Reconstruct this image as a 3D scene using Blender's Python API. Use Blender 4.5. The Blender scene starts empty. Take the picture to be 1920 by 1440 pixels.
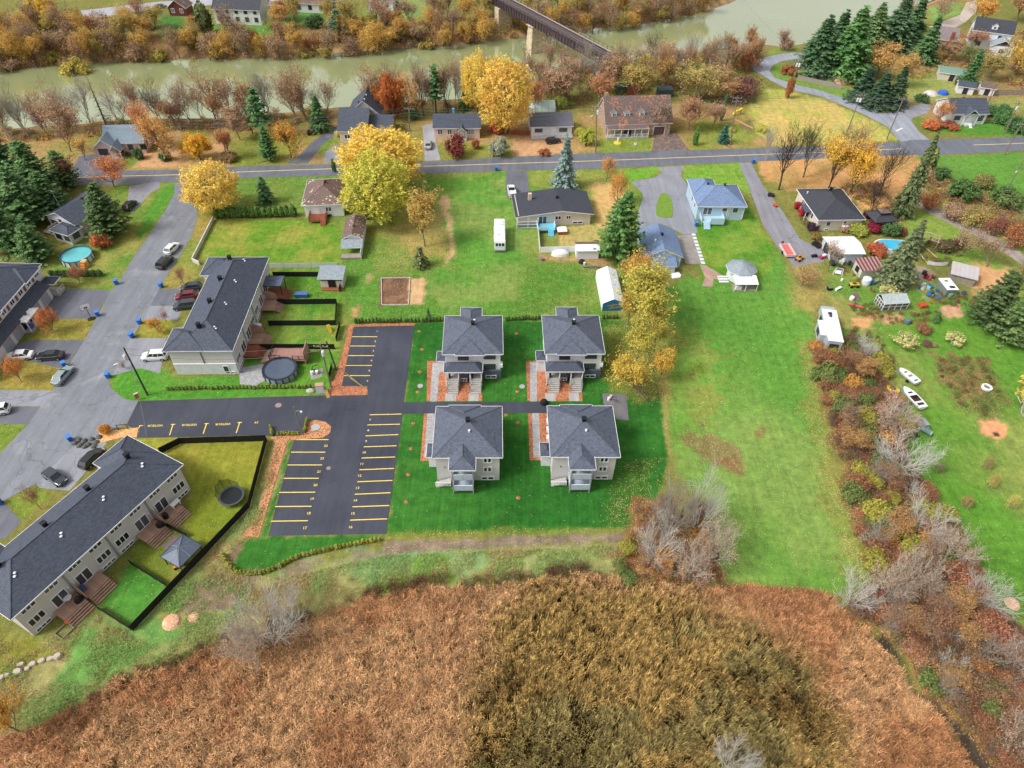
import bpy,math,random
import numpy as np
from mathutils import Vector,Matrix
from mathutils.geometry import tessellate_polygon
R=math.radians
SC=bpy.context.scene
COL=SC.collection
# ------------------------------------------------------------------ camera, sky, sun, exposure
FPX,PITCH,ROLL,CAMH=1281.0,R(45.0),R(1.3),85.0
_f=Vector((0,math.cos(PITCH),-math.sin(PITCH)))
_r0=Vector((1,0,0));_u0=Vector((0,math.sin(PITCH),math.cos(PITCH)))
_r=_r0*math.cos(ROLL)+_u0*math.sin(ROLL)
_u=_u0*math.cos(ROLL)-_r0*math.sin(ROLL)
cam=bpy.data.cameras.new('drone_camera');cam.sensor_width=36.0;cam.lens=FPX/1920*36
cam.clip_start=1.0;cam.clip_end=6000
camo=bpy.data.objects.new('drone_camera',cam);COL.objects.link(camo)
camo.matrix_world=Matrix(((_r.x,_u.x,-_f.x,0),(_r.y,_u.y,-_f.y,0),(_r.z,_u.z,-_f.z,CAMH),(0,0,0,1)))
SC.camera=camo
SUN_EL,SUN_AZ=R(48),R(250)
wd=bpy.data.worlds.new('World');SC.world=wd;wd.use_nodes=True
nt=wd.node_tree;nt.nodes.clear()
sky=nt.nodes.new('ShaderNodeTexSky');sky.sky_type='NISHITA';sky.sun_disc=False
sky.sun_elevation=SUN_EL;sky.sun_rotation=SUN_AZ;sky.air_density=1.0;sky.dust_density=4.0;sky.ozone_density=1.0
hs=nt.nodes.new('ShaderNodeHueSaturation');hs.inputs['Saturation'].default_value=0.12
bg=nt.nodes.new('ShaderNodeBackground');bg.inputs['Strength'].default_value=0.118
wo=nt.nodes.new('ShaderNodeOutputWorld')
nt.links.new(sky.outputs[0],hs.inputs['Color']);nt.links.new(hs.outputs[0],bg.inputs['Color']);nt.links.new(bg.outputs[0],wo.inputs['Surface'])
sl=bpy.data.lights.new('sun','SUN');sl.energy=1.5;sl.angle=R(13);sl.color=(1.0,0.97,0.92)
so=bpy.data.objects.new('sun',sl);COL.objects.link(so)
_sd=Vector((math.sin(SUN_AZ)*math.cos(SUN_EL),math.cos(SUN_AZ)*math.cos(SUN_EL),math.sin(SUN_EL)))
so.rotation_euler=_sd.to_track_quat('Z','Y').to_euler();so.location=_sd*200
vs=SC.view_settings;vs.view_transform='Standard';vs.look='None';vs.exposure=0.62;vs.gamma=1.0;vs.use_curve_mapping=False
SC.cycles.max_bounces=5;SC.cycles.diffuse_bounces=2;SC.cycles.glossy_bounces=2;SC.cycles.transmission_bounces=3
SC.cycles.transparent_max_bounces=4;SC.cycles.caustics_reflective=False;SC.cycles.caustics_refractive=False
def W(px,py,z=0.0):
 d=_f*FPX+_r*(px-960)+_u*(720-py)
 t=(z-CAMH)/d.z
 return Vector((d.x*t,d.y*t,z))
def PX(v):
 d=Vector(v)-Vector((0,0,CAMH));q=d.dot(_f)
 return 960+FPX*d.dot(_r)/q,720-FPX*d.dot(_u)/q
def hgt(bx,by,ty,zb=0.0):
 g=W(bx,by,zb);lo,hi=zb,60.0
 for _ in range(40):
  m=(lo+hi)/2
  if PX((g.x,g.y,m))[1]>ty:lo=m
  else:hi=m
 return lo-zb
 # ------------------------------------------------------------------ colours and materials
def S(r,g,b,k=1.0):
 f=lambda c:(c/12.92 if c<=.04045 else((c+.055)/1.055)**2.4)
 return tuple(f(c/255.0)*k for c in(r,g,b))
MATS={}
def nodes_of(name):
 m=bpy.data.materials.new(name);m.use_nodes=True
 n=m.node_tree.nodes;n.clear()
 out=n.new('ShaderNodeOutputMaterial');b=n.new('ShaderNodeBsdfPrincipled')
 m.node_tree.links.new(b.outputs[0],out.inputs['Surface'])
 return m,n,m.node_tree.links,b
def mixrgb(n,l,fac,a,b,mode='MIX'):
 x=n.new('ShaderNodeMix');x.data_type='RGBA';x.blend_type=mode
 for sock,v in((x.inputs[0],fac),(x.inputs[6],a),(x.inputs[7],b)):
  if hasattr(v,'is_output'):l.new(v,sock)
  elif isinstance(v,(int,float)):sock.default_value=v
  else:sock.default_value=(*v,1) if len(v)==3 else v
 return x.outputs[2]
def math_n(n,l,op,a,b=0.0,c=None,clamp=False):
 x=n.new('ShaderNodeMath');x.operation=op;x.use_clamp=clamp
 for i,v in enumerate((a,b,c)):
  if v is None:continue
  if hasattr(v,'is_output'):l.new(v,x.inputs[i])
  else:x.inputs[i].default_value=v
 return x.outputs[0]
def noise(n,l,vec,scale,detail=3.0,rough=.55):
 x=n.new('ShaderNodeTexNoise');x.inputs['Scale'].default_value=scale;x.inputs['Detail'].default_value=detail
 x.inputs['Roughness'].default_value=rough;l.new(vec,x.inputs['Vector']);return x.outputs[0]
def ramp(n,l,v,a,b):
 x=n.new('ShaderNodeMapRange');x.inputs[1].default_value=a;x.inputs[2].default_value=b;l.new(v,x.inputs[0]);return x.outputs[0]
def bump(n,l,b,h,strength,dist):
 x=n.new('ShaderNodeBump');x.inputs['Strength'].default_value=strength;x.inputs['Distance'].default_value=dist
 l.new(h,x.inputs['Height']);l.new(x.outputs[0],b.inputs['Normal'])
def mat(name,color,rough=.7,var=.12,scale=2.0,metal=0.0,spec=.35,coat=0.0,color2=None,bmp=0.0,fine=18.0):
 if name in MATS:return MATS[name]
 m,n,l,b=nodes_of(name)
 tc=n.new('ShaderNodeTexCoord');v=tc.outputs['Object']
 a=noise(n,l,v,scale,4);c=noise(n,l,v,fine,2)
 f=math_n(n,l,'ADD',math_n(n,l,'MULTIPLY',a,.65),math_n(n,l,'MULTIPLY',c,.35))
 f=ramp(n,l,f,.3,.7)
 lo=tuple(x*(1-var) for x in color);hi=tuple(x*(1+var) for x in(color2 or color))
 l.new(mixrgb(n,l,f,lo,hi),b.inputs['Base Color'])
 b.inputs['Roughness'].default_value=rough;b.inputs['Metallic'].default_value=metal
 b.inputs['Specular IOR Level'].default_value=spec
 if coat:b.inputs['Coat Weight'].default_value=coat;b.inputs['Coat Roughness'].default_value=.08
 if bmp:bump(n,l,b,c,bmp,.05)
 MATS[name]=m;return m
def shingle(name,color,var=.28,leaf=None):
 if name in MATS:return MATS[name]
 m,n,l,b=nodes_of(name)
 tc=n.new('ShaderNodeTexCoord');mp=n.new('ShaderNodeMapping');mp.inputs['Scale'].default_value=(3.2,3.2,9.0)
 l.new(tc.outputs['Object'],mp.inputs['Vector'])
 vo=n.new('ShaderNodeTexVoronoi');vo.inputs['Scale'].default_value=1.0;l.new(mp.outputs[0],vo.inputs['Vector'])
 a=noise(n,l,tc.outputs['Object'],.35,4)
 sp=n.new('ShaderNodeSeparateColor');l.new(vo.outputs['Color'],sp.inputs[0])
 f=math_n(n,l,'ADD',math_n(n,l,'MULTIPLY',sp.outputs[0],.85),math_n(n,l,'MULTIPLY',a,.3))
 c=mixrgb(n,l,f,tuple(x*(1-var) for x in color),tuple(x*(1+var) for x in color))
 if leaf:
  v2=n.new('ShaderNodeTexVoronoi');v2 .inputs['Scale'].default_value=1.6;l.new(tc.outputs['Object'],v2 .inputs['Vector'])
  big=noise(n,l,tc.outputs['Object'],.3,2)
  th=math_n(n,l,'LESS_THAN',v2 .outputs['Distance'],math_n(n,l,'MULTIPLY',ramp(n,l,big,.38,.7),leaf[1]))
  c=mixrgb(n,l,th,c,leaf[0])
 l.new(c,b.inputs['Base Color']);b.inputs['Roughness'].default_value=.72;b.inputs['Specular IOR Level'].default_value=.4
 bump(n,l,b,vo.outputs['Distance'],.35,.04)
 MATS[name]=m;return m
def siding(name,color,pitch=.18,vertical=False,var=.05,rough=.55):
 if name in MATS:return MATS[name]
 m,n,l,b=nodes_of(name)
 tc=n.new('ShaderNodeTexCoord');sx=n.new('ShaderNodeSeparateXYZ');l.new(tc.outputs['Object'],sx.inputs[0])
 q=math_n(n,l,'ADD',sx.outputs[0],sx.outputs[1]) if vertical else sx.outputs[2]
 fr=math_n(n,l,'FRACT',math_n(n,l,'DIVIDE',q,pitch))
 a=noise(n,l,tc.outputs['Object'],.6,4)
 gap=math_n(n,l,'LESS_THAN',fr,.12)
 c=mixrgb(n,l,a,tuple(x*(1-var) for x in color),tuple(x*(1+var) for x in color))
 c=mixrgb(n,l,math_n(n,l,'MULTIPLY',gap,.35),c,tuple(x*.45 for x in color))
 l.new(c,b.inputs['Base Color']);b.inputs['Roughness'].default_value=rough
 bump(n,l,b,fr,.25,.02)
 MATS[name]=m;return m
def blocks(name,color,mortar,sx=.5,sz=.25,var=.25):
 if name in MATS:return MATS[name]
 m,n,l,b=nodes_of(name)
 tc=n.new('ShaderNodeTexCoord');s3=n.new('ShaderNodeSeparateXYZ');l.new(tc.outputs['Object'],s3 .inputs[0])
 cx=n.new('ShaderNodeCombineXYZ');l.new(math_n(n,l,'ADD',s3 .outputs[0],s3 .outputs[1]),cx.inputs[0]);l.new(s3 .outputs[2],cx.inputs[1])
 br=n.new('ShaderNodeTexBrick');l.new(cx.outputs[0],br.inputs['Vector']);br.inputs['Scale'].default_value=1.0
 br.inputs['Brick Width'].default_value=sx;br.inputs['Row Height'].default_value=sz;br.inputs['Mortar Size'].default_value=.018
 br.inputs['Color1'].default_value=(*[x*(1-var) for x in color],1);br.inputs['Color2'].default_value=(*[x*(1+var) for x in color],1);br.inputs['Mortar'].default_value=(*mortar,1)
 a=noise(n,l,tc.outputs['Object'],1.3,4)
 l.new(mixrgb(n,l,.6,br.outputs[0],mixrgb(n,l,a,tuple(x*.55 for x in color),tuple(x*1.35 for x in color)),'OVERLAY'),b.inputs['Base Color'])
 b.inputs['Roughness'].default_value=.85
 bump(n,l,b,br.outputs[1],-.4,.03)
 MATS[name]=m;return m
def paving(name,color,var=.2,wet=.35,rough=.55,crack=0.0,scale=.25,stain=None):
 if name in MATS:return MATS[name]
 m,n,l,b=nodes_of(name)
 g=n.new('ShaderNodeNewGeometry');v=g.outputs['Position']
 big=noise(n,l,v,scale,5,.6);fine=noise(n,l,v,9.0,3,.7);mid=noise(n,l,v,1.4,4)
 f=math_n(n,l,'ADD',math_n(n,l,'MULTIPLY',big,.5),math_n(n,l,'ADD',math_n(n,l,'MULTIPLY',fine,.3),math_n(n,l,'MULTIPLY',mid,.2)))
 c=mixrgb(n,l,ramp(n,l,f,.35,.65),tuple(x*(1-var) for x in color),tuple(x*(1+var) for x in color))
 if stain:
  st=noise(n,l,v,.17,6,.7)
  c=mixrgb(n,l,ramp(n,l,st,.55,.75),c,stain)
 if crack:
  vo=n.new('ShaderNodeTexVoronoi');vo.feature='DISTANCE_TO_EDGE';vo.inputs['Scale'].default_value=.16;l.new(v,vo.inputs['Vector'])
  k=math_n(n,l,'LESS_THAN',vo.outputs['Distance'],.008)
  c=mixrgb(n,l,math_n(n,l,'MULTIPLY',k,crack),c,tuple(x*.4 for x in color))
 mp=n.new('ShaderNodeMapping');mp.inputs['Scale'].default_value=(.9,.07,1);mp.inputs['Rotation'].default_value=(0,0,.35 if 'street' in name else 1.55 if 'main' in name else.1);l.new(v,mp.inputs['Vector'])
 c=mixrgb(n,l,.5,c,mixrgb(n,l,ramp(n,l,noise(n,l,mp.outputs[0],1.0,4,.65),.35,.65),(.36,.36,.37),(.62,.62,.62)),'OVERLAY')
 wv=n.new('ShaderNodeVectorMath');wv.operation='MULTIPLY_ADD';nv=n.new('ShaderNodeTexNoise');nv.inputs['Scale'].default_value=.35;nv.inputs['Detail'].default_value=5;l.new(v,nv.inputs['Vector']);l.new(nv.outputs['Color'],wv.inputs[0]);wv.inputs[1].default_value=(7,7,0);l.new(v,wv.inputs[2])
 cv=n.new('ShaderNodeTexVoronoi');cv.feature='DISTANCE_TO_EDGE';cv.inputs['Scale'].default_value=.11;l.new(wv.outputs[0],cv.inputs['Vector'])
 c=mixrgb(n,l,math_n(n,l,'MULTIPLY',math_n(n,l,'LESS_THAN',cv.outputs['Distance'],.007),.12 if 'new' in name else.38),c,tuple(x*.35 for x in color))
 dv=n.new('ShaderNodeTexVoronoi');dv.inputs['Scale'].default_value=.22;l.new(v,dv.inputs['Vector'])
 c=mixrgb(n,l,math_n(n,l,'MULTIPLY',ramp(n,l,math_n(n,l,'ADD',dv.outputs['Distance'],math_n(n,l,'MULTIPLY',mid,.25)),.26,.14),.45),c,tuple(x*.55 for x in color))
 l.new(c,b.inputs['Base Color'])
 l.new(math_n(n,l,'ADD',math_n(n,l,'MULTIPLY',ramp(n,l,big,.3,.7),wet),rough-wet/2,clamp=True),b.inputs['Roughness'])
 bump(n,l,b,fine,.25,.02)
 MATS[name]=m;return m
def scatter_mat(name,c1,c2,c3=None,scale=6.0,rough=.9,bmp=.6):
 if name in MATS:return MATS[name]
 m,n,l,b=nodes_of(name)
 g=n.new('ShaderNodeNewGeometry');v=g.outputs['Position']
 vo=n.new('ShaderNodeTexVoronoi');vo.inputs['Scale'].default_value=scale;l.new(v,vo.inputs['Vector'])
 sp=n.new('ShaderNodeSeparateColor');l.new(vo.outputs['Color'],sp.inputs[0])
 c=mixrgb(n,l,sp.outputs[0],c1,c2)
 if c3:c=mixrgb(n,l,math_n(n,l,'GREATER_THAN',sp.outputs[1],.8),c,c3)
 a=noise(n,l,v,.5,4)
 c=mixrgb(n,l,.55,c,mixrgb(n,l,ramp(n,l,a,.3,.7),(.35,.35,.35),(.75,.75,.75)),'OVERLAY')
 l.new(c,b.inputs['Base Color']);b.inputs['Roughness'].default_value=rough
 bump(n,l,b,vo.outputs['Distance'],bmp,.05)
 MATS[name]=m;return m
def glass_mat():
 if 'window_glass' in MATS:return MATS['window_glass']
 m,n,l,b=nodes_of('window_glass')
 oi=n.new('ShaderNodeObjectInfo')
 l.new(mixrgb(n,l,oi.outputs['Random'],(.012,.014,.017),(.10,.11,.12)),b.inputs['Base Color'])
 b.inputs['Roughness'].default_value=.06;b.inputs['Specular IOR Level'].default_value=.6
 MATS['window_glass']=m;return m
 # ------------------------------------------------------------------ mesh building
class MB:
 def __init__(s):s.v=[];s.f=[];s.m=[];s.cuts=[]
 def add(s,vs,fs,mi=0):
  o=len(s.v);s.cuts.append((o,len(s.f)));s.v.extend([tuple(p) for p in vs]);s.f.extend([tuple(i+o for i in f) for f in fs]);s.m.extend([mi]*len(fs));return s
 def face(s,pts,mi=0):return s.add(pts,[tuple(range(len(pts)))],mi)
 def box(s,x0,x1,y0,y1,z0,z1,mi=0):
  return s.add([(x0,y0,z0),(x1,y0,z0),(x1,y1,z0),(x0,y1,z0),(x0,y0,z1),(x1,y0,z1),(x1,y1,z1),(x0,y1,z1)],[(3,2,1,0),(4,5,6,7),(0,1,5,4),(1,2,6,5),(2,3,7,6),(3,0,4,7)],mi)
 def obox(s,p0,p1,w,h,mi=0,z=0.0):
  a,b=Vector(p0),Vector(p1);d=(b-a);d.z=0
  n=Vector((-d.y,d.x,0)).normalized()*(w/2) if d.length>1e-6 else Vector((w/2,0,0));u=Vector((0,0,h))
  vs=[a-n,b-n,b+n,a+n];vs=vs+[q+u for q in vs]
  return s.add(vs,[(3,2,1,0),(4,5,6,7),(0,1,5,4),(1,2,6,5),(2,3,7,6),(3,0,4,7)],mi)
 def prism(s,poly,z0,z1,mi=0,cap=True):
  n=len(poly);a=sum(poly[i][0]*poly[(i+1)%n][1]-poly[(i+1)%n][0]*poly[i][1] for i in range(n))
  if a<0:poly=poly[::-1]
  vs=[(p[0],p[1],z0) for p in poly]+[(p[0],p[1],z1) for p in poly]
  fs=[(i,(i+1)%n,n+(i+1)%n,n+i) for i in range(n)]
  if cap:fs+=[tuple(range(n,2*n)),tuple(range(n-1,-1,-1))]
  return s.add(vs,fs,mi)
 def tube(s,pts,rad,n=6,mi=0,cap=True):
  pts=[Vector(p) for p in pts];k=len(pts)
  if not hasattr(rad,'__len__'):rad=[rad]*k
  vs,fs=[],[]
  for i,p in enumerate(pts):
   t=(pts[min(i+1,k-1)]-pts[max(i-1,0)]).normalized()
   a=t.orthogonal().normalized() if i==0 else(a-t*a.dot(t)).normalized()
   b=t.cross(a)
   for j in range(n):
    q=2*math.pi*j/n;vs.append(p+(a*math.cos(q)+b*math.sin(q))*rad[i])
  for i in range(k-1):
   for j in range(n):fs.append((i*n+j,i*n+(j+1)%n,(i+1)*n+(j+1)%n,(i+1)*n+j))
  if cap:fs+=[tuple(range(n-1,-1,-1)),tuple((k-1)*n+j for j in range(n))]
  return s.add(vs,fs,mi)
 def cyl(s,x,y,z0,z1,r0,r1=None,n=12,mi=0):return s.tube([(x,y,z0),(x,y,z1)],[r0,r0 if r1 is None else r1],n,mi)
 def lathe(s,prof,n=12,mi=0,x=0,y=0,sx=1,sy=1):
  vs=[(x+sx*r*math.cos(2*math.pi*j/n),y+sy*r*math.sin(2*math.pi*j/n),z) for r,z in prof for j in range(n)]
  fs=[(i*n+j,i*n+(j+1)%n,(i+1)*n+(j+1)%n,(i+1)*n+j) for i in range(len(prof)-1) for j in range(n)]
  return s.add(vs,fs,mi)
 def mesh(s,name,mats):
  me=bpy.data.meshes.new(name);me.from_pydata(s.v,[],s.f)
  for m in(mats if isinstance(mats,(list,tuple)) else[mats]):me.materials.append(m)
  if any(s.m):me.polygons.foreach_set('material_index',s.m)
  me.update();return me
 def split(s,name,mats,parent=None):
  c=s.cuts+[(len(s.v),len(s.f))]
  for(v0,f0),(v1,f1) in zip(c[:-1],c[1:]):
   q=MB();q.v=s.v[v0:v1];q.f=[tuple(i-v0 for i in f) for f in s.f[f0:f1]];q.m=s.m[f0:f1];q.build(name,mats,parent)
 def build(s,name,mats,parent=None,loc=(0,0,0),rz=0.0,smooth=False):
  me=s.mesh(name,mats)
  if smooth:me.polygons.foreach_set('use_smooth',[True]*len(me.polygons))
  return link(name,me,parent,loc,rz)
def link(name,data,parent=None,loc=(0,0,0),rz=0.0,scale=None):
 o=bpy.data.objects.new(name,data);COL.objects.link(o);o.parent=parent;o.location=loc
 if rz:o.rotation_euler=(0,0,rz)
 if scale is not None:o.scale=scale if hasattr(scale,'__len__') else(scale,)*3
 return o
def tag(o,label=None,cat=None,group=None,kind=None):
 for k,v in(('label',label),('category',cat),('group',group),('kind',kind)):
  if v:o[k]=v
 return o
def thing(name,label,cat,loc=(0,0,0),rz=0.0,group=None):
 return tag(link(name,None,None,loc,rz),label,cat,group)
KIDS={}
def copy_tree(o,parent=None):
 c=o.copy();COL.objects.link(c);c.parent=parent
 for ch in KIDS.get(o.name) or list(o.children):copy_tree(ch,c)
 return c
ORD=['zeroth','first','second','third','fourth','fifth','sixth','seventh','eighth','ninth','tenth','eleventh','twelfth','thirteenth','fourteenth','fifteenth','sixteenth','seventeenth','eighteenth','nineteenth']
_T=['','','twenty','thirty','forty','fifty','sixty','seventy','eighty','ninety']
def ordn(i):
 if i<20:return ORD[i]
 if i>=100:return 'hundred-and-'+ordn(i-100) if i>100 else 'hundredth'
 return(_T[i//10][:-1]+'ieth') if i%10==0 else _T[i//10]+'-'+ORD[i%10]
 # ------------------------------------------------------------------ flat sheets
def smooth_poly(pts,n=6):
 out=[];k=len(pts)
 for i in range(k):
  p0,p1,p2,p3=(Vector(pts[(i+j-1)%k][:2]) for j in range(4))
  for q in range(n):
   t=q/n
   out.append(0.5*((2*p1)+(p2-p0)*t+(2*p0-5*p1+4*p2-p3)*t*t+(3*p1-p0-3*p2+p3)*t**3))
 return out
def smooth_line(pts,n=6):
 out=[];k=len(pts);g=lambda i:Vector(pts[max(0,min(k-1,i))])
 for i in range(k-1):
  p0,p1,p2,p3=g(i-1),g(i),g(i+1),g(i+2)
  for q in range(n):
   t=q/n
   out.append(0.5*((2*p1)+(p2-p0)*t+(2*p0-5*p1+4*p2-p3)*t*t+(3*p1-p0-3*p2+p3)*t**3))
 out.append(g(k-1));return out
def sheet(name,pts,z,m,kind='structure',parent=None,curved=False,px=True,thick=0.0,rough_edge=0.0,label=None):
 w=[W(*p).to_2d() for p in pts] if px else[Vector(p[:2]) for p in pts]
 if curved:w=smooth_poly(w)
 if rough_edge:
  rn=random.Random(len(w));w2=[]
  for i,a in enumerate(w):
   b=w[(i+1)%len(w)];n=max(1,int((b-a).length/.7))
   for q in range(n):w2 .append(a.lerp(b,q/n)+Vector((rn.gauss(0,rough_edge),rn.gauss(0,rough_edge))))
  w=w2
 tri=tessellate_polygon([[Vector((p.x,p.y,0)) for p in w]])
 mb=MB();n=len(w)
 up=[(p.x,p.y,z) for p in w]
 fs=[]
 for t in tri:
  a,b,c=(w[i] for i in t)
  fs.append(tuple(t) if(b-a).cross(c-a)>0 else tuple(t[::-1]))
 mb.add(up,fs)
 if thick:
  lo=[(p.x,p.y,z-thick) for p in w]
  ar=sum(w[i].cross(w[(i+1)%n]) for i in range(n))
  o=[(i,(i+1)%n,n+(i+1)%n,n+i) for i in range(n)]
  mb.add(up+lo,[f[::-1] if ar>0 else f for f in o])
 o=mb.build(name,m,parent)
 if kind and parent is None:o['kind']=kind
 if label:o['label']=label
 return o
def strip(name,a,b,w,z,m,parent=None,kind=None):
 a,b=Vector(a).to_2d(),Vector(b).to_2d();d=(b-a).normalized();q=Vector((-d.y,d.x))*w/2
 o=MB().face([(*(a-q),z),(*(b-q),z),(*(b+q),z),(*(a+q),z)]).build(name,m,parent)
 if kind:o['kind']=kind
 return o
def rectfit(pts,z):
 q=[W(*p,z).to_2d() for p in pts]
 c=(q[0]+q[1]+q[2]+q[3])/4
 ex=((q[1]-q[0])+(q[2]-q[3]))/2;ey=((q[3]-q[0])+(q[2]-q[1]))/2
 a=math.atan2(ex.y,ex.x);b=math.atan2(ey.y,ey.x)-math.pi/2
 ang=math.atan2(math.sin(a)*ex.length+math.sin(b)*ey.length,math.cos(a)*ex.length+math.cos(b)*ey.length)
 return c,ang,ex.length,ey.length
 # ------------------------------------------------------------------ terrain: one sheet, coloured by what grows or lies on it
WATER_Z=-4.0
RIVER_PX=[(-160,143),(0,131),(107,122),(240,116),(360,110),(480,109),(580,102),(705,94),(855,84),(960,73),(1020,63),(1090,59),(1120,52),(1175,46),(1235,40),(1285,30),(1335,17),(1372,5),(1400,-14),(1440,-40),(1830,-40),(1745,2),(1680,28),(1600,55),(1500,84),(1440,90),(1410,82),(1290,101),(1220,109),(1120,119),(1040,141),(960,166),(860,186),(760,191),(640,201),(520,213),(400,222),(260,223),(150,233),(0,243),(-160,256)]
RIVER=np.array([W(*p,WATER_Z)[:2] for p in RIVER_PX])
def sdist(X,Y,poly):
 poly=np.asarray(poly,float);d=np.full(X.shape,1e18);ins=np.zeros(X.shape,bool);n=len(poly)
 for i in range(n):
  ax,ay=poly[i];bx,by=poly[(i+1)%n];ex,ey=bx-ax,by-ay
  t=np.clip(((X-ax)*ex+(Y-ay)*ey)/(ex*ex+ey*ey+1e-12),0,1)
  d=np.minimum(d,(X-ax-t*ex)**2+(Y-ay-t*ey)**2)
  if ey!=0:
   c=((ay>Y)!=(by>Y))&(X<(bx-ax)*(Y-ay)/ey+ax);ins^=c
 d=np.sqrt(d);return np.where(ins,-d,d)
def vnoise(X,Y,scale,seed=0,octaves=4):
 out=np.zeros(X.shape);amp=1.0;tot=0
 rs=np.random.RandomState(seed);T=rs.rand(256,256)
 for o in range(octaves):
  u=X*scale+37.3*o+1000;v=Y*scale+11.7*o+1000
  iu=np.floor(u).astype(int);iv=np.floor(v).astype(int);fu=u-iu;fv=v-iv
  fu=fu*fu*(3-2*fu);fv=fv*fv*(3-2*fv)
  a=T[iu&255,iv&255];b=T[(iu+1)&255,iv&255];c=T[iu&255,(iv+1)&255];d=T[(iu+1)&255,(iv+1)&255]
  out+=amp*((a*(1-fu)+b*fu)*(1-fv)+(c*(1-fu)+d*fu)*fv);tot+=amp;amp*=.55;scale*=2.1
 return out/tot
def sstep(a,b,x):
 t=np.clip((x-a)/(b-a),0,1);return t*t*(3-2*t)
MARSH_PX=[(-120,1440),(0,1385),(60,1365),(140,1325),(230,1270),(330,1250),(400,1205),(560,1165),(600,1150),(700,1115),(800,1100),(900,1100),(1000,1090),(1080,1075),(1150,1080),(1290,1100),(1400,1096),(1500,1103),(1560,1115),(1600,1160),(1640,1190),(1700,1240),(1712,1290),(1760,1330),(1800,1390),(1850,1440),(1900,1520),(1500,1640),(400,1640),(-200,1560)]
MARSH=np.array([W(*p)[:2] for p in MARSH_PX])
CREEK_PX=[(1632,1190),(1655,1184),(1686,1206),(1706,1256),(1724,1292),(1762,1318),(1804,1362),(1850,1420),(1900,1490),(1878,1500),(1822,1420),(1784,1362),(1748,1322),(1708,1298),(1694,1252),(1640,1200)]
CREEK=np.array([W(*p)[:2] for p in CREEK_PX])
def gz_arr(X,Y):
 z=np.zeros(X.shape)
 m=Y>120
 if m.any():
  d=sdist(X[m],Y[m],RIVER)
  far=Y[m]>200
  zz=WATER_Z-.15+(4.15)*sstep(0,11,d+(vnoise(X[m],Y[m],.12,5)-.5)*3)
  zz=np.where(d<0,np.maximum(WATER_Z-.15+d*.5,WATER_Z-2.5),zz)
  z[m]=np.minimum(zz,0.0)
 m=Y<62
 if m.any():
  d=sdist(X[m],Y[m],MARSH)
  z[m]+=-0.7*sstep(1.5,-3,d)
  d=sdist(X[m],Y[m],CREEK)
  z[m]+=-0.6*sstep(.8,-1.2,d)
 return z
def gz(x,y):return float(gz_arr(np.array([float(x)]),np.array([float(y)]))[0])
def axis(lo,hi,fine_lo,fine_hi,step,grow,cap):
 a=list(np.arange(fine_lo,fine_hi+1e-6,step));s=step
 while a[-1]<hi:s=min(s*grow,cap);a.append(a[-1]+s)
 s=step;b=[fine_lo]
 while b[-1]>lo:s=min(s*grow,cap);b.append(b[-1]-s)
 return np.array(b[:0:-1]+a)
gx=axis(-1500,1500,-94,94,.5,1.05,120);gy=axis(-60,2400,22,145,.5,1.02,150)
GX,GY=np.meshgrid(gx,gy);GX=GX.ravel();GY=GY.ravel();GZ=gz_arr(GX,GY)
col=np.tile(np.array(S(128,128,66)),(len(GX),1));leaf=np.full(len(GX),.05);grass=np.ones(len(GX))
n1=vnoise(GX,GY,.045,1);n2=vnoise(GX,GY,.16,2);n3=vnoise(GX,GY,.5,3,3)
n7=vnoise(GX,GY,1.3,17,2)
WARP=(n2-.5)*2
def paint(px,c,soft=1.0,warp=1.0,lf=None,c2=None,g=None,k=1.0,nz=None,ns=(.35,.65),world=None):
 global col,leaf,grass
 poly=np.array([W(*p)[:2] for p in px]) if world is None else np.array(world)
 x0,y0=poly.min(0)-8;x1,y1=poly.max(0)+8
 m=np.nonzero((GX>x0)&(GX<x1)&(GY>y0)&(GY<y1))[0]
 if not len(m):return
 d=sdist(GX[m],GY[m],poly)+(WARP[m]*1.3+(n3[m]-.5)*2.2+(n7[m]-.5)*1.6)*warp
 w=sstep(soft*.55,-soft*.55,d)*k
 cc=np.array(S(*c))[None,:]
 if c2 is not None:
  q=sstep(ns[0],ns[1],(n1 if nz is None else nz)[m])[:,None];cc=cc*(1-q)+np.array(S(*c2))[None,:]*q
 col[m]=col[m]*(1-w[:,None])+cc*w[:,None]
 if lf is not None:leaf[m]=leaf[m]*(1-w)+lf*w
 if g is not None:grass[m]=grass[m]*(1-w)+g*w
n4=vnoise(GX,GY,.025,8);n5=vnoise(GX*.35,GY,.2,9);n6=vnoise(GX,GY,.09,10)
dr=np.full(len(GX),99.0);_m=GY>120;dr[_m]=sdist(GX[_m],GY[_m],RIVER)
w=sstep(22,8,dr+WARP*6)[:,None];col=col*(1-w)+np.array(S(140,112,72))*w;leaf=np.where(dr<18,.45,leaf)
w=sstep(3.2,2.0,dr+WARP*1.0)[:,None];col=col*(1-w)+np.array(S(186,150,112))*w
w=sstep(1.0,.2,dr)[:,None];col=col*(1-w)+np.array(S(120,112,98))*w;grass[dr<3]=.2;leaf[dr<2]=0
paint([(300,30),(345,30),(345,72),(300,72)],(74,122,52),1.5,1,.1)
paint([(385,45),(480,45),(520,60),(440,75),(390,70)],(104,140,58),2,1,.1)
paint([(490,0),(600,10),(620,40),(530,45),(490,75),(470,60)],(92,140,62),2,1,.15)
paint([(690,15),(800,-10),(850,10),(830,30),(730,38),(690,35)],(128,150,84),3,2,.3)
paint([(-120,262),(150,250),(420,240),(640,222),(850,215),(1000,205),(1120,190),(1260,190),(1400,200),(1440,190),(1460,275),(1100,290),(800,303),(480,318),(130,330),(-120,340)],(138,134,62),2,2,.5,(172,140,92),g=.8,nz=n2)
paint([(235,295),(262,298),(258,312),(228,312)],(110,142,56),.8,.6,.15)
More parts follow.
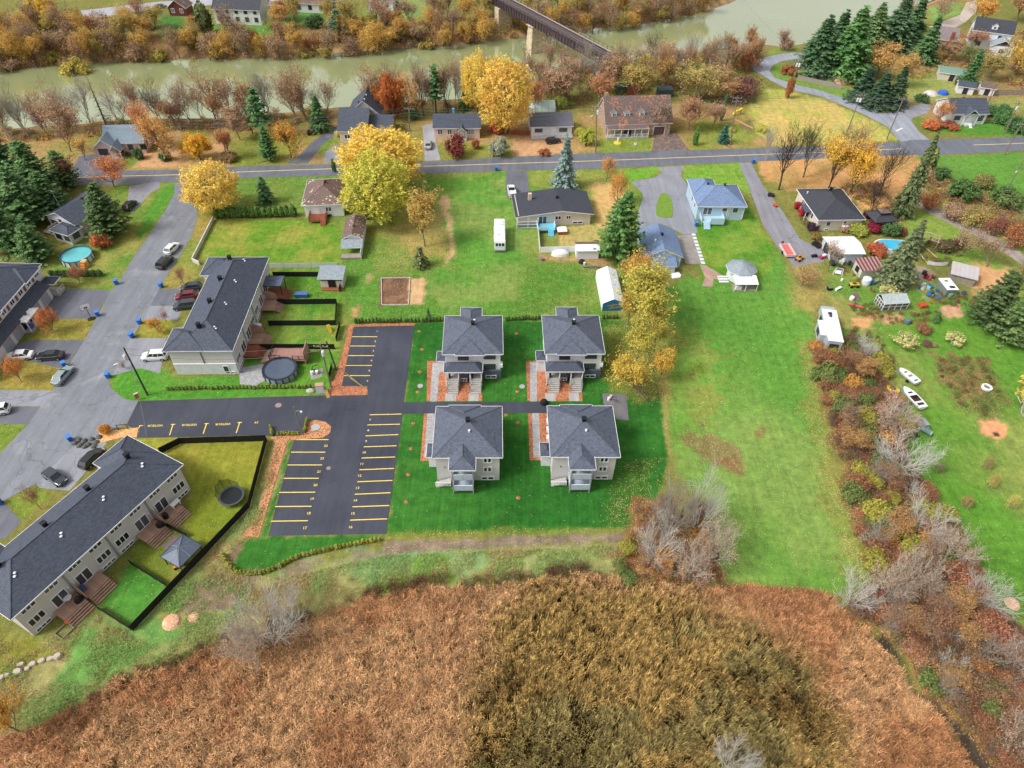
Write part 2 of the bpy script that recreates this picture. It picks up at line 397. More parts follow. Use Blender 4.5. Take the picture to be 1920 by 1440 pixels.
paint([(270,285),(420,268),(430,300),(400,310),(250,315)],(204,160,116),1.5,1,.8,g=.4)
paint([(420,300),(470,262),(555,255),(565,285),(520,305),(440,312)],(122,134,50),2,1,.4)
paint([(585,272),(625,252),(632,262),(610,282),(580,290)],(116,140,58),.8,.5,.2)
paint([(822,268),(935,272),(975,282),(960,296),(825,300)],(130,138,56),1,.8,.5)
paint([(960,255),(1060,258),(1080,290),(965,297)],(206,160,120),1.5,1.5,.7,g=.3)
paint([(1120,258),(1215,256),(1228,284),(1120,288)],(126,146,56),1,.6,.35)
paint([(1300,232),(1400,228),(1425,262),(1300,282)],(136,148,62),1.5,1,.35)
paint([(1382,232),(1430,215),(1455,232),(1440,250),(1400,250)],(120,112,72),1.5,1,.2)
paint([(1405,200),(1440,168),(1480,170),(1560,192),(1640,228),(1684,262),(1600,272),(1450,275),(1420,250)],(178,178,88),1.5,1,.15,(196,176,104),nz=n2)
paint([(1462,118),(1500,128),(1600,170),(1665,205),(1640,212),(1540,176),(1485,156),(1455,146),(1445,133)],(116,150,62),1,.6,.2)
paint([(1440,92),(1500,82),(1498,98),(1440,104)],(126,150,66),1,.6,.2)
paint([(1560,120),(1700,90),(1800,60),(1960,40),(1990,260),(1780,250),(1715,215),(1690,200),(1600,165)],(126,128,70),3,2,.5,(150,120,78),nz=n2)
paint([(1690,140),(1790,140),(1800,185),(1720,195),(1690,175)],(150,160,84),2,1.5,.3)
paint([(1740,10),(1800,5),(1800,26),(1745,40)],(128,166,84),1.5,1,.1)
paint([(1712,222),(1740,244),(1840,256),(1930,254),(1930,232),(1860,225),(1780,232)],(86,142,46),1,.6,.15)
paint([(1865,180),(1930,180),(1930,205),(1870,208)],(150,150,80),1,.6,.2)
paint([(1700,294),(1840,289),(2100,282),(2100,400),(1960,420),(1860,390),(1740,320)],(100,148,60),1.5,1,.06,(130,152,78),nz=n4)
paint([(345,338),(480,333),(640,328),(800,326),(960,320),(1180,316),(1230,330),(1215,500),(1220,640),(1225,760),(1100,620),(760,605),(650,608),(640,480),(560,400),(380,400)],(90,136,50),1.2,.6,.14,(126,142,66),nz=n1)
paint([(370,415),(560,412),(640,425),(640,492),(510,495),(380,490)],(104,148,44),.6,.3,.05,(146,152,66),nz=n2)
paint([(800,335),(960,325),(1000,440),(960,560),(830,600),(800,520)],(96,148,56),3,2,.06,(130,154,76),nz=n5)
paint([(690,440),(800,400),(850,470),(840,500),(700,520)],(110,138,56),4,3,.62)
paint([(730,430),(820,410),(830,470),(760,480)],(176,152,92),3,3,.75,k=.75)
paint([(826,365),(838,365),(846,420),(854,470),(838,492),(846,450),(832,400)],(204,172,128),.7,.7,.7,g=.4)
paint([(995,320),(1130,322),(1130,410),(1110,370),(1100,352),(1000,350)],(134,150,62),1.5,1,.55)
paint([(1108,350),(1165,340),(1175,430),(1110,430)],(206,174,110),2,1.5,.85,g=.4)
paint([(1045,428),(1120,420),(1130,462),(1048,464)],(178,166,96),.6,.4,.9)
paint([(1010,478),(1110,480),(1140,500),(1080,492),(1010,490)],(176,140,98),1,1,.5,g=.4)
paint([(1165,318),(1235,312),(1245,322),(1222,330),(1185,345),(1160,340)],(110,160,52),.8,.6,.2)
paint([(1278,312),(1390,304),(1410,350),(1405,365),(1380,348),(1300,345),(1280,335)],(108,158,48),.8,.6,.45)
paint([(1300,420),(1405,390),(1440,440),(1480,520),(1420,560),(1330,560),(1310,500)],(90,142,44),1.2,.8,.04,(124,152,58),nz=n2)
paint([(1225,560),(1290,520),(1420,540),(1460,470),(1520,560),(1540,640),(1530,720),(1560,900),(1600,1000),(1640,1100),(1560,1120),(1400,1100),(1340,1080),(1330,960),(1270,880),(1245,790),(1220,700)],(98,148,58),1.6,1.0,.05,(126,156,76),nz=n1)
paint([(1230,600),(1330,620),(1350,760),(1270,860),(1240,760)],(128,156,66),4,3,.12,k=.5)
paint([(1300,640),(1350,640),(1360,760),(1310,780)],(150,150,76),3,3,.2,k=.5)
paint([(1290,825),(1345,823),(1400,850),(1375,875),(1320,850)],(138,108,78),.8,2.0,.5,g=.3,k=.7)
paint([(1340,870),(1370,858),(1410,880),(1378,886)],(146,98,72),.6,1.0,.3,g=.3,k=.6)
paint([(1412,808),(1432,806),(1430,820),(1415,822)],(146,98,72),.4,.5,.3,g=.3,k=.6)
paint([(1296,680),(1325,680),(1325,700),(1296,700)],(110,126,40),.8,.6,k=.8)
paint([(1500,640),(1530,640),(1560,820),(1600,960),(1660,1090),(1600,1100),(1560,980),(1520,800)],(134,144,66),2.2,1.6,.7,k=.75)
paint([(1235,690),(1252,700),(1258,780),(1256,860),(1246,850),(1238,770)],(168,146,86),.7,.6,.5,k=.6)
paint([(1470,480),(1530,490),(1560,560),(1530,590),(1490,570)],(168,146,84),2.2,2.0,.6,k=.7)
SOD_A=[(778,606),(950,602),(1210,598),(1228,700),(1243,780),(1253,860),(1232,930),(1190,990),(980,1000),(724,1004),(757,754)]
SOD_B=[(503,1005),(724,1003),(716,1010),(640,1022),(560,1042),(500,1072),(470,1076),(438,1068),(430,1050),(460,1012),(485,1008)]
SOD_C=[(540,826),(552,826),(503,1007),(486,1007)]
for q in(SOD_A,SOD_B,SOD_C):paint(q,(48,106,38),.3,.3,.006,(62,120,44),g=2.0,nz=n5)
paint([(1175,600),(1212,600),(1240,760),(1200,740)],(48,98,36),1.0,.8,.5,k=.7)
paint([(1160,870),(1235,860),(1215,985),(1130,990)],(66,108,38),2,1.2,.5,k=.6)
paint([(724,996),(1170,986),(1170,998),(724,1010)],(132,140,58),.5,.4,.3,k=.6)
paint([(712,522),(768,520),(768,572),(712,573)],(120,92,74),.25,.2,.15,(142,106,84),g=.0,nz=n3)
paint([(768,522),(797,524),(793,570),(766,572)],(206,170,128),.5,.5,.6,g=.1)
paint([(655,575),(680,572),(672,598),(655,600)],(182,148,96),.6,.8,.2,g=.3)
paint([(684,515),(697,515),(692,534),(684,534)],(186,160,112),.5,.6,.2,g=.3,k=.8)
paint([(240,330),(330,342),(327,360),(312,392),(282,437),(252,480),(227,522),(207,545),(110,540),(80,480),(130,420),(190,380)],(110,142,56),.8,.5,.15,(146,146,72),nz=n2)
paint([(300,352),(328,345),(326,366),(300,400),(262,455),(258,440)],(92,148,52),.7,.5,.05)
paint([(372,400),(398,412),(362,490),(372,500),(374,520),(330,545),(300,540),(338,478),(362,438)],(150,140,70),.6,.5,.3,(126,142,60),nz=n2)
paint([(96,598),(176,596),(158,637),(58,637)],(150,142,62),.3,.2,.35)
paint([(30,672),(122,690),(98,732),(0,730),(0,690)],(150,140,62),.3,.2,.35)
paint([(0,793),(52,795),(34,815),(0,850),(-30,870),(-30,795)],(120,142,54),.4,.3,.15)
paint([(262,600),(330,598),(315,634),(262,632)],(146,144,58),.3,.2,.3)
paint([(215,690),(300,690),(330,706),(460,706),(520,715),(600,720),(612,735),(480,745),(260,752),(232,748),(212,730),(206,708)],(88,150,50),.5,.3,.08,(108,150,58),nz=n2)
paint([(450,655),(640,650),(615,740),(520,745),(460,690)],(96,146,50),.5,.3,.05)
paint([(500,510),(640,490),(650,600),(640,660),(500,670)],(92,140,46),.5,.3,.08,(128,148,62),nz=n2)
paint([(256,820),(332,818),(503,826),(484,905),(466,950),(390,1030),(350,1005),(360,920),(344,871),(250,835)],(132,144,46),.4,.3,.04,(158,152,64),nz=n1)
paint([(290,985),(360,1000),(390,1028),(311,1098),(244,1058),(250,1030)],(124,142,52),.4,.3,.05,(146,146,66),nz=n2)
paint([(244,1058),(311,1099),(250,1183),(186,1143)],(88,150,58),.4,.3,.03)
paint([(6,940),(75,915),(105,925),(40,978)],(120,140,54),.4,.4,.15)
paint([(-150,1190),(60,1200),(190,1150),(250,1185),(390,1032),(470,950),(515,832),(545,828),(490,1005),(450,1015),(430,1075),(540,1075),(720,1030),(1170,1010),(1165,1060),(1080,1100),(800,1130),(560,1190),(230,1290),(0,1400),(-150,1450)],(132,152,84),1.2,1.0,.05,(158,148,96),g=1.0,nz=n2)
paint([(-150,1180),(70,1195),(120,1225),(60,1260),(-150,1300)],(142,138,58),1.2,.8,.05)
paint([(150,1180),(260,1190),(330,1120),(330,1190),(200,1270),(80,1290)],(104,158,76),1.5,1.5,.03,k=.8)
paint([(560,1040),(720,1036),(900,1034),(1160,1022),(1150,1070),(900,1080),(600,1090)],(132,170,112),1.0,1.3,.03,(158,160,100),nz=n2)
paint([(770,1050),(830,1045),(860,1090),(780,1095)],(126,170,62),1.2,1.2,.03,k=.8)
paint([(420,1060),(440,1078),(480,1085),(470,1115),(400,1150),(340,1150),(380,1090)],(150,130,104),1.0,1.2,.05,(134,116,94),g=.15,nz=n3)
paint([(455,1010),(458,1012),(440,1062),(428,1070),(412,1052)],(138,118,92),.5,.5,.05,g=.1)
paint([(560,1052),(720,1032),(720,1044),(600,1065),(540,1085),(545,1070)],(144,128,106),.8,1.0,.05,g=.15,k=.85)
paint([(715,1016),(960,1008),(1172,996),(1172,1018),(960,1024),(720,1038)],(150,132,112),.35,.45,.10,(128,112,94),g=.0,nz=n3)
paint([(300,1150),(340,1155),(335,1175),(306,1175)],(180,140,90),.6,.5,g=.2,k=.8)
paint([(1570,640),(1640,600),(1700,570),(1800,560),(1960,560),(2060,800),(2060,1260),(1920,1180),(1830,1100),(1760,960),(1690,870),(1700,790),(1660,700)],(98,146,52),1.5,1.0,.02,(136,152,76),nz=n1)
paint([(1560,480),(1700,470),(1760,540),(1700,620),(1600,640),(1540,580)],(106,146,58),2,1.5,.15,(156,148,84),nz=n2)
paint([(1420,290),(1500,285),(1720,290),(1740,340),(1700,420),(1620,400),(1560,350),(1480,360),(1440,340)],(212,160,104),2,1.5,.8,(176,140,80),g=.3,nz=n2)
paint([(1700,385),(1780,420),(1920,520),(1920,560),(1760,480),(1690,430)],(128,156,66),2,1,.15)
paint([(1720,350),(1960,470),(1960,520),(1700,375)],(136,164,78),1.5,1,.15)
paint([(1740,320),(1980,420),(1980,480),(1720,345)],(150,128,80),2,2,.4,k=.8)
paint([(1810,500),(1900,500),(1900,560),(1820,545)],(212,164,118),2,2,.7,g=.2)
paint([(1735,660),(1850,668),(1890,740),(1860,790),(1800,770),(1745,690)],(112,128,62),1.5,2.2,.2,(132,112,72),g=.4,nz=n2)
paint([(1838,792),(1870,787),(1898,798),(1890,820),(1870,830),(1842,812)],(222,164,120),.7,.8,.2,g=.0)
paint([(1862,812),(1874,810),(1874,820),(1864,820)],(70,52,40),.3,.2,0,g=0)
paint([(1705,502),(1735,498),(1754,514),(1745,528),(1708,524)],(176,156,138),.4,.5,.1,g=.0)
paint([(1595,595),(1640,590),(1632,616),(1600,618)],(212,164,112),.8,1,.3,g=.1)
paint([(1763,575),(1800,570),(1805,595),(1775,598)],(206,164,130),.6,.6,.2,g=.1)
paint([(1658,592),(1690,590),(1685,606),(1660,606)],(206,160,118),.5,.6,.2,g=.1)
HEDGE_PX=[(1520,640),(1600,640),(1660,690),(1690,780),(1700,870),(1770,950),(1790,1010),(1850,1120),(1920,1190),(2060,1260),(2060,1560),(1900,1520),(1850,1440),(1800,1390),(1712,1290),(1700,1230),(1640,1190),(1590,1140),(1640,1090),(1600,960),(1560,820),(1540,720)]
paint(HEDGE_PX,(128,96,62),1.2,1.2,.55,(150,118,70),g=.5,nz=n2)
paint([(1195,940),(1330,940),(1350,1080),(1290,1105),(1150,1090),(1170,1000)],(140,104,66),1.2,1.2,.5,g=.5)
paint(MARSH_PX,(132,98,62),1.0,.8,.0,(104,82,50),g=.6,nz=n2)
paint([(1000,1110),(1200,1110),(1400,1150),(1520,1250),(1580,1400),(1500,1640),(950,1640),(880,1400),(900,1250)],(72,60,34),3,2,.0,(92,74,40),g=.6,nz=n2)
paint(CREEK_PX,(74,64,54),.8,.5,.1,g=0)
for px_,py_,r_ in((412,408,7),(715,412,9),(1200,640,8),(1190,700,6),(1180,560,6),(797,462,5),(377,300,5),(547,296,5)):
 g_=W(px_,py_);paint(None,(150,142,62),2.5,2.0,.85,k=.45,world=[(g_.x+r_*math.cos(i_*.785),g_.y+r_*math.sin(i_*.785)) for i_ in range(8)])
mo=(1+.08*(n6-.5)*2+.10*(n2-.5)*2+.12*(n3-.5)*2+.12*(n7-.5)*2)[:,None]
col=np.clip(col*mo,.004,.9)
hue=((vnoise(GX,GY,.12,21,6)-.5)*2*np.minimum(grass,1))[:,None]
col=np.clip(col*(1+hue*np.array([.22,.03,.10])),.004,.9)
nx_,ny_=len(gx),len(gy)
idx=np.arange(nx_*ny_).reshape(ny_,nx_)
F=np.stack([idx[:-1,:-1],idx[:-1,1:],idx[1:,1:],idx[1:,:-1]],-1).reshape(-1,4)
def np_mesh(name,V,F,mats,attrs=None,smooth=True):
 me=bpy.data.meshes.new(name);k=F.shape[1]
 me.vertices.add(len(V));me.vertices.foreach_set('co',np.asarray(V,np.float32).ravel())
 me.loops.add(F.size);me.loops.foreach_set('vertex_index',F.astype(np.int32).ravel())
 me.polygons.add(len(F));me.polygons.foreach_set('loop_start',np.arange(0,F.size,k,dtype=np.int32));me.polygons.foreach_set('loop_total',np.full(len(F),k,np.int32))
 if smooth:me.polygons.foreach_set('use_smooth',np.ones(len(F),bool))
 for nm,(tp,dom,arr) in(attrs or{}).items():
  a=me.attributes.new(nm,tp,dom)
  a.data.foreach_set('color' if tp=='FLOAT_COLOR' else 'value',np.asarray(arr,np.float32).ravel())
 for m in(mats if isinstance(mats,(list,tuple)) else[mats]):me.materials.append(m)
 me.update(calc_edges=True);return me
def ground_mat():
 m,n,l,b=nodes_of('ground')
 g=n.new('ShaderNodeNewGeometry');v=g.outputs['Position']
 def at(nm):
  a=n.new('ShaderNodeAttribute');a.attribute_name=nm;return a
 c=at('tint').outputs['Color'];lf=at('leafy').outputs['Fac'];gr=at('grassy').outputs['Fac']
 fine=noise(n,l,v,5.5,4,.75);mid=noise(n,l,v,.8,8,.72);big=noise(n,l,v,.22,3)
 f=math_n(n,l,'ADD',math_n(n,l,'MULTIPLY',fine,.5),math_n(n,l,'MULTIPLY',mid,.5))
 f=ramp(n,l,f,.37,.63)
 mp=n.new('ShaderNodeMapping');mp.inputs['Scale'].default_value=(1.7,.06,1);l.new(v,mp.inputs['Vector']);mow=noise(n,l,mp.outputs[0],1.0,3)
 mp2=n.new('ShaderNodeMapping');mp2 .inputs['Scale'].default_value=(3.4,.10,1);l.new(v,mp2 .inputs['Vector']);row=noise(n,l,mp2 .outputs[0],1.0,1)
 f=math_n(n,l,'ADD',math_n(n,l,'MULTIPLY',f,.85),math_n(n,l,'MULTIPLY',ramp(n,l,mow,.35,.65),.15))
 sod=math_n(n,l,'GREATER_THAN',gr,1.5)
 f=math_n(n,l,'ADD',f,math_n(n,l,'MULTIPLY',sod,math_n(n,l,'MULTIPLY',math_n(n,l,'SUBTRACT',row,.5),.5)))
 c=mixrgb(n,l,.9,c,mixrgb(n,l,f,(.17,.19,.20),(.70,.68,.66)),'OVERLAY')
 vo=n.new('ShaderNodeTexVoronoi');vo.inputs['Scale'].default_value=6.5;l.new(v,vo.inputs['Vector'])
 sp=n.new('ShaderNodeSeparateColor');l.new(vo.outputs['Color'],sp.inputs[0])
 dens=math_n(n,l,'MULTIPLY',lf,math_n(n,l,'ADD',math_n(n,l,'MULTIPLY',ramp(n,l,big,.35,.65),1.3),.25))
 on=math_n(n,l,'MULTIPLY',math_n(n,l,'LESS_THAN',sp.outputs[0],dens),math_n(n,l,'LESS_THAN',vo.outputs['Distance'],.5))
 lc=mixrgb(n,l,sp.outputs[1],S(206,170,100),S(160,112,72));lc=mixrgb(n,l,math_n(n,l,'GREATER_THAN',sp.outputs[2],.7),lc,S(226,204,156))
 c=mixrgb(n,l,math_n(n,l,'MULTIPLY',on,.5),c,lc)
 l.new(c,b.inputs['Base Color']);b.inputs['Roughness'].default_value=.95;b.inputs['Specular IOR Level'].default_value=.15
 bump(n,l,b,math_n(n,l,'ADD',fine,math_n(n,l,'MULTIPLY',mid,.8)),.7,.12)
 return m
rgba=np.concatenate([col,np.ones((len(col),1))],1)
me=np_mesh('ground',np.stack([GX,GY,GZ],1),F,ground_mat(),{'tint':('FLOAT_COLOR','POINT',rgba),'leafy':('FLOAT','POINT',leaf),'grassy':('FLOAT','POINT',grass)})
tag(link('ground',me),'autumn lawns, fields and river banks',None,None,'structure')
def water_mat(name,c,rough,scale):
 m,n,l,b=nodes_of(name)
 g=n.new('ShaderNodeNewGeometry');v=g.outputs['Position']
 a=noise(n,l,v,.03,4)
 l.new(mixrgb(n,l,a,tuple(x*.85 for x in c),tuple(x*1.15 for x in c)),b.inputs['Base Color'])
 b.inputs['Roughness'].default_value=rough;b.inputs['IOR'].default_value=1.33;b.inputs['Specular IOR Level'].default_value=.5
 cw=2.3 if 'river' in name else 1.4;b.inputs['Coat Weight'].default_value=1.0;b.inputs['Coat IOR'].default_value=cw;b.inputs['Coat Roughness'].default_value=.03
 bump(n,l,b,noise(n,l,v,scale,2),.02,.05)
 return m
rp=[(p[0],p[1]) for p in RIVER];cx_,cy_=RIVER.mean(0)
o=sheet('river',[(x,y) for x,y in(rp)],WATER_Z,water_mat('river_water',S(150,158,112),.02,.3),px=False)
cpx=[tuple(W(*p)[:2]) for p in CREEK_PX]
sheet('creek',cpx,-1.12,water_mat('creek_water',S(92,84,74),.12,1.2),px=False)
# ------------------------------------------------------------------ roads, drives, paths
ASPH=paving('street_asphalt',S(122,125,133),.16,.2,.6,0,stain=S(152,152,156))
MAINR=paving('main_road_asphalt',S(106,110,120),.14,.2,.5)
NEWA=paving('new_asphalt',S(62,65,77),.22,.5,.5,0,.12)
DRIVE=paving('driveway_asphalt',S(104,106,116),.14,.35,.5)
GREYD=paving('worn_driveway_asphalt',S(138,140,148),.12,.2,.7,0)
GRAV=scatter_mat('gravel',S(128,122,118),S(160,152,146),None,9)
MULCH=scatter_mat('wood_mulch',S(164,98,66),S(190,128,90),S(128,74,50),7)
MULCHP=scatter_mat('pale_wood_mulch',S(216,156,96),S(230,182,126),S(186,126,78),7)
YEL=mat('yellow_road_paint',S(238,206,96),.7,.12,3)
WHT=mat('white_road_paint',S(226,224,216),.7,.12,3)
up=[(-260,338),(-100,326),(147,321),(340,318),(480,311),(700,306),(810,303),(960,294),(1120,287),(1420,278),(1560,273),(1688,266),(1712,262),(1740,262),(1840,260),(1920,256),(2080,248),(2300,238)]
dn=[(2300,264),(2080,274),(1920,282),(1840,287),(1750,291),(1680,291),(1440,302),(1120,316),(960,320),(810,325),(640,329),(480,333),(345,337),(322,342),(300,341),(240,346),(147,347),(-100,354),(-260,364)]
sheet('main_road',up+dn,.020,MAINR)
cl=[(-260,351),(147,333),(322,328),(480,321.5),(640,316),(810,311.5),(960,306.5),(1120,301.5),(1420,290),(1560,285),(1690,279)]
mr=bpy.data.objects['main_road']
def ribbon(name,pts,w,z,m,parent=None):
 p=smooth_line(pts);mb=MB();L=[]
 for i,q in enumerate(p):
  t=(p[min(i+1,len(p)-1)]-p[max(i-1,0)]).normalized();s_=Vector((-t.y,t.x))*w/2
  L.append((q-s_,q+s_))
 for i in range(len(L)-1):mb.face([(*L[i][0],z),(*L[i+1][0],z),(*L[i+1][1],z),(*L[i][1],z)])
 o=mb.build(name,m,parent)
 if parent is None:o['kind']='structure'
 return o
ribbon('centre_line',[W(*p).to_2d() for p in cl],.28,.026,mat('faded_yellow_paint',S(222,190,128),.8),mr)
ribbon('centre_line',[W(*p).to_2d() for p in((1825,272),(1920,268.5),(2080,261),(2300,250))],.28,.026,MATS['faded_yellow_paint'],mr)
SIDE_L=[(1690,266),(1684,262),(1665,238),(1615,212),(1540,181),(1477,167),(1447,152),(1430,141),(1410,130),(1407,122),(1420,112),(1440,106),(1465,101),(1495,98),(1540,96)]
SIDE_R=[(1540,107),(1495,110),(1465,115),(1449,122),(1443,134),(1455,147),(1490,158),(1540,170),(1610,194),(1657,213),(1676,216),(1698,216),(1708,226),(1722,246),(1745,264)]
sheet('side_road',SIDE_L+SIDE_R,.014,paving('side_road_asphalt',S(150,154,164),.1,.2,.6))
sd=bpy.data.objects['side_road']
strip('stop_line',W(1680,246),W(1692,240),.5,.022,WHT,sd)
sheet('driveway',[(1657,213),(1682,206),(1735,193),(1746,200),(1738,212),(1712,221),(1708,226),(1690,224)],.010,GREYD)
ST=[(327,343),(348,339),(347,352),(372,402),(360,440),(337,480),(310,522),(297,545),(265,607),(242,640),(207,707),(204,720),(212,732),(232,748),(259,752),(237,797),(187,812),(135,838),(67,907),(0,942),(-140,1010),(-140,930),(0,850),(32,817),(52,797),(77,762),(100,730),(132,680),(160,635),(207,547),(227,522),(252,480),(282,437),(312,392),(327,362)]
sheet('street',ST,.016,ASPH)
sheet('driveway',[(242,349),(300,340),(300,352),(281,362),(262,385),(246,400),(238,392)],.008,paving('house_driveway_asphalt',S(142,140,148),.1))
sheet('driveway',[(108,540),(209,545),(174,597),(96,598),(62,600),(80,570)],.010,DRIVE)
sheet('driveway',[(58,638),(158,638),(122,692),(30,672),(-40,700),(-40,690),(20,650)],.010,DRIVE)
sheet('driveway',[(-60,731),(98,732),(80,762),(-60,762)],.010,GREYD)
sheet('driveway',[(-60,762.5),(79,763),(52,796),(-60,793)],.010,DRIVE)
sheet('driveway',[(297,543),(374,538),(345,572),(283,573)],.010,DRIVE)
sheet('driveway',[(283,573.5),(345,573),(332,600),(262,600)],.010,GREYD)
sheet('driveway',[(240,634),(312,634),(300,700),(262,690),(209,705)],.010,GREYD)
sheet('driveway',[(135,838),(187,812),(200,830),(165,880),(130,920),(75,915),(67,907)],.010,GREYD)
sheet('driveway',[(0,942),(6,940),(40,978),(10,1010),(-60,1010),(-140,1010)],.010,DRIVE)
sheet('driveway',[(135,318),(148,293),(180,288),(232,312),(228,320),(140,325)],.010,DRIVE)
sheet('driveway',[(535,306),(562,290),(590,262),(632,238),(634,248),(604,272),(584,298),(578,307)],.010,DRIVE,curved=False)
sheet('driveway',[(604,303),(612,284),(632,270),(640,290),(640,306)],.010,GREYD)
sheet('driveway',[(797,302),(792,235),(812,232),(818,268),(826,300)],.010,paving('pink_house_driveway',S(158,158,162),.08))
sheet('driveway',[(1222,284),(1228,248),(1265,244),(1292,281)],.010,scatter_mat('leafy_driveway',S(84,80,84),S(110,100,96),S(160,120,84),4))
sheet('driveway',[(950,322),(988,320),(993,362),(966,366),(952,372),(948,360)],.010,DRIVE)
dv=sheet('driveway',[(1232,314),(1282,311),(1276,330),(1292,350),(1296,388),(1303,418),(1308,436),(1280,440),(1268,432),(1240,420),(1198,428),(1196,400),(1205,372),(1204,362),(1183,340),(1228,333),(1242,324)],.010,GREYD)
sheet('planting_island',[(1240,364),(1250,364),(1259,376),(1261,404),(1254,408),(1238,407),(1230,400),(1232,380)],.10,mat('island_grass',S(110,140,50),.95,.3,1.5),thick=.1,curved=True)
sheet('driveway',[(1385,306),(1408,304),(1430,348),(1470,400),(1500,448),(1545,470),(1545,490),(1490,500),(1462,470),(1430,420),(1400,340)],.010,paving('right_driveway',S(136,134,142),.14,.2,.8,0))
sheet('gravel_drive',[(1270,442),(1304,438),(1318,494),(1286,495)],.008,GRAV)
sheet('brick_path',[(1312,496),(1322,497),(1356,517),(1353,527),(1338,522),(1336,538),(1316,537),(1322,520)],.010,scatter_mat('brick_path',S(150,122,110),S(176,146,130),None,8))
sheet('gravel_path',[(1698,366),(1712,366),(1800,410),(1860,440),(1940,490),(1940,512),(1850,452),(1790,424),(1700,378)],.006,paving('gravel_path',S(158,148,140),.12,.1,.9))
sheet('far_street',[(150,20),(300,3),(480,-8),(600,-16),(600,-5),(480,4),(300,16),(160,36)],.010,paving('far_street',S(168,166,174),.08))
sheet('far_driveway',[(480,3),(512,2),(506,22),(485,24)],.014,GREYD)
sheet('gravel_road',[(1742,50),(1800,28),(1812,5),(1830,0),(1832,20),(1812,40),(1770,64),(1748,62)],.010,paving('gravel_road',S(186,172,160),.1))
LOT=[(237,797),(260,752),(480,745),(622,741),(690,741),(689,724),(641,724),(663,613),(777,610),(757,754),(1024,754),(1030,774),(755,776),(724,1001),(503,1005),(551,825),(540,819),(480,816),(332,820),(256,821),(262,808)]
sheet('parking_lot',LOT,.026,NEWA)
lot=bpy.data.objects['parking_lot']
def pline(a,b):strip('parking_line',W(*a),W(*b),.16,.033,YEL,lot)
for a,b in zip([(553,824.5),(546,848),(539,872),(532,897),(523.5,923.5),(516,950),(508,977.5)],[(616,824.5),(610,848),(604,872),(597.5,897),(591,923),(584,949.5),(577.5,976.5)]):pline(a,b)
for a,b in zip([(693,778),(689,797),(685.5,817.5),(682,838),(678,859),(674,881),(670,903.5),(665,927),(661,950.5),(656.5,975.5)],[(753,776.5),(750,795.5),(747,815),(743.5,836),(741,857),(738.5,878.5),(736,901),(732.5,924),(730,948),(726,973)]):pline(a,b)
for a,b in zip([(659.5,631.5),(655,649),(651,667),(648,685.5),(644,704.5)],[(707.5,631.5),(704,649),(701,667),(697.5,685.5),(694,704.5)]):pline(a,b)
def text_mesh(name,s,size,loc,rz,m,parent):
 c=bpy.data.curves.new(name,'FONT');c.body=s;c.size=size;c.align_x='CENTER';c.align_y='CENTER';c.resolution_u=2;c.extrude=0;c.offset=.012*size
 o=bpy.data.objects.new('tmp',c);COL.objects.link(o)
 dg=bpy.context.evaluated_depsgraph_get();me=bpy.data.meshes.new_from_object(o.evaluated_get(dg));bpy.data.objects.remove(o);bpy.data.curves.remove(c)
 me.materials.clear();me.materials.append(m)
 return link(name,me,parent,loc,rz)
_ax=(W(726,973)-W(656.5,975.5));LOTA=math.atan2(_ax.y,_ax.x)
for i,p in enumerate([(611,836),(604,859.5),(598,884.5),(591.5,909.5),(585,935.5),(578.5,962.5),(571.5,990)]):
 text_mesh('stall_number',str(23-i),.62,W(*p,.034),LOTA,YEL,lot)
for i,p in enumerate([(694,787.5),(690.5,807),(686.5,827.5),(682.5,848.5),(678.5,870),(674,892),(670,915),(666,938.5),(661.5,963),(657,988.5)]):
 text_mesh('stall_number',str(7+i),.62,W(*p,.034),LOTA,YEL if i>3 else MATS.get('pale_paint') or mat('pale_paint',S(226,206,170),.7),lot)
for i,p in enumerate([(707,621),(703.5,640),(700,658),(696.5,676),(692.5,695),(689,714)]):
 text_mesh('stall_number',str(1+i),.6,W(*p,.034),LOTA,MATS['pale_paint'],lot)
VP=[(291,797.8),(355,796.4),(418,795)]
for p in VP:text_mesh('stall_lettering','VISITEUR',.62,W(*p,.034),LOTA+math.pi,YEL,lot)
text_mesh('stall_number','24',.62,W(481,792,.034),LOTA+math.pi,YEL,lot)
for a,b in(((324.5,796),(318,816)),((387.5,794.5),(381,813.5)),((449.5,792.5),(443,812))):
 pline(a,b);d=W(a[0]-4,a[1]);e=W(a[0]+4,a[1]-.2);strip('parking_line',d,e,.16,.0345,YEL,lot)
strip('parking_line',W(261,798.5),W(268,798),.16,.033,YEL,lot);strip('parking_line',W(262,799),W(260.5,803),.13,.0345,YEL,lot)
MANH=mat('manhole_iron',S(150,128,128),.6,.2,4)
for p,r in(((522,760),.55),((616,878),.35)):tag(MB().cyl(0,0,.026,.036,r,n=20).build('manhole_cover',MANH,None,(W(*p).x,W(*p).y,0)),'pinkish round manhole cover '+('in the lane near the lamp post' if r>.5 else 'in the middle of the numbered parking lot'),'manhole cover')
MULCHA=[(655,609),(779,606),(777,610.5),(663,613),(641,724),(680,725),(688,728),(690,735),(684,741),(622,742),(614,740),(635,690)]
sheet('mulch_bed',MULCHA,.05,MULCH,thick=.05)
sheet('mulch_bed',[(507,820),(520,818),(575,812),(578,790),(592,788),(610,791),(621,800),(619,812),(606,821),(552,825),(540,825),(485,1007),(454,1007),(480,965),(495,920),(516,832)],.05,MULCHP if False else scatter_mat('path_mulch',S(176,116,78),S(204,152,108),S(138,86,58),6),thick=.05)
sheet('mulch_bed',[(190,806),(225,806),(240,803),(260,802),(256,821),(240,818),(190,830),(176,836)],.05,MULCHP,thick=.05)
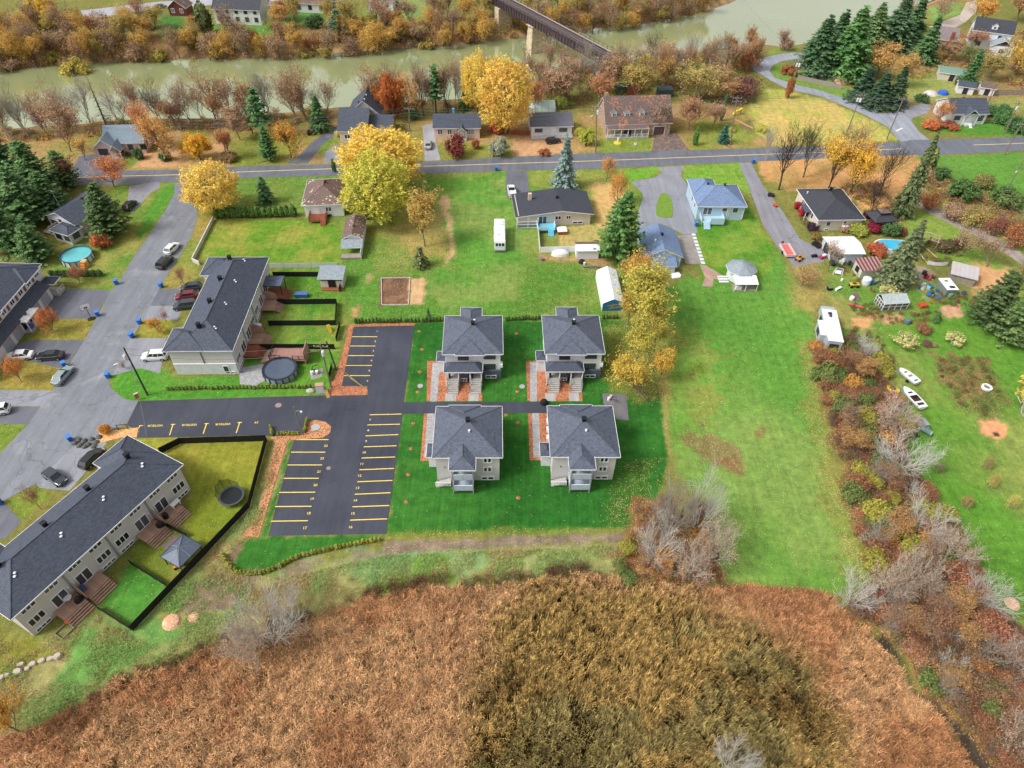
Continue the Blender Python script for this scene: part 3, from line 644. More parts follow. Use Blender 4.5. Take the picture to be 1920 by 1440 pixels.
for q in([(801,677),(828,677),(852,700),(904,734),(904,752.5),(800,752.5)],[(788,865),(795,776),(815,776),(815,864)],[(986,677),(1014,677),(1030,700),(1092,736),(1092,752.5),(989,752.5)],[(990,775),(1026,775),(1030,862),(1014,863),(993,863)]):
 sheet('mulch_bed',q,.04,MULCH,thick=.04)
PAV=blocks('grey_pavers',S(186,184,184),S(120,118,116),.6,.4,.12)
def pav_mat():
 m,n,l,b=nodes_of('paver_walk');g=n.new('ShaderNodeNewGeometry')
 br=n.new('ShaderNodeTexBrick');l.new(g.outputs['Position'],br.inputs['Vector']);br.inputs['Scale'].default_value=1;br.inputs['Brick Width'].default_value=.4;br.inputs['Row Height'].default_value=.3;br.inputs['Mortar Size'].default_value=.012
 br.inputs['Color1'].default_value=(*S(150,149,152),1);br.inputs['Color2'].default_value=(*S(178,177,178),1);br.inputs['Mortar'].default_value=(*S(120,118,116),1)
 l.new(br.outputs[0],b.inputs['Base Color']);b.inputs['Roughness'].default_value=.85;return m
PAVW=pav_mat()
for q in([(811,681),(825,681),(819.5,753),(806.5,753)],[(801.5,775.5),(815,775.5),(812,858),(795,859)],[(993.5,680),(1007,680),(1007,753),(994.5,753)],[(997.5,775),(1010,775),(1014.5,858),(1000,858)]):
 sheet('paver_walkway',q,.055,PAVW,thick=.05)
for q in([(835.5,738),(856,738),(855,752.5),(834.5,752.5)],[(879,737),(898,737),(897,752.5),(878,752.5)],[(1022,738),(1042,738),(1042,752.5),(1022,752.5)],[(1066,737),(1085,737),(1086,752.5),(1067,752.5)]):
 sheet('concrete_pad',q,.06,paving('pad_concrete',S(170,168,164),.12,.1,.8),thick=.06)
sheet('gravel_pad',[(1129,737.5),(1174,739),(1179,788),(1156,787),(1150,765),(1133,762)],.03,paving('bike_pad',S(112,108,112),.12,.2,.8),thick=.03)
# ------------------------------------------------------------------ buildings
ROOF_B=shingle('blue_black_shingles',S(84,90,104));ROOF_D=shingle('charcoal_shingles',S(69,75,89));ROOF_K=shingle('black_shingles',S(60,62,70),.22)
ROOF_BR=shingle('brown_shingles',S(110,90,84),.25,(S(196,180,170),.55));ROOF_BL=shingle('slate_blue_shingles',S(108,128,160),.22);ROOF_G=shingle('grey_shingles',S(138,148,156),.2)
ROOF_OLD=shingle('leafy_brown_shingles',S(104,88,84),.25,(S(170,112,80),.6));ROOF_TILE=shingle('slate_grey_roof',S(120,136,150),.14)
SID_BEIGE=siding('greige_siding',S(206,200,199));SID_WHITE=siding('white_siding',S(222,222,224));SID_BLUE=siding('pale_blue_siding',S(176,200,216));SID_CREAM=siding('cream_siding',S(206,198,186))
SID_DARK=siding('dark_blue_grey_siding',S(84,90,104),.3);SID_PINK=siding('pinkish_siding',S(222,190,182));SID_STONE=blocks('white_stone_cladding',S(206,206,208),S(160,160,162),.6,.2,.10);FIELDSTONE=blocks('field_stone',S(176,158,142),S(206,198,190),.45,.28,.35)
SID_REDB=siding('dark_red_siding',S(108,52,48),.25);SID_BROWN=siding('brown_log_siding',S(132,70,48),.25)
WTRIM=mat('white_trim',S(232,232,234),.5,.04);GTRIM=mat('grey_metal_trim',S(150,152,158),.5,.06);DTRIM=mat('dark_trim',S(48,50,58),.5,.1);BTRIM=mat('black_metal',S(30,31,34),.5,.15)
CONC=mat('concrete',S(176,172,168),.85,.12,1.5);WOODD=mat('stained_deck_wood',S(156,122,104),.75,.22,1.2,color2=S(176,142,122));WOODR=mat('red_brown_wood',S(146,82,60),.7,.2,1.2);WOODL=mat('pale_wood',S(206,168,116),.75,.15,1.5)
WOODG=mat('weathered_wood',S(150,140,128),.85,.2,1.5);GLASS=glass_mat();BALC=mat('frosted_balcony_panel',S(176,190,206),.35,.08,1.0);GARAGE=mat('grey_garage_door',S(160,168,178),.5,.06)
DECKBLUE=mat('blue_deck_paint',S(110,190,216),.6,.1);PALEBLUE=mat('pale_blue_paint',S(178,206,222),.55,.06);VENTB=mat('black_roof_vent',S(26,27,30),.55,.1);VENTW=mat('white_roof_vent',S(226,228,232),.45,.05)
BRICKR=mat('brown_shutter',S(134,78,62),.7,.15)
def hip(mb,x0,x1,y0,y1,z,rise,t=.2,over=0.0,sides='',ridge=None):
 x0-=over;x1+=over;y0-=over;y1+=over
 L,D=x1-x0,y1-y0
 if L>=D:
  h=D/2;a=(x0+(0 if 'w' in sides else h if L>D+.02 else L/2),(y0+y1)/2,z+rise);b=(x1-(0 if 'e' in sides else h if L>D+.02 else L/2),(y0+y1)/2,z+rise)
  A=[(x0,y0,z),(x1,y0,z),(x1,y1,z),(x0,y1,z)]
  F=[[A[0],A[1],b,a],[A[2],A[3],a,b],[A[1],A[2],b],[A[3],A[0],a]]
 else:
  h=L/2;a=((x0+x1)/2,y0+(0 if 's' in sides else h),z+rise);b=((x0+x1)/2,y1-(0 if 'n' in sides else h),z+rise)
  A=[(x0,y0,z),(x1,y0,z),(x1,y1,z),(x0,y1,z)]
  F=[[A[1],A[2],b,a],[A[3],A[0],a,b],[A[0],A[1],a],[A[2],A[3],b]]
 gab={'w':3,'e':2} if L>=D else{'s':2,'n':3}
 gi=[gab[c] for c in sides if c in gab]
 for i,f in enumerate(F):
  q=[]
  for p in f:
   if not q or(Vector(p)-Vector(q[-1])).length>1e-4:q.append(p)
  if(Vector(q[0])-Vector(q[-1])).length<1e-4:q=q[:-1]
  mb.face(q,2 if i in gi else 0)
 for i in range(4):
  p,q=A[i],A[(i+1)%4];mb.face([(p[0],p[1],z-t),(q[0],q[1],z-t),q,p],1)
 mb.face([(p[0],p[1],z-t) for p in A[::-1]],1)
 top=[p for p in(a,b)]
 for p in A:
  q=min(top,key=lambda k:(Vector(k)-Vector(p)).length)
  if not sides:mb.tube([p,q],.07,4)
 if(Vector(a)-Vector(b)).length>.1:mb.tube([a,b],.08,4)
 e=.06
 for i in range(4):
  p,q=Vector(A[i]),Vector(A[(i+1)%4])
  c=Vector(((x0+x1)/2,(y0+y1)/2,z));
  d=(q-p).normalized();nrm=Vector((d.y,-d.x,0))
  mb.add([p-d*e,q+d*e,q+nrm*e+d*e,p+nrm*e-d*e,p-d*e+Vector((0,0,.05)),q+d*e+Vector((0,0,.05)),q+nrm*e+d*e+Vector((0,0,.05)),p+nrm*e-d*e+Vector((0,0,.05))],[(4,5,6,7)[::-1],(3,2,6,7),(0,1,2,3)],1)
 return mb
def gable(mb,x0,x1,y0,y1,z,rise,axis='x',over=.4,t=.16):
 if axis=='x':
  cy=(y0+y1)/2;s=rise/((y1-y0)/2)
  for sg in(-1,1):
   e=cy+sg*((y1-y0)/2+over);ze=z-s*over
   P=[(x0-over,e,ze),(x1+over,e,ze),(x1+over,cy,z+rise),(x0-over,cy,z+rise)]
   slab(mb,P if sg<0 else P[::-1],t)
 else:
  cx=(x0+x1)/2;s=rise/((x1-x0)/2)
  for sg in(-1,1):
   e=cx+sg*((x1-x0)/2+over);ze=z-s*over
   P=[(e,y1+over,ze),(e,y0-over,ze),(cx,y0-over,z+rise),(cx,y1+over,z+rise)]
   slab(mb,P if sg<0 else P[::-1],t)
 return mb
def slab(mb,P,t=.12):
 lo=[(p[0],p[1],p[2]-t) for p in P];n=len(P)
 mb.face(P,0);mb.face(lo[::-1],1)
 for i in range(n):mb.face([lo[i],lo[(i+1)%n],P[(i+1)%n],P[i]],1)
def gwall(mb,x0,x1,y0,y1,z0,z1,rise=0,axis='x',mi=0):
 mb.box(x0,x1,y0,y1,z0,z1,mi)
 if rise:
  if axis=='x':
   for x,o in((x0,1),(x1,0)):
    f=[(x,y0,z1),(x,y1,z1),(x,(y0+y1)/2,z1+rise)];mb.face(f[::-1] if o else f,mi)
  else:
   for y,o in((y0,0),(y1,1)):
    f=[(x0,y,z1),(x1,y,z1),((x0+x1)/2,y,z1+rise)];mb.face(f[::-1] if o else f,mi)
 return mb
WIN={}
def window(par,face,u,z,w,h,n,B,fm=None,rows=1,name='window',depth=.10,b=.11):
 fm=fm or WTRIM;key=(w,h,n,rows,fm.name,depth,b)
 if key not in WIN:
  f=MB();g=MB()
  f.box(-w/2-b,w/2+b,-depth,0,-h/2-b,-h/2);f.box(-w/2-b,w/2+b,-depth,0,h/2,h/2+b)
  f.box(-w/2-b,-w/2,-depth,0,-h/2,h/2);f.box(w/2,w/2+b,-depth,0,-h/2,h/2)
  for i in range(1,n):x=-w/2+w*i/n;f.box(x-b*.55,x+b*.55,-depth+.01,0,-h/2,h/2)
  for i in range(1,rows):q=-h/2+h*i/rows;f.box(-w/2,w/2,-depth+.015,0,q-.03,q+.03)
  g.box(-w/2,w/2,-depth*.55,0,-h/2,h/2)
  WIN[key]=(f.mesh('window_frame',fm),g.mesh('pane',GLASS))
 x0,x1,y0,y1=B
 loc,rz={'S':((u,y0,z),0),'N':((u,y1,z),math.pi),'E':((x1,u,z),math.pi/2),'W':((x0,u,z),-math.pi/2)}[face]
 o=link(name,WIN[key][0],par,loc,rz);link('pane',WIN[key][1],o);return o
DOORM={}
def door(par,face,u,z,w,h,B,m=None,name='door'):
 m=m or WTRIM;key=(w,h,m.name)
 if key not in DOORM:
  f=MB();f.box(-w/2,w/2,-.07,0,0,h);f.box(-w/2-.1,-w/2,-.1,0,0,h+.1);f.box(w/2,w/2+.1,-.1,0,0,h+.1);f.box(-w/2,w/2,-.1,0,h,h+.1)
  g=MB().box(w/2-.14,w/2-.08,-.13,-.07,h*.46,h*.46+.05)
  DOORM[key]=(f.mesh('door',m),g.mesh('handle',BTRIM))
 x0,x1,y0,y1=B
 loc,rz={'S':((u,y0,z),0),'N':((u,y1,z),math.pi),'E':((x1,u,z),math.pi/2),'W':((x0,u,z),-math.pi/2)}[face]
 o=link(name,DOORM[key][0],par,loc,rz);link('handle',DOORM[key][1],o);return o
def gdoor(par,face,u,z,w,h,B,m=None):
 m=m or GARAGE;key=('g',w,h,m.name)
 if key not in DOORM:
  f=MB();k=4
  for i in range(k):f.box(-w/2,w/2,-.06,0,h*i/k+.012,h*(i+1)/k-.012)
  g=MB();g.box(-w/2-.16,-w/2,-.1,0,0,h+.16);g.box(w/2,w/2+.16,-.1,0,0,h+.16);g.box(-w/2,w/2,-.1,0,h,h+.16)
  DOORM[key]=(f.mesh('garage_door',m),g.mesh('door_frame',WTRIM))
 x0,x1,y0,y1=B
 loc,rz={'S':((u,y0,z),0),'N':((u,y1,z),math.pi),'E':((x1,u,z),math.pi/2),'W':((x0,u,z),-math.pi/2)}[face]
 o=link('garage_door',DOORM[key][0],par,loc,rz);link('door_frame',DOORM[key][1],o);return o
def vent(par,x,y,z,roof=None,s=.55):
 b=MB();b.box(-s*.4,s*.4,-s*.4,s*.4,-.35,s*.8);b.box(-s/2,s/2,-s/2,s/2,s*.8,s*.95);return b.build('roof_vent',VENTB,par,(x,y,z))
def pipe(par,x,y,z):return MB().cyl(0,0,-.2,.35,.13,n=8).cyl(0,0,.35,.42,.2,.1,n=8).build('vent_pipe',VENTW,par,(x,y,z))
def steps(mb,x0,x1,y0,y1,z0,z1,n,axis='y',mi=0):
 for i in range(n):
  a=y0+(y1-y0)*i/n;b=y0+(y1-y0)*(i+1)/n;zt=z0+(z1-z0)*(i+1)/n
  lo,hi=min(a,b),max(a,b)
  if axis=='y':mb.box(x0,x1,lo+.002,hi-.002,zt-(z1-z0)/n*1.0+.004,zt,mi)
  else:mb.box(lo+.002,hi-.002,x0,x1,zt-(z1-z0)/n+.004,zt,mi)
 return mb
def railing(par,pts,z,h=1.0,m=None,post=1.6,bal=.14,name='railing'):
 m=m or BTRIM;b=MB()
 for(p,q) in zip(pts[:-1],pts[1:]):
  p,q=Vector((*p,z)),Vector((*q,z));d=q-p;L=d.length
  b.obox(p+Vector((0,0,h-.05)),q+Vector((0,0,h-.05)),.06,.06);b.obox(p+Vector((0,0,.08)),q+Vector((0,0,.08)),.04,.05)
  n=max(1,round(L/post))
  for i in range(n+1):c=p+d*i/n;b.box(c.x-.045,c.x+.045,c.y-.045,c.y+.045,z,z+h+.04)
  n=int(L/bal) if bal else 0
  for i in range(1,n):c=p+d*i/n;b.box(c.x-.012,c.x+.012,c.y-.012,c.y+.012,z+.1,z+h-.06)
 return b.build(name,m,par)
def deck(par,x0,x1,y0,y1,z,m=None,name='deck',along='x',pitch=.145):
 m=m or WOODD
 fr=MB();fr.box(x0,x1,y0,y0+.06,z-.26,z-.035);fr.box(x0,x1,y1-.06,y1,z-.26,z-.035);fr.box(x0,x0+.06,y0,y1,z-.26,z-.036);fr.box(x1-.06,x1,y0,y1,z-.26,z-.036)
 for x in(x0+.06,x1-.18):
  for y in(y0+.06,y1-.18):fr.box(x,x+.12,y,y+.12,0,z-.27)
 f=fr.build(name,m,par)
 L=(y1-y0) if along=='x' else(x1-x0);n=max(1,round(L/pitch));key=('bd',round(x1-x0,2),round(y1-y0,2),along,m.name,pitch)
 if key not in WIN:
  w=L/n-.012;WIN[key]=(MB().box(x0-x1,0,0,w,-.035,0) if along=='x' else MB().box(0,w,y0-y1,0,-.035,0)).mesh('board',m)
 for i in range(n):
  link('board',WIN[key],f,(x1,y0+L*i/n,z) if along=='x' else(x0+L*i/n,y1,z))
 return f
def hit(px,face,B,root):
 o=Vector((0,0,CAMH));d=W(*px)-o;c,s=math.cos(-root.rotation_euler.z),math.sin(-root.rotation_euler.z)
 rot=lambda v:Vector((v.x*c-v.y*s,v.x*s+v.y*c,v.z))
 o2=rot(o-root.location);d2=rot(d);x0,x1,y0,y1=B
 k,val={'S':(1,y0),'N':(1,y1),'E':(0,x1),'W':(0,x0)}[face]
 t=(val-o2[k])/d2[k];p=o2+d2*t
 return(p.x if face in 'SN' else p.y),p.z
def house_root(name,label,cat,pts,z,group=None,ang=None):
 c,a,L,D=rectfit(pts,z)
 if ang is not None:a=ang
 return thing(name,label,cat,(c.x,c.y,0),a,group),L,D
 # ---- the four new houses
def fourplex(label,pts,front,cx_shift,mirror):
 root,L,D=house_root('house',label,'house',pts,6.0,'new grey-roofed houses round the lane');L=D=10.4
 if not front:root.rotation_euler.z+=math.pi
 h=4.75;ze=6.0;B=(-h,h,-h,h);sx=mirror
 MB().box(-h,h,-h,h,.9,5.95).build('wall',SID_WHITE if front else SID_BEIGE,root)
 MB().box(-h+.01,h-.01,-h+.01,h-.01,-.2,.9).build('foundation',CONC if False else SID_BEIGE,root)
 r=MB();hip(r,-5.2,5.2,-5.2,5.2,ze,2.45)
 bx=cx_shift;hip(r,bx-1.95,bx+1.95,1.5,7.55,ze+.012,.92,.2)
 hip(r,-2.6+bx,2.6+bx,-5.45,1,ze+.008,1.2,.2)
 rf=r.build('roof',[ROOF_B,WTRIM,SID_BEIGE],root)
 vent(rf,0,0,ze+2.3,s=.7);pipe(rf,.25*sx,1.6,ze+1.75)
 bt=MB()
 for x in(bx-1.5,bx+1.5):bt.box(x-.08,x+.08,7.1,7.28,0,5.8)
 for z in(.75,3.35):bt.box(bx-1.58,bx+1.58,4.76,7.3,z,z+.2)
 bal=bt.build('balcony',GTRIM,root)
 for z in(.95,3.55):
  MB().box(bx-1.54,bx+1.54,4.78,7.22,z+.004,z+.03).build('balcony_floor',BALC,bal)
  g=MB();g.box(bx-1.5,bx-.02,7.2,7.24,z+.12,z+1.0);g.box(bx+.02,bx+1.5,7.2,7.24,z+.12,z+1.0);g.box(bx-1.54,bx-1.5,4.8,7.18,z+.12,z+1.0);g.box(bx+1.5,bx+1.54,4.8,7.18,z+.12,z+1.0);g.split('railing_panel',BALC,bal)
  t=MB();t.box(bx-1.58,bx+1.58,7.17,7.27,z+1.0,z+1.07);t.box(bx-1.58,bx-1.48,4.8,7.17,z+1.0,z+1.06);t.box(bx+1.48,bx+1.58,4.8,7.17,z+1.0,z+1.06);t.build('handrail',WTRIM,bal)
  window(root,'N',bx,z+1.1,1.9,2.0,2,B,name='patio_door')
 sd=1 if not front else 1
 st=MB();steps(st,5.0,6.1,bx+4.2,bx+1.9,.0,.9,5,'x');st.build('stair',CONC,root)
 railing(root,[(bx+4.2,6.15),(bx+1.95,6.15)],.4,.95,WTRIM,1.1,.2,'stair_railing')
 for z,w,hh in((.62,1.75,.5),(2.75,1.0,.85),(4.95,1.0,.85)):window(root,'N',-2.95,z,w,hh,2,B,WTRIM,depth=.12,b=.2)
 MB().box(3.4,3.55,4.75,4.86,3.2,3.4).box(1.9,2.05,4.75,4.86,3.2,3.4).split('wall_lamp',BTRIM,root)
 p=MB();hip(p,-5.0,1.65,-7.0,-4.2,3.5,.95,.22)
 p.build('porch_roof',[ROOF_D,WTRIM,SID_DARK],root)
 pp=MB()
 for x in(-4.7,-2.5,-.5,1.45):pp.box(x-.1,x+.1,-6.8,-6.6,.0,3.3)
 pp.split('porch_post',WTRIM,root)
 MB().box(-2.45,-.83,-5.9,-4.76,-.1,2.6).build('porch_bay',SID_DARK,root)
 MB().box(1.5,4.9,-5.15,-4.76,-.1,2.1).build('bay_panel',SID_DARK,root)
 for k,xc in enumerate((-3.46,.48)):
  s=MB();steps(s,xc-.88,xc+.88,-8.7,-6.55,0,1.5,7);s.box(xc-.88,xc+.88,-6.55,-4.78,.0,1.5);s.build('stair',CONC,root)
  railing(root,[(xc-.93,-8.5),(xc-.93,-6.6)],.5,1.3,GTRIM,1.2,.25,'stair_railing')
  railing(root,[(xc+.93,-8.5),(xc+.93,-6.6)],.5,1.3,GTRIM,1.2,.25,'stair_railing')
  door(root,'S',xc,1.52,1.0,2.1,B,DTRIM);MB().box(xc-.8,xc-.45,-6.4,-5.9,1.5,2.3).build('porch_seat',DTRIM,root)
 window(root,'S',-1.65,5.0,1.7,1.1,3,B,DTRIM,2);window(root,'S',2.9,5.05,1.8,.8,3,B,DTRIM,2);window(root,'S',2.9,2.75,1.8,1.0,3,B,DTRIM,2)
 window(root,'S',3.1,.7,1.7,.5,2,(-h,h,-5.15,h),WTRIM);window(root,'S',-1.65,.7,.9,.5,2,(-h,h,-5.9,h),WTRIM)
 t=MB()
 for x in(-4.65,-.55,.35,4.65):t.box(x-.1,x+.1,-h-.05,-h,3.4,5.8)
 t.split('corner_board',WTRIM,root)
 wx=-1 if front else 1
 s=MB();hip(s,wx*5.45-1.0,wx*5.45+1.0,-3.6 if front else-.2,-1.0 if front else 2.6,2.95,.6,.18);s.build('side_porch_roof',[ROOF_D,WTRIM,SID_WHITE],root)
 y0=-3.3 if front else.1
 MB().box(min(wx*4.76,wx*6.2),max(wx*4.76,wx*6.2),y0,y0+2.0,0,2.75).build('side_entrance',SID_WHITE,root)
 a=MB()
 for i in range(3):a.box(4.76,5.15,-2.6-i*1.0-.4,-2.6-i+.4,.9+i*.9,1.6+i*.9)
 a.split('heat_pump',WTRIM,root)
 return root
fourplex('grey pyramid-roofed new house with front stairs beside the upper parking lot',[(828,666),(943,665),(944,591),(833,592)],True,-.45,1)
fourplex('grey pyramid-roofed new house with front stairs nearest the yellow leaning trees',[(1019.5,666),(1134.5,664),(1125,590),(1015,591)],True,-.55,1)
fourplex('new house with rear balconies beside the numbered parking stalls',[(809,860),(944,859),(942.5,762),(816,761)],False,.7,-1)
fourplex('new house with rear balconies next to the grey gravel bicycle pad',[(1031,859),(1164.5,859),(1149.5,760),(1024.5,760)],False,.6,-1)
# ---- row houses
def rowhouse(label,c,rz,L,D,ze,proj,end_stone):
 root=thing('row_house',label,'row house',(*c,0),rz,'row houses along the street')
 hx,hy=L/2-.5,D/2-.5;B=(-hx,hx,-hy,hy)
 fy=hy-1.8
 MB().prism([(-hx,-hy),(hx,-hy),(hx,hy),(hx-5.6,hy),(hx-5.6,fy),(-hx+5.6,fy),(-hx+5.6,hy),(-hx,hy)],-.2,ze-.06).build('wall',SID_BEIGE,root)
 if end_stone:
  MB().box(-hx-.12,-hx-.003,-hy,hy,0,2.4).build('stone_band',SID_STONE,root);MB().box(-hx-.16,-hx-.002,-hy-.02,hy+.02,2.4,2.52).build('stone_cap',WTRIM,root)
  MB().box(-hx-.1,-hx-.002,-.1,0,2.5,ze-.2).build('downspout',DTRIM,root)
  window(root,'W',-hy+1.9,1.3,.8,1.3,1,(-hx-.1,hx,-hy,hy),WTRIM);window(root,'W',-hy+1.4,.35,1.5,.35,2,(-hx-.1,hx,-hy,hy),WTRIM)
 r=MB();hip(r,-L/2,L/2,-D/2,D/2-1.5,ze,2.75)
 for s_ in(-1,1):
  x0,x1=(L/2-6.1,L/2) if s_>0 else(-L/2,-L/2+6.1)
  hip(r,x0,x1,-1.0,D/2+.2,ze+.01,1.75,.2)
 rf=r.build('roof',[ROOF_D,WTRIM,SID_BEIGE],root)
 for k in range(4):
  x=-hx+(k+.5)*2*hx/4
  vent(rf,x,.25,ze+2.4,s=.7);pipe(rf,x+.3,-2.2,ze+1.65);pipe(rf,x,-2.5,ze+1.5)
 U=2*hx/4
 for k in range(4):
  u0=-hx+k*U;m=1 if k%2==0 else-1;mid=u0+U/2
  for q in(-1.6,1.55):window(root,'S',mid+q*m,ze-.85,1.75,.75,3,B)
  window(root,'S',mid-1.75*m,2.35,1.9,1.15,3,B);window(root,'S',mid+1.5*m,2.05,1.8,2.0,2,B,name='patio_door')
  window(root,'S',mid-1.75*m,.45,1.9,.4,3,B);door(root,'N',mid-1.9*m,.3,1.0,2.1,(-hx,hx,-hy,hy if k in(0,3) else fy),DTRIM)
  gdoor(root,'N',mid+1.0*m,0,2.6,2.3,(-hx,hx,-hy,hy if k in(0,3) else fy))
  window(root,'N',mid,ze-1.0,1.6,1.1,2,(-hx,hx,-hy,hy if k in(0,3) else fy))
  if k:MB().box(u0-.12,u0-.02,-hy-.12,-hy-.01,.1,ze-.2).box(u0+.02,u0+.12,-hy-.12,-hy-.01,.1,ze-.2).split('downspout',GTRIM,root)
  MB().box(mid+2.85*m-.1,mid+2.85*m+.1,-hy-.14,-hy-.01,2.5,2.75).build('wall_lamp',WTRIM,root)
 return root,B,U
_e1,_e3=W(344,871,5.8),W(20,1163,5.8);_d=(_e1-_e3);CANG=math.atan2(_d.y,_d.x);_mid=(_e1+_e3)/2+Vector((-math.sin(CANG),math.cos(CANG),0))*5.7
rowC,BC,UC=rowhouse('long grey row house with rear decks beside the trampoline lawn',(_mid.x,_mid.y),CANG,27.0,11.4,5.8,1,False)
_q=rectfit([(307.5,657.5),(436,660),(505,482),(391,483)],5.8)
BANG=_q[1]+math.pi/2
rowB,BB,UB=rowhouse('grey row house with a pale stone end wall above the visitor stalls',(_q[0].x,_q[0].y),BANG,27.8,11.7,5.8,1,True)
def rear_deck(root,B,x0,x1,depth,z,m,steps_side,screen,rail=True,label=None):
 y=B[2]-.03
 d=deck(root,x0,x1,y-depth,y,z,m,'deck')
 n=4;s=MB()
 for i in range(n):s.box(x0+.02,x1-.02,y-depth-.3*(i+1),y-depth-.3*i-.015,z-.2*(i+1)-.05,z-.2*(i+1))
 s.build('deck_steps',m,root)
 if screen is not None:
  b=MB();sx_=screen
  pts=[(y,z),(y,z+1.9),(y-depth*.55,z+1.9),(y-depth*.85,z+1.5),(y-depth,z+.9),(y-depth,z)]
  b.add([(sx_-.04,p[0],p[1]) for p in pts]+[(sx_+.04,p[0],p[1]) for p in pts],[tuple(range(6)),tuple(range(11,5,-1))]+[(i,6+i,6+(i+1)%6,(i+1)%6) for i in range(6)])
  b.build('privacy_screen',m,root)
 return d
for k in(0,2):
 u=BC[0]+(k+1)*UC
 rear_deck(rowC,BC,u+.15,u+3.4,2.2,.95,WOODD,0,u+.05);rear_deck(rowC,BC,u-3.4,u-.15,2.2,.95,WOODD,0,None)
u=BB[0]+UB
rear_deck(rowB,BB,u+.2,u+3.2,2.4,.95,WOODD,0,u+3.3);rear_deck(rowB,BB,u-3.2,u-.2,2.4,.95,WOODR,0,None)
u=BB[0]+3*UB
rear_deck(rowB,BB,u-3.4,u-.2,2.6,.95,WOODD,0,u-.05);rear_deck(rowB,BB,u+.2,u+3.8,3.4,.95,WOODR,0,None)
# ---- far-left row house, front to the street
def rowA():
 x0=W(109,547).x;y1=W(109,547).y+.6;L=27.0
 root=thing('row_house','white row house with grey garage doors and brown shutters facing the street','row house',(x0,y1,0),0,'row houses along the street')
 MB().box(-11.5,-1.6,-L,0,-.2,5.9).build('wall',SID_WHITE,root)
 MB().box(-1.6,0,-L,-2.4,-.2,2.9).build('garage_front',SID_WHITE,root)
 r=MB();hip(r,-12,-1.1,-L-.5,.5,5.9,2.7)
 for y in(-3.3,-16.8,-23.6):hip(r,-6.5,-.75,y-2.6,y+2.6,5.915,1.5,.2,0,'e' if False else '')
 rf=r.build('roof',[ROOF_D,WTRIM,SID_WHITE],root);vent(rf,-6.5,-8,8.4);vent(rf,-6.5,-16,8.4)
 p=MB();slab(p,[(.45,-L,2.85),(.45,-2.2,2.85),(-1.62,-2.2,4.0),(-1.62,-L,4.0)],.2);p.build('garage_roof',[ROOF_D,BRICKR],root)
 e=MB();hip(e,-1.6,1.3,-2.2,.4,3.0,.7,.2);e.build('entrance_roof',[ROOF_D,WTRIM,WTRIM],root)
 MB().box(-1.6,1.1,-2.1,.2,-.1,.5).build('porch',CONC,root);railing(root,[(1.1,-2.0),(1.1,.2)],.5,.95,WTRIM,1.1,.2)
 B=(-11.5,0,-L,0);B2=(-11.5,-1.6,-L,0)
 for y in(-4.6,-7.9,-14.6,-17.9,-24.0):gdoor(root,'E',y,0,2.6,2.3,B)
 for y in(-10.1,-12.3):
  q=MB();hip(q,-.2,1.6,y-1.0,y+1.0,2.7,.5,.18);q.build('entrance_roof',[WTRIM,WTRIM,WTRIM],root);MB().box(0,1.4,y-.9,y+.9,-.1,.4).build('porch',CONC,root);door(root,'E',y,.4,.95,2.1,B,DTRIM)
  pq=MB()
  for yy in(y-.85,y+.85):pq.box(1.25,1.4,yy-.07,yy+.07,.4,2.55)
  pq.split('porch_post',WTRIM,root)
 for i in range(9):
  y=-1.6-i*2.9;window(root,'E',y,5.0,1.1,1.0,2,B2);MB().box(-1.6,-1.54,y-1.75,y-1.15,4.2,5.7).build('shutter',BRICKR,root)
rowA()
# ---- detached houses
def simple_house(label,pts,ze,wallm,roofm,rise,kind='hip',over=.45,sides='',cat='house',name='house',base=None,trim=None,axis='x'):
 root,L,D=house_root(name,label,cat,pts,ze)
 hx,hy=L/2-over,D/2-over;B=(-hx,hx,-hy,hy)
 wl=MB();r=MB()
 if kind=='hip':wl.box(-hx,hx,-hy,hy,-.2,ze-.02);hip(r,-L/2,L/2,-D/2,D/2,ze,rise,.2,0,sides)
 else:gwall(wl,-hx,hx,-hy,hy,-.2,ze,rise,kind[-1]);gable(r,-hx,hx,-hy,hy,ze+.05,rise,kind[-1],over)
 wl.build('wall',wallm,root);rf=r.build('roof',[roofm,trim or WTRIM,wallm],root)
 return root,rf,B,L,D
rt,rf,B,L,D=simple_house('white bungalow under a brown hip roof strewn with leaves, behind the cedar hedge',[(562,385),(652.5,384),(646,336),(580,335.5)],3.2,SID_WHITE,ROOF_BR,2.3)
vent(rf,.3,.4,5.2);window(rt,'S',1.0,1.9,1.2,1.0,2,B);door(rt,'S',-1.9,.7,1.6,2.1,B,WTRIM);window(rt,'S',1.0,.3,.8,.3,1,B,DTRIM)
e=MB().box(B[1],B[1]+2.6,-1.8,1.2,-.1,2.9);e.build('side_entrance',SID_WHITE,rt);x=MB();hip(x,B[1]-.2,B[1]+2.9,-2.1,1.5,2.9,.6,.15);x.build('entrance_roof',[ROOF_BR,WTRIM,SID_WHITE],rt)
window(rt,'S',B[1]+.8,1.8,.6,.9,1,(B[0],B[1],-1.8,B[3]),DTRIM);door(rt,'S',B[1]+1.9,.5,.9,2.1,(B[0],B[1],-1.8,B[3]),WTRIM)
dk=deck(rt,-3.3,.6,B[2]-3.0,B[2],.75,WOODR);railing(rt,[(-3.2,B[2]),(-3.2,B[2]-2.9),(-.9,B[2]-2.9)],.75,1.0,WOODR,1.2,.12);s=MB();steps(s,-.7,.5,B[2]-4.1,B[2]-3.0,0,.7,4);s.build('deck_steps',WOODR,rt)
railing(rt,[(.5,B[2]),(.5,B[2]-2.9)],.75,1.0,WOODR,1.2,.12)
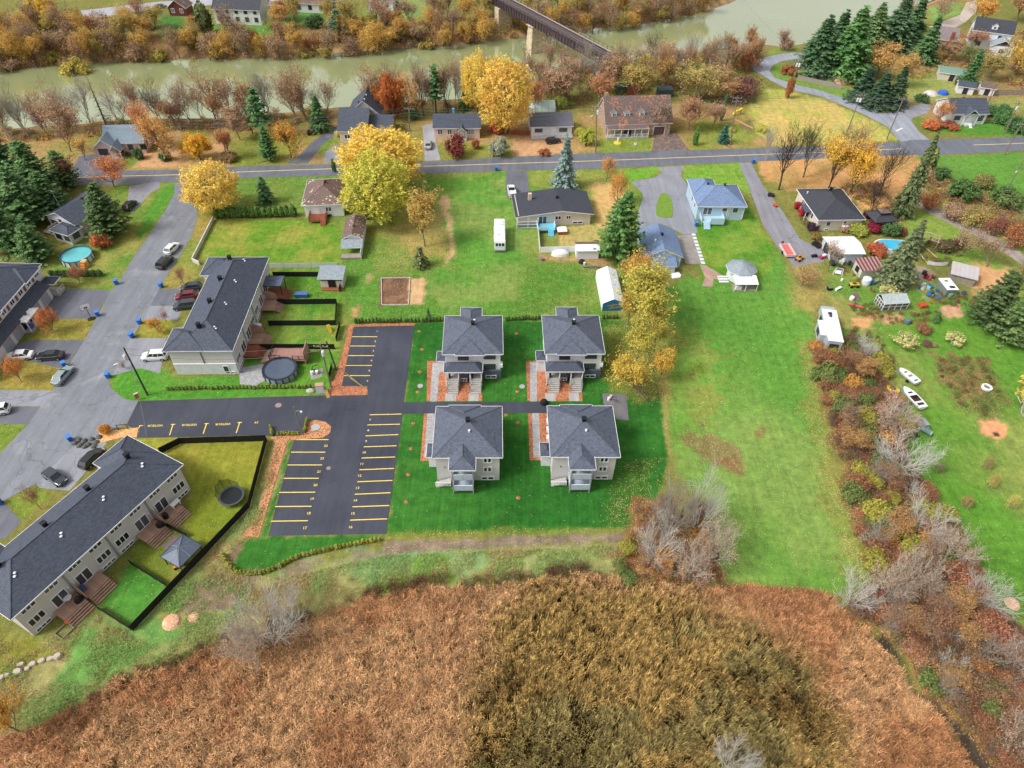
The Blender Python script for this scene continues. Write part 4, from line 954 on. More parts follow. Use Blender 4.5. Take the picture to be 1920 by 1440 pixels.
rt,rf,B,L,D=simple_house('narrow white garage with a brown gable roof behind the white bungalow',[(641,447.5),(681,447.5),(687,407),(648,407)],2.5,SID_WHITE,ROOF_BR,1.0,'gable_y',.3,cat='garage',name='garage')
vent(rf,.1,-1,3.3,s=.4);s=MB();slab(s,[(-L/2,-D/2-2.6,1.9),(L/2,-D/2-2.6,1.9),(L/2,-D/2+.25,2.4),(-L/2,-D/2+.25,2.4)],.12);s.build('lean_to_roof',[ROOF_G,WTRIM],rt)
MB().box(L/2-.35,L/2-.25,-D/2-4.2,B[2],0,1.7).build('lean_to_wall',SID_WHITE,rt);MB().box(-L/2+.05,L/2-.36,-D/2-4.2,-D/2-2.62,.0,.5).build('wood_crib',WOODG,rt)
LEANTO=rt
rt,L,D=house_root('house','pale brick bungalow with a dark low-slope roof and a turquoise deck','house',[(965,407.5),(1111,399),(1102.5,356),(960,363)],3.0)
hx,hy=L/2-.7,D/2-.5;B=(-hx,hx,-hy,hy)
BRK=siding('pale_brick',S(206,194,186),.12);w_=MB();gwall(w_,-hx,hx,-hy,hy,-.2,2.85,0);
zr=3.95
for y,o in((-hy,0),(hy,1)):
 f=[(-hx,y,2.85),(hx,y,2.85),(1.6,y,zr-.1)];w_.face(f[::-1] if o else f)
w_.build('wall',BRK,rt)
r=MB();slab(r,[(-L/2,D/2,2.75),(-L/2,-D/2,2.75),(1.6,-D/2,zr),(1.6,D/2,zr)],.2);slab(r,[(1.6,D/2,zr),(1.6,-D/2,zr),(L/2,-D/2,2.85),(L/2,D/2,2.85)],.2)
rf=r.build('roof',[shingle('bitumen_roof',S(62,64,74),.15),WTRIM],rt)
MB().box(-.4,.4,-.35,.35,-.4,1.5).build('chimney',mat('beige_brick',S(206,186,168),.8,.15,4),rf,(-5.0,1.6,3.3));vent(rf,1.2,.6,zr-.1,s=.6)
window(rt,'S',-2.7,1.45,1.7,2.0,2,B,name='patio_door');window(rt,'S',.8,2.0,1.2,.8,2,B);window(rt,'S',3.2,2.0,.9,.8,2,B);window(rt,'S',5.4,.55,2.2,.5,2,B)
p=MB()
for x in(-hx-.3,-hx+2.2,-hx+4.4):p.box(x-.07,x+.07,-D/2-.35,-D/2-.2,0,2.6)
for z in(.1,.9,1.7):p.box(-hx-.3,-hx+4.4,-D/2-.32,-D/2-.24,z,z+.1)
p.build('porch_frame',WTRIM,rt);MB().box(-hx-.2,-hx+4.3,-D/2-.2,-hy-.02,.05,.9).build('porch_wall',mat('porch_screen',S(120,126,140),.4,.2),rt)
dk=deck(rt,-4.1,-.2,B[2]-3.2,B[2]-.4,.9,DECKBLUE);MB().box(-4.2,-4.1,B[2]-3.2,B[2]-.4,.9,1.8).box(-4.1,-2.0,B[2]-3.25,B[2]-3.2,.9,1.8).box(-.2,-.1,B[2]-2.6,B[2]-.4,.9,1.7).build('deck_wall',mat('light_blue_board',S(186,222,236),.5,.06),rt)
s=MB();steps(s,-1.9,-.6,B[2]-4.6,B[2]-3.2,0,.85,5);s.build('deck_steps',DECKBLUE,rt)
HOUSE_G=(rt,B)
rt,rf,B,L,D=simple_house('pale blue house with a slate blue hip roof at the top of the looped driveway',[(1306,388),(1400.5,387.5),(1382.5,347),(1292.5,346)],3.7,SID_BLUE,ROOF_BL,2.6)
r=MB();hip(r,-L/2,-L/2+6.4,0,D/2+2.6,3.715,1.9,.2);r.build('porch_roof',[ROOF_BL,WTRIM,SID_BLUE],rt);MB().box(-L/2+.4,-L/2+6.0,B[3],B[3]+2.2,0,3.6).build('front_bay',SID_BLUE,rt)
vent(rf,-2.0,2.6,4.9);vent(rf,1.3,.6,5.9);window(rt,'S',-3.0,2.3,1.9,1.7,2,B,name='patio_door');window(rt,'S',.9,2.7,1.1,.9,1,B);window(rt,'S',3.4,2.6,1.2,1.2,1,B);window(rt,'W',1.0,2.4,.9,1.6,1,B);window(rt,'W',-2.0,2.4,.9,1.2,1,B)
MB().box(B[1]-.02,B[1]+.1,B[2]-.1,B[2],.3,3.4).box(2.0,2.12,B[2]-.1,B[2],.3,3.4).box(1.6,1.72,B[2]-.1,B[2],.3,3.4).split('downspout',WTRIM,rt)
deck(rt,-4.6,.6,B[2]-2.6,B[2],1.1,PALEBLUE);g=MB();g.box(-2.6,.6,B[2]-2.68,B[2]-2.62,.4,2.0);g.box(.55,.62,B[2]-2.6,B[2],1.1,2.0);g.box(-4.65,-4.58,B[2]-2.6,B[2],1.1,2.0);g.build('deck_wall',PALEBLUE,rt)
s=MB();steps(s,-4.2,-2.7,B[2]-4.2,B[2]-2.6,0,1.05,6);s.build('deck_steps',PALEBLUE,rt)
rt,rf,B,L,D=simple_house('pale blue garage with a slate blue gable roof and metal flue',[(1205,482),(1281,481),(1267.5,431),(1196,431)],2.7,SID_BLUE,ROOF_BL,1.7,'gable_y',.4,cat='garage',name='garage')
vent(rf,.25,.6,4.2,s=.6);MB().cyl(0,0,-.6,2.2,.16,n=10).cyl(0,0,2.2,2.4,.26,.12,n=10).build('flue',mat('steel_flue',S(200,204,210),.3,.1,metal=.8),rf,(-1.9,-3.2,3.4))
MB().box(-1.9,2.3,B[2]-2.6,B[2],0,2.0).build('lean_to',SID_BLUE,rt);s=MB();slab(s,[(-2.2,B[2]-2.9,1.95),(2.6,B[2]-2.9,1.95),(2.6,B[2]+.02,2.7),(-2.2,B[2]+.02,2.7)],.12);s.build('lean_to_roof',[ROOF_BL,WTRIM],rt)
MB().cyl(0,0,0,.05,.3,n=14).build('gable_vent',WTRIM,rt,(0,B[2]-.02,3.4)).rotation_euler=(R(90),0,0)
lad=MB();
for x in(-3.3,-2.9):lad.box(x-.03,x+.03,B[2]-.1,B[2]-.04,.3,2.6)
for i in range(8):lad.box(-3.3,-2.9,B[2]-.09,B[2]-.05,.5+i*.27,.54+i*.27)
lad.build('ladder',GTRIM,rt)
p=MB()
for x in(-3.7,3.7):p.box(x-.06,x+.06,B[2]-.12,B[2],0,2.6)
p.split('corner_post',WTRIM,rt);door(rt,'N',0,0,3.0,2.3,B,WTRIM)
rt=thing('summer_house','small grey-roofed octagonal summer house with a white awning','summer house',(*W(1386,522).to_2d(),0),R(2))
w_=MB();oc=[(2.6*math.cos(R(22.5+45*i)),2.6*math.sin(R(22.5+45*i))+.4) for i in range(8)];w_.prism(oc,-.1,2.4);w_.build('wall',SID_WHITE,rt)
r=MB();ro=[(3.25*math.cos(R(22.5+45*i)),3.25*math.sin(R(22.5+45*i))+.4) for i in range(8)]
for i in range(8):a,b=ro[i],ro[(i+1)%8];r.face([(*a,2.4),(*b,2.4),(0,.4,3.9)],0);r.face([(*a,2.22),(*b,2.22),(*b,2.4),(*a,2.4)],1)
r.face([(*p,2.22) for p in ro[::-1]],1);r.build('roof',[ROOF_G,WTRIM],rt)
s=MB();slab(s,[(-2.4,-4.6,1.85),(2.4,-4.6,1.85),(2.4,-2.1,2.35),(-2.4,-2.1,2.35)],.08);s.build('awning',[mat('white_awning',S(236,236,236),.5,.04),WTRIM],rt)
p=MB()
for x in(-2.3,0,2.3):p.box(x-.05,x+.05,-4.5,-4.4,0,1.8)
p.split('awning_post',WTRIM,rt);MB().box(-2.3,2.3,-4.4,-2.2,.02,.16).build('porch_floor',WOODG,rt);MB().box(-1.9,-.7,-4.2,-3.8,.2,.9).build('bench',WTRIM,rt);window(rt,'S',.9,1.3,.9,.9,2,(-2,2,-2.0,2));window(rt,'S',-.9,1.3,.9,.9,2,(-2,2,-2.0,2))
s=MB()
for i in range(3):s.box(-4.6,-2.6,-1.6+i*.75,-1.2+i*.75,.05,.25+.1*i)
s.split('side_step',WTRIM,rt)
rt,rf,B,L,D=simple_house('beige bungalow with a black hip roof among orange fallen leaves',[(1534,414),(1621,411),(1579,352.5),(1495,355)],3.0,SID_CREAM,ROOF_K,2.2)
vent(rf,1.0,3.6,4.6,s=.6);pipe(rf,-4.2,4.0,3.6);window(rt,'S',-2.6,1.8,.9,1.0,1,B);window(rt,'S',1.2,2.1,.6,.6,1,B);window(rt,'S',-2.6,.3,.8,.3,1,B,WTRIM);window(rt,'W',2.2,1.8,2.0,1.3,3,B);window(rt,'W',-3.2,1.8,1.0,1.2,1,B);door(rt,'W',-.9,.3,1.0,2.1,B,DTRIM)
s=MB();slab(s,[(B[0]-1.5,-2.6,2.3),(B[0]-.003,-2.6,2.7),(B[0]-.003,.8,2.7),(B[0]-1.5,.8,2.3)],.1);s.build('entrance_canopy',[ROOF_D,DTRIM],rt);MB().box(B[0]-1.4,B[0]-1.3,-2.5,-2.4,0,2.2).box(B[0]-1.4,B[0]-1.3,.6,.7,0,2.2).split('canopy_post',WTRIM,rt)
MB().cyl(.9,B[2]-.5,.3,1.5,.38,n=12).cyl(1.75,B[2]-.5,.3,1.5,.38,n=12).split('gas_tank',mat('propane_white',S(228,228,228),.4,.06),rt)
rt,rf,B,L,D=simple_house('grey shed with a flat-looking white sheet roof below the beige bungalow',[(1564,477.5),(1621,475),(1602.5,442.5),(1542.5,444)],2.4,mat('shed_paint',S(196,204,212),.6,.1),mat('white_roof_sheet',S(232,232,230),.45,.05,2),.5,'gable_x',.3,cat='shed',name='shed')
door(rt,'W',.5,0,2.2,2.0,B,DTRIM);window(rt,'S',-1.5,1.2,1.1,1.0,1,B)
rt=thing('shed','small cream shed with a red and white striped roof','shed',(*W(1622,512).to_2d(),0),R(8));MB().box(-2.2,2.2,-1.6,1.6,0,2.1).build('wall',SID_CREAM,rt)
r=MB()
for i in range(12):x0=-2.5+i*.417;slab(r,[(x0,-2.0,2.1),(x0+.417,-2.0,2.1),(x0+.417,1.9,2.75),(x0,1.9,2.75)],.06) if False else r.add([(x0,-2.0,2.1),(x0+.417,-2.0,2.1),(x0+.417,1.9,2.75),(x0,1.9,2.75)],[(0,1,2,3)],i%2)
r.build('roof',[mat('dark_red_sheet',S(116,58,60),.5,.1),mat('pink_sheet',S(172,140,140),.5,.08)],rt);window(rt,'W',0,1.2,1.0,1.0,1,(-2.2,2.2,-1.6,1.6),DTRIM)
rt,L,D=house_root('house','white gabled house with a charcoal roof half hidden by conifers','house',[(98,414),(176,416),(190,366),(122,364)],3.4,ang=R(-22))
MB().box(-4.2,4.2,-5,5,-.2,3.3).build('wall',SID_WHITE,rt);w_=MB()
for y,o in((-5,0),(5,1)):
 f=[(-4.2,y,3.3),(4.2,y,3.3),(0,y,5.0)];w_.face(f[::-1] if o else f)
w_.split('gable_wall',SID_WHITE,rt);r=MB();gable(r,-4.2,4.2,-5,5,3.35,1.75,'y',.5);rf=r.build('roof',[ROOF_D,WTRIM],rt);vent(rf,.5,1.5,4.7)
MB().box(.6,5.4,-8.2,-5.02,-.1,2.6).build('extension',SID_WHITE,rt);s=MB();hip(s,.2,5.8,-8.6,-4.7,2.6,.9,.2);s.build('extension_roof',[ROOF_D,WTRIM,SID_WHITE],rt)
window(rt,'S',-2.4,1.9,1.6,.8,3,(-4.2,4.2,-5,5),DTRIM);window(rt,'S',-.3,2.8,.5,.5,1,(-4.2,4.2,-5,5),DTRIM);window(rt,'S',2.0,1.3,1.4,1.0,3,(0,5,-8.2,0),DTRIM);window(rt,'S',4.4,1.4,1.2,1.0,2,(0,5,-8.2,0),DTRIM);window(rt,'E',-6.6,1.5,1.4,1.0,2,(0,5.4,-8.2,0),DTRIM)
an=MB().tube([(0,0,0),(0,0,5.5)],.03,4).tube([(-.2,.1,0),(-.2,.1,5.0)],.03,4)
for i in range(8):an.obox((0,0,.6+i*.6),(-.2,.1,.6+i*.6),.03,.03)
an.obox((-1,0,5.3),(1,0,5.3),.04,.04);an.build('antenna',GTRIM,rf,(-.4,-3.5,3.8))
deck(rt,-3.8,.4,-7.6,-5.02,.8,WOODG);MB().box(-1.4,-1.3,-7.6,-5.1,.8,2.4).build('deck_screen',WOODG,rt)
# ------------------------------------------------------------------ houses across the main road
def gab(label,eL,eR,ze,D,rise,wallm,roofm,over=.4,z0=-.2,cat='house',axis='x',shift=0.0,ang=None):
 a,b=W(*eL,ze),W(*eR,ze);d=b-a;L=d.length;an=math.atan2(d.y,d.x) if ang is None else ang
 c=(a+b)/2+Vector((-math.sin(an),math.cos(an),0))*(D/2+shift)
 root=thing('house',label,cat,(c.x,c.y,0),an);hx,hy=L/2-over,D/2-over;B=(-hx,hx,-hy,hy)
 w_=MB();gwall(w_,-hx,hx,-hy,hy,z0,ze-.02,rise*(hy/(D/2))*.98,axis);w_.build('wall',wallm,root)
 r=MB();gable(r,-hx,hx,-hy,hy,ze+rise*over/(D/2)+.05,rise*hy/(D/2),axis,over);rf=r.build('roof',[roofm,WTRIM],root)
 return root,rf,B,L,D
rt,rf,B,L,D=gab('pink bungalow with a dark gable roof across the main road',(811,241),(902,241),3.0,8.4,2.25,SID_PINK,ROOF_D)
for x,n in((-4.6,2),(-2.0,2),(3.6,4)):window(rt,'S',x,1.9,1.1 if n==2 else 1.9,1.3,n,B)
door(rt,'S',1.2,.5,1.0,2.1,B);r=MB();gable(r,.2,2.6,B[2]-1.5,B[2]+2.2,2.7,1.1,'y',.3);r.build('porch_roof',[ROOF_D,WTRIM],rt);p=MB();p.box(.25,.4,B[2]-1.5,B[2]-1.35,0,2.7);p.box(2.4,2.55,B[2]-1.5,B[2]-1.35,0,2.7);p.split('porch_post',WTRIM,rt)
MB().box(.1,2.6,B[2]-1.7,B[2]-.02,0,.45).build('porch',CONC,rt);MB().box(-.35,.35,-.3,.3,-.5,1.0).build('chimney',mat('blue_chimney',S(90,160,200),.6),rf,(-1.0,1.6,5.0));vent(rf,-2.6,.6,4.9);vent(rf,1.8,.6,4.9)
rt,rf,B,L,D=gab('white bungalow with a long front porch and dark grey roof across the main road',(994,239),(1076,237),3.0,8.4,2.25,SID_WHITE,shingle('faded_charcoal_shingles',S(96,96,106),.2))
window(rt,'S',-3.6,1.9,1.9,.8,3,B,DTRIM);window(rt,'S',3.2,1.9,2.0,.8,3,B,DTRIM);door(rt,'S',.6,.5,1.1,2.1,B);MB().box(B[0],B[1],B[2]-1.8,B[2]-.02,.1,.5).build('porch',CONC,rt);railing(rt,[(B[0],B[2]-1.75),(0,B[2]-1.75)],.5,.95,WTRIM,1.5,.15);railing(rt,[(1.5,B[2]-1.75),(B[1],B[2]-1.75)],.5,.95,WTRIM,1.5,.15)
MB().cyl(0,0,-.4,1.4,.14,n=8).build('flue',GTRIM,rf,(1.6,1.0,4.8))
st=thing('greenhouse','rounded translucent greenhouse peeping over the white porch bungalow','greenhouse',(*W(1014,206).to_2d(),0),R(5));g=MB();n=10
for i in range(n):a,b=math.pi*i/n,math.pi*(i+1)/n;g.add([(-4,-2.4*math.cos(a),2.7*math.sin(a)),(4,-2.4*math.cos(a),2.7*math.sin(a)),(4,-2.4*math.cos(b),2.7*math.sin(b)),(-4,-2.4*math.cos(b),2.7*math.sin(b))],[(0,1,2,3)])
g.face([(4,-2.4*math.cos(math.pi*i/n),2.7*math.sin(math.pi*i/n)) for i in range(n+1)]);g.face([(-4,-2.4*math.cos(math.pi*i/n),2.7*math.sin(math.pi*i/n)) for i in range(n+1)][::-1]);g.build('cover',mat('pale_green_film',S(196,220,212),.35,.1),st)
h=MB()
for x in(-4,-2,0,2,4):h.tube([(x,-2.42*math.cos(math.pi*i/8),2.72*math.sin(math.pi*i/8)) for i in range(9)],.05,4)
h.build('hoop_frame',GTRIM,st)
rt,rf,B,L,D=gab('long stone house with four white dormers and a steep leaf-strewn roof',(1135,235),(1262,231),3.3,12.0,5.4,FIELDSTONE,ROOF_OLD)
for x in(-6.9,-3.2,0.9,5.2):
 d=MB();gwall(d,x-.8,x+.8,-4.2,-1.2,4.2,6.0,.8,'y');dm=d.build('dormer',SID_WHITE,rf);r=MB();gable(r,x-.8,x+.8,-4.3,-.6,6.05,.85,'y',.2,.1);r.build('dormer_roof',[ROOF_OLD,WTRIM],dm);window(rf,'S',x,5.2,.8,.9,2,(0,0,-4.2,0),name='dormer_window')
s=MB();slab(s,[(B[0],-D/2-1.6,2.75),(2.6,-D/2-1.6,2.75),(2.6,-D/2+.7,3.5),(B[0],-D/2+.7,3.5)],.15);s.build('porch_roof',[ROOF_OLD,WTRIM],rt);p=MB()
for i in range(7):x=B[0]+.15+i*(2.3-B[0])/6;p.box(x-.08,x+.08,-D/2-1.5,-D/2-1.35,0,2.7)
p.split('porch_post',WTRIM,rt);MB().box(B[0],2.6,-D/2-1.6,B[2]-.02,0,.4).build('porch',CONC,rt);railing(rt,[(B[0],-D/2-1.55),(-3.6,-D/2-1.55)],.4,.9,WTRIM,1.8,.18);railing(rt,[(-2.2,-D/2-1.55),(2.5,-D/2-1.55)],.4,.9,WTRIM,1.8,.18)
for x in(-6.5,.2):window(rt,'S',x,1.9,1.6,1.2,3,B)
door(rt,'S',-2.9,.4,1.8,2.1,B,DTRIM);gdoor(rt,'S',6.0,0,3.0,2.3,B,mat('brown_garage_door',S(96,70,68),.6));MB().box(-.45,.45,-.45,.45,-1.2,1.1).build('chimney',FIELDSTONE,rf,(B[0]+.6,.5,8.4))
rt,rf,B,L,D=gab('pinkish bungalow with a pale grey panel roof and arched front gable',(190,270),(270,268),3.0,9.0,2.9,SID_PINK,ROOF_TILE)
g=MB();gwall(g,-6.6,-1.6,B[2]-2.2,B[2]+2,-.2,3.0,1.9,'y');g.build('front_gable',SID_PINK,rt);r=MB();gable(r,-6.6,-1.6,B[2]-2.3,B[2]+3.6,3.1,2.0,'y',.4);r.build('gable_roof',[ROOF_TILE,WTRIM],rt)
r=MB();gable(r,-2.6,-.2,B[2]-3.2,B[2]+1.6,2.6,1.3,'y',.3);r.build('porch_roof',[ROOF_TILE,WTRIM],rt);p=MB();p.box(-2.6,-2.45,B[2]-3.2,B[2]-3.05,0,2.6);p.box(-.35,-.2,B[2]-3.2,B[2]-3.05,0,2.6);p.split('porch_post',WTRIM,rt)
window(rt,'S',-4.6,1.7,2.2,1.5,3,(-7,7,B[2]-2.2,5),DTRIM);door(rt,'S',-1.3,.3,1.0,2.1,B,DTRIM);window(rt,'S',1.4,1.8,1.0,1.1,2,B,DTRIM);window(rt,'S',4.6,1.8,1.3,1.1,2,B,DTRIM);MB().box(-2.7,0,B[2]-3.2,B[2]-2.21,0,.3).build('porch',CONC,rt)
rt,rf,B,L,D=gab('house with two big dark grey roofs half hidden by the golden maple',(632,247),(689,248),3.2,12,4.0,SID_CREAM,ROOF_D)
g=MB();gwall(g,-2.6,6.2,D/2-2.5,D/2+7,-.2,4.0,3.6,'y');g.build('rear_wing',SID_CREAM,rt);r=MB();gable(r,-2.6,6.2,D/2-2.5,D/2+7,4.05,3.7,'y',.4);q=r.build('rear_roof',[ROOF_D,WTRIM],rt);pipe(q,2.2,4.5,7.4);pipe(q,2.2,7.5,7.4);vent(q,.6,4.6,6.4)
g=MB().box(4.2,9.6,-2.5,5,-.2,3.0);g.build('side_wing',SID_CREAM,rt);r=MB();gable(r,4.2,9.6,-2.5,5,3.05,1.9,'x',.4);r.build('side_roof',[ROOF_D,WTRIM],rt);window(rt,'S',-1.6,1.7,1.4,1.0,2,B);gdoor(rt,'S',1.6,0,2.6,2.2,B)
rt,rf,B,L,D=gab('white bungalow with a charcoal roof at the road junction',(1784,214),(1857,214),3.2,9.6,2.7,SID_WHITE,ROOF_D)
r=MB();gable(r,-1.8,2.2,B[2]-1.0,B[2]+3.5,3.2,1.5,'y',.3);r.build('porch_roof',[ROOF_D,WTRIM],rt);window(rt,'S',-3.2,1.9,1.6,1.0,3,B,DTRIM);door(rt,'S',.4,.6,1.0,2.1,B);window(rt,'S',3.6,1.8,1.6,1.3,3,B,DTRIM);MB().box(-.6,1.4,B[2]-1.3,B[2]-.02,0,.6).build('porch',WTRIM,rt);vent(rf,-.5,.6,5.3);p=MB();p.box(-1.8,-1.65,B[2]-1.0,B[2]-.85,0,3.2);p.box(2.05,2.2,B[2]-1.0,B[2]-.85,0,3.2);p.split('porch_post',WTRIM,rt)
s_=MB();steps(s_,.1,.9,B[2]-2.6,B[2]-1.3,0,.55,3);s_.build('stair',WTRIM,rt)
for px,lb,m,rm,w_,d_ in[((1806,172),'white shed with a dark blue roof behind the white bungalow at the junction',SID_WHITE,ROOF_D,4.6,4),((1846,174),'little white shed with a beige roof by the grey garden fence',SID_WHITE,ROOF_OLD,4.0,4),((1780,146),'low shed with a flat green sheet roof',SID_CREAM,mat('green_sheet',S(120,150,136),.5,.15),7.5,6),((1648,78),'grey shed roof glimpsed between the tall spruces',SID_CREAM,ROOF_G,5,4)]:
 g=W(*px);rt=thing('shed',lb,'shed',(g.x,g.y,0),R(-20));a=MB();gwall(a,-w_/2,w_/2,-d_/2,d_/2,-.1,2.3,.8 if rm.name!='green_sheet' else.1,'x');a.build('wall',m,rt);r=MB();gable(r,-w_/2,w_/2,-d_/2,d_/2,2.35,.85 if rm.name!='green_sheet' else.15,'x',.35);r.build('roof',[rm,WTRIM],rt);door(rt,'S',0,0,1.2,1.9,(-w_/2,w_/2,-d_/2,d_/2),DTRIM)
rt,rf,B,L,D=gab('tall white farmhouse with a dark gable roof and dormer',(1842,50),(1884,74),5.6,9.5,3.2,SID_WHITE,ROOF_K,ang=R(-22));window(rt,'S',-3,4.2,.9,1.2,1,B,DTRIM);window(rt,'S',2.6,4.2,.9,1.2,1,B,DTRIM);window(rt,'W',0,4.4,.9,1.2,1,B,DTRIM);window(rt,'S',-3,1.6,1.2,1.2,1,B,DTRIM)
d=MB();gwall(d,-.9,.9,-3.6,-1.0,6.2,7.6,.7,'y');dm=d.build('dormer',SID_WHITE,rf);r=MB();gable(r,-.9,.9,-3.6,-.6,7.65,.75,'y',.2,.1);r.build('dormer_roof',[ROOF_K,WTRIM],dm);window(rf,'S',0,6.9,.7,.8,1,(0,0,-3.6,0),name='dormer_window')
a=MB().box(.5,7.5,B[2]-5,B[2],-.1,3.0);a.build('front_wing',SID_WHITE,rt);r=MB();gable(r,.5,7.5,B[2]-5,B[2]+1.2,3.05,2.0,'y',.4);r.build('wing_roof',[ROOF_G,WTRIM],rt);window(rt,'S',4,1.6,1.2,1.0,1,(0,7,B[2]-5,0),DTRIM)
rt,rf,B,L,D=gab('reddish-brown log house with a grey roof and brick chimney',(1756,72),(1796,80),3.0,9.5,3.0,SID_BROWN,shingle('grey_old_shingles',S(128,116,116),.2),ang=R(-20));window(rt,'S',-1.6,1.7,1.6,1.2,2,B,DTRIM);window(rt,'W',0,1.7,1.4,1.2,2,B,DTRIM);MB().box(-.5,.5,-.4,.4,-4.6,1.2).build('chimney',mat('red_brick',S(140,76,60),.85,.2,4),rf,(1.2,-4.6,4.6))
for lb,px,L_,D_,ze,ri,wm,rm,ax,extra in[('tiny dark red gabled house with white trim across the river',(336,30),6.5,6,3.0,2.4,SID_REDB,ROOF_BR,'y',0),('large white house with a dark roof across the river',(450,46),17,11,5.2,3.4,SID_WHITE,ROOF_K,'x',1),('white house with a small roof dormer across the river',(584,24),12.5,9,3.4,3.2,SID_WHITE,ROOF_OLD,'x',2),('white house with a red pickup beside it across the river',(716,20),9.5,9,3.6,3,SID_WHITE,ROOF_OLD,'x',0)]:
 g=W(*px);rt=thing('house',lb,'house',(g.x,g.y+D_/2,0),R(-3));a=MB();gwall(a,-L_/2,L_/2,-D_/2,D_/2,-.3,ze,ri,ax);a.build('wall',wm,rt);r=MB();gable(r,-L_/2,L_/2,-D_/2,D_/2,ze+.05,ri,ax,.4);rf=r.build('roof',[rm,WTRIM],rt);B=(-L_/2,L_/2,-D_/2,D_/2)
 k=max(2,int(L_/3.4))
 for i in range(k):
  u=-L_/2+(i+.5)*L_/k;window(rt,'S',u,1.8,1.1,1.3,2,B,DTRIM if extra else WTRIM)
  if ze>5:window(rt,'S',u,4.3,1.0,1.1,2,B,DTRIM)
 if extra==2:d=MB();gwall(d,-.9,.9,-3.6,-1,4.4,5.6,.6,'y');dm=d.build('dormer',SID_WHITE,rf);window(rf,'S',0,5.0,.7,.8,1,(0,0,-3.6,0),name='dormer_window')
 # ------------------------------------------------------------------ railway bridge
def bridge():
 zd=7.0;a=Vector((-3.1,272.5,zd));b=Vector((25.6,226.5,zd));d=(b-a).normalized();a=a-d*40;L=(b-a).length+6;ang=math.atan2(d.y,d.x)
 rt=thing('railway_bridge','dark brown steel railway bridge on a stone pier across the river','bridge',(a.x,a.y,0),ang);GD=mat('rusty_dark_girder',S(70,58,62),.6,.2,.6)
 for y in(-2.1,2.1):
  g=MB();g.box(0,L,y-.06,y+.06,zd-2.0,zd+.3);g.box(0,L,y-.3,y+.3,zd+.3,zd+.42);g.box(0,L,y-.3,y+.3,zd-2.1,zd-2.0)
  for i in range(int(L/1.8)):g.box(i*1.8,i*1.8+.1,y-.28,y+.28,zd-2.0,zd+.3)
  g.build('girder',GD,rt)
 t=MB();n=int(L/.62)
 for i in range(n):t.box(i*.62,i*.62+.3,-1.9,1.9,zd+.0,zd+.2)
 o=t.build('sleeper_row',mat('grey_sleepers',S(128,116,114),.9,.25,2),rt);o['kind']='stuff'
 for y in(-.75,.75):MB().box(0,L,y-.05,y+.05,zd+.2,zd+.36).build('rail',mat('rail_steel',S(110,92,90),.4,.1,metal=.5),rt)
 MB().box(0,L,2.4,3.4,zd+.1,zd+.2).build('walkway',mat('walkway_grating',S(170,160,160),.8,.15),rt);railing(rt,[(0,3.4),(L,3.4)],zd+.2,1.15,GD,2.4,0);railing(rt,[(0,-2.6),(L,-2.6)],zd+.2,1.0,GD,2.4,0)
 w=W(1002,97,-4);q=Matrix.Rotation(-ang,3,'Z')@(w-Vector((a.x,a.y,0)))
 m=blocks('pier_stone',S(196,184,168),S(140,132,124),1.2,.7,.2);k=MB()
 for i in range(6):
  z0=-5.5+i*1.75;s0=1.0-.035*i
  k.prism([(q.x-1.9*s0,-3.2*s0),(q.x+1.9*s0,-3.2*s0),(q.x+1.9*s0,3.2*s0),(q.x,4.6*s0),(q.x-1.9*s0,3.2*s0)],z0,z0+1.72)
 k.build('pier',m,rt);MB().box(q.x-2.1,q.x+2.1,-3.4,3.6,4.98,5.0).build('pier_cap',m,rt)
 for x in(34,L-3):MB().box(x-1.5,x+1.5,-3,3,-3,4.85).build('abutment',m,rt)
bridge()
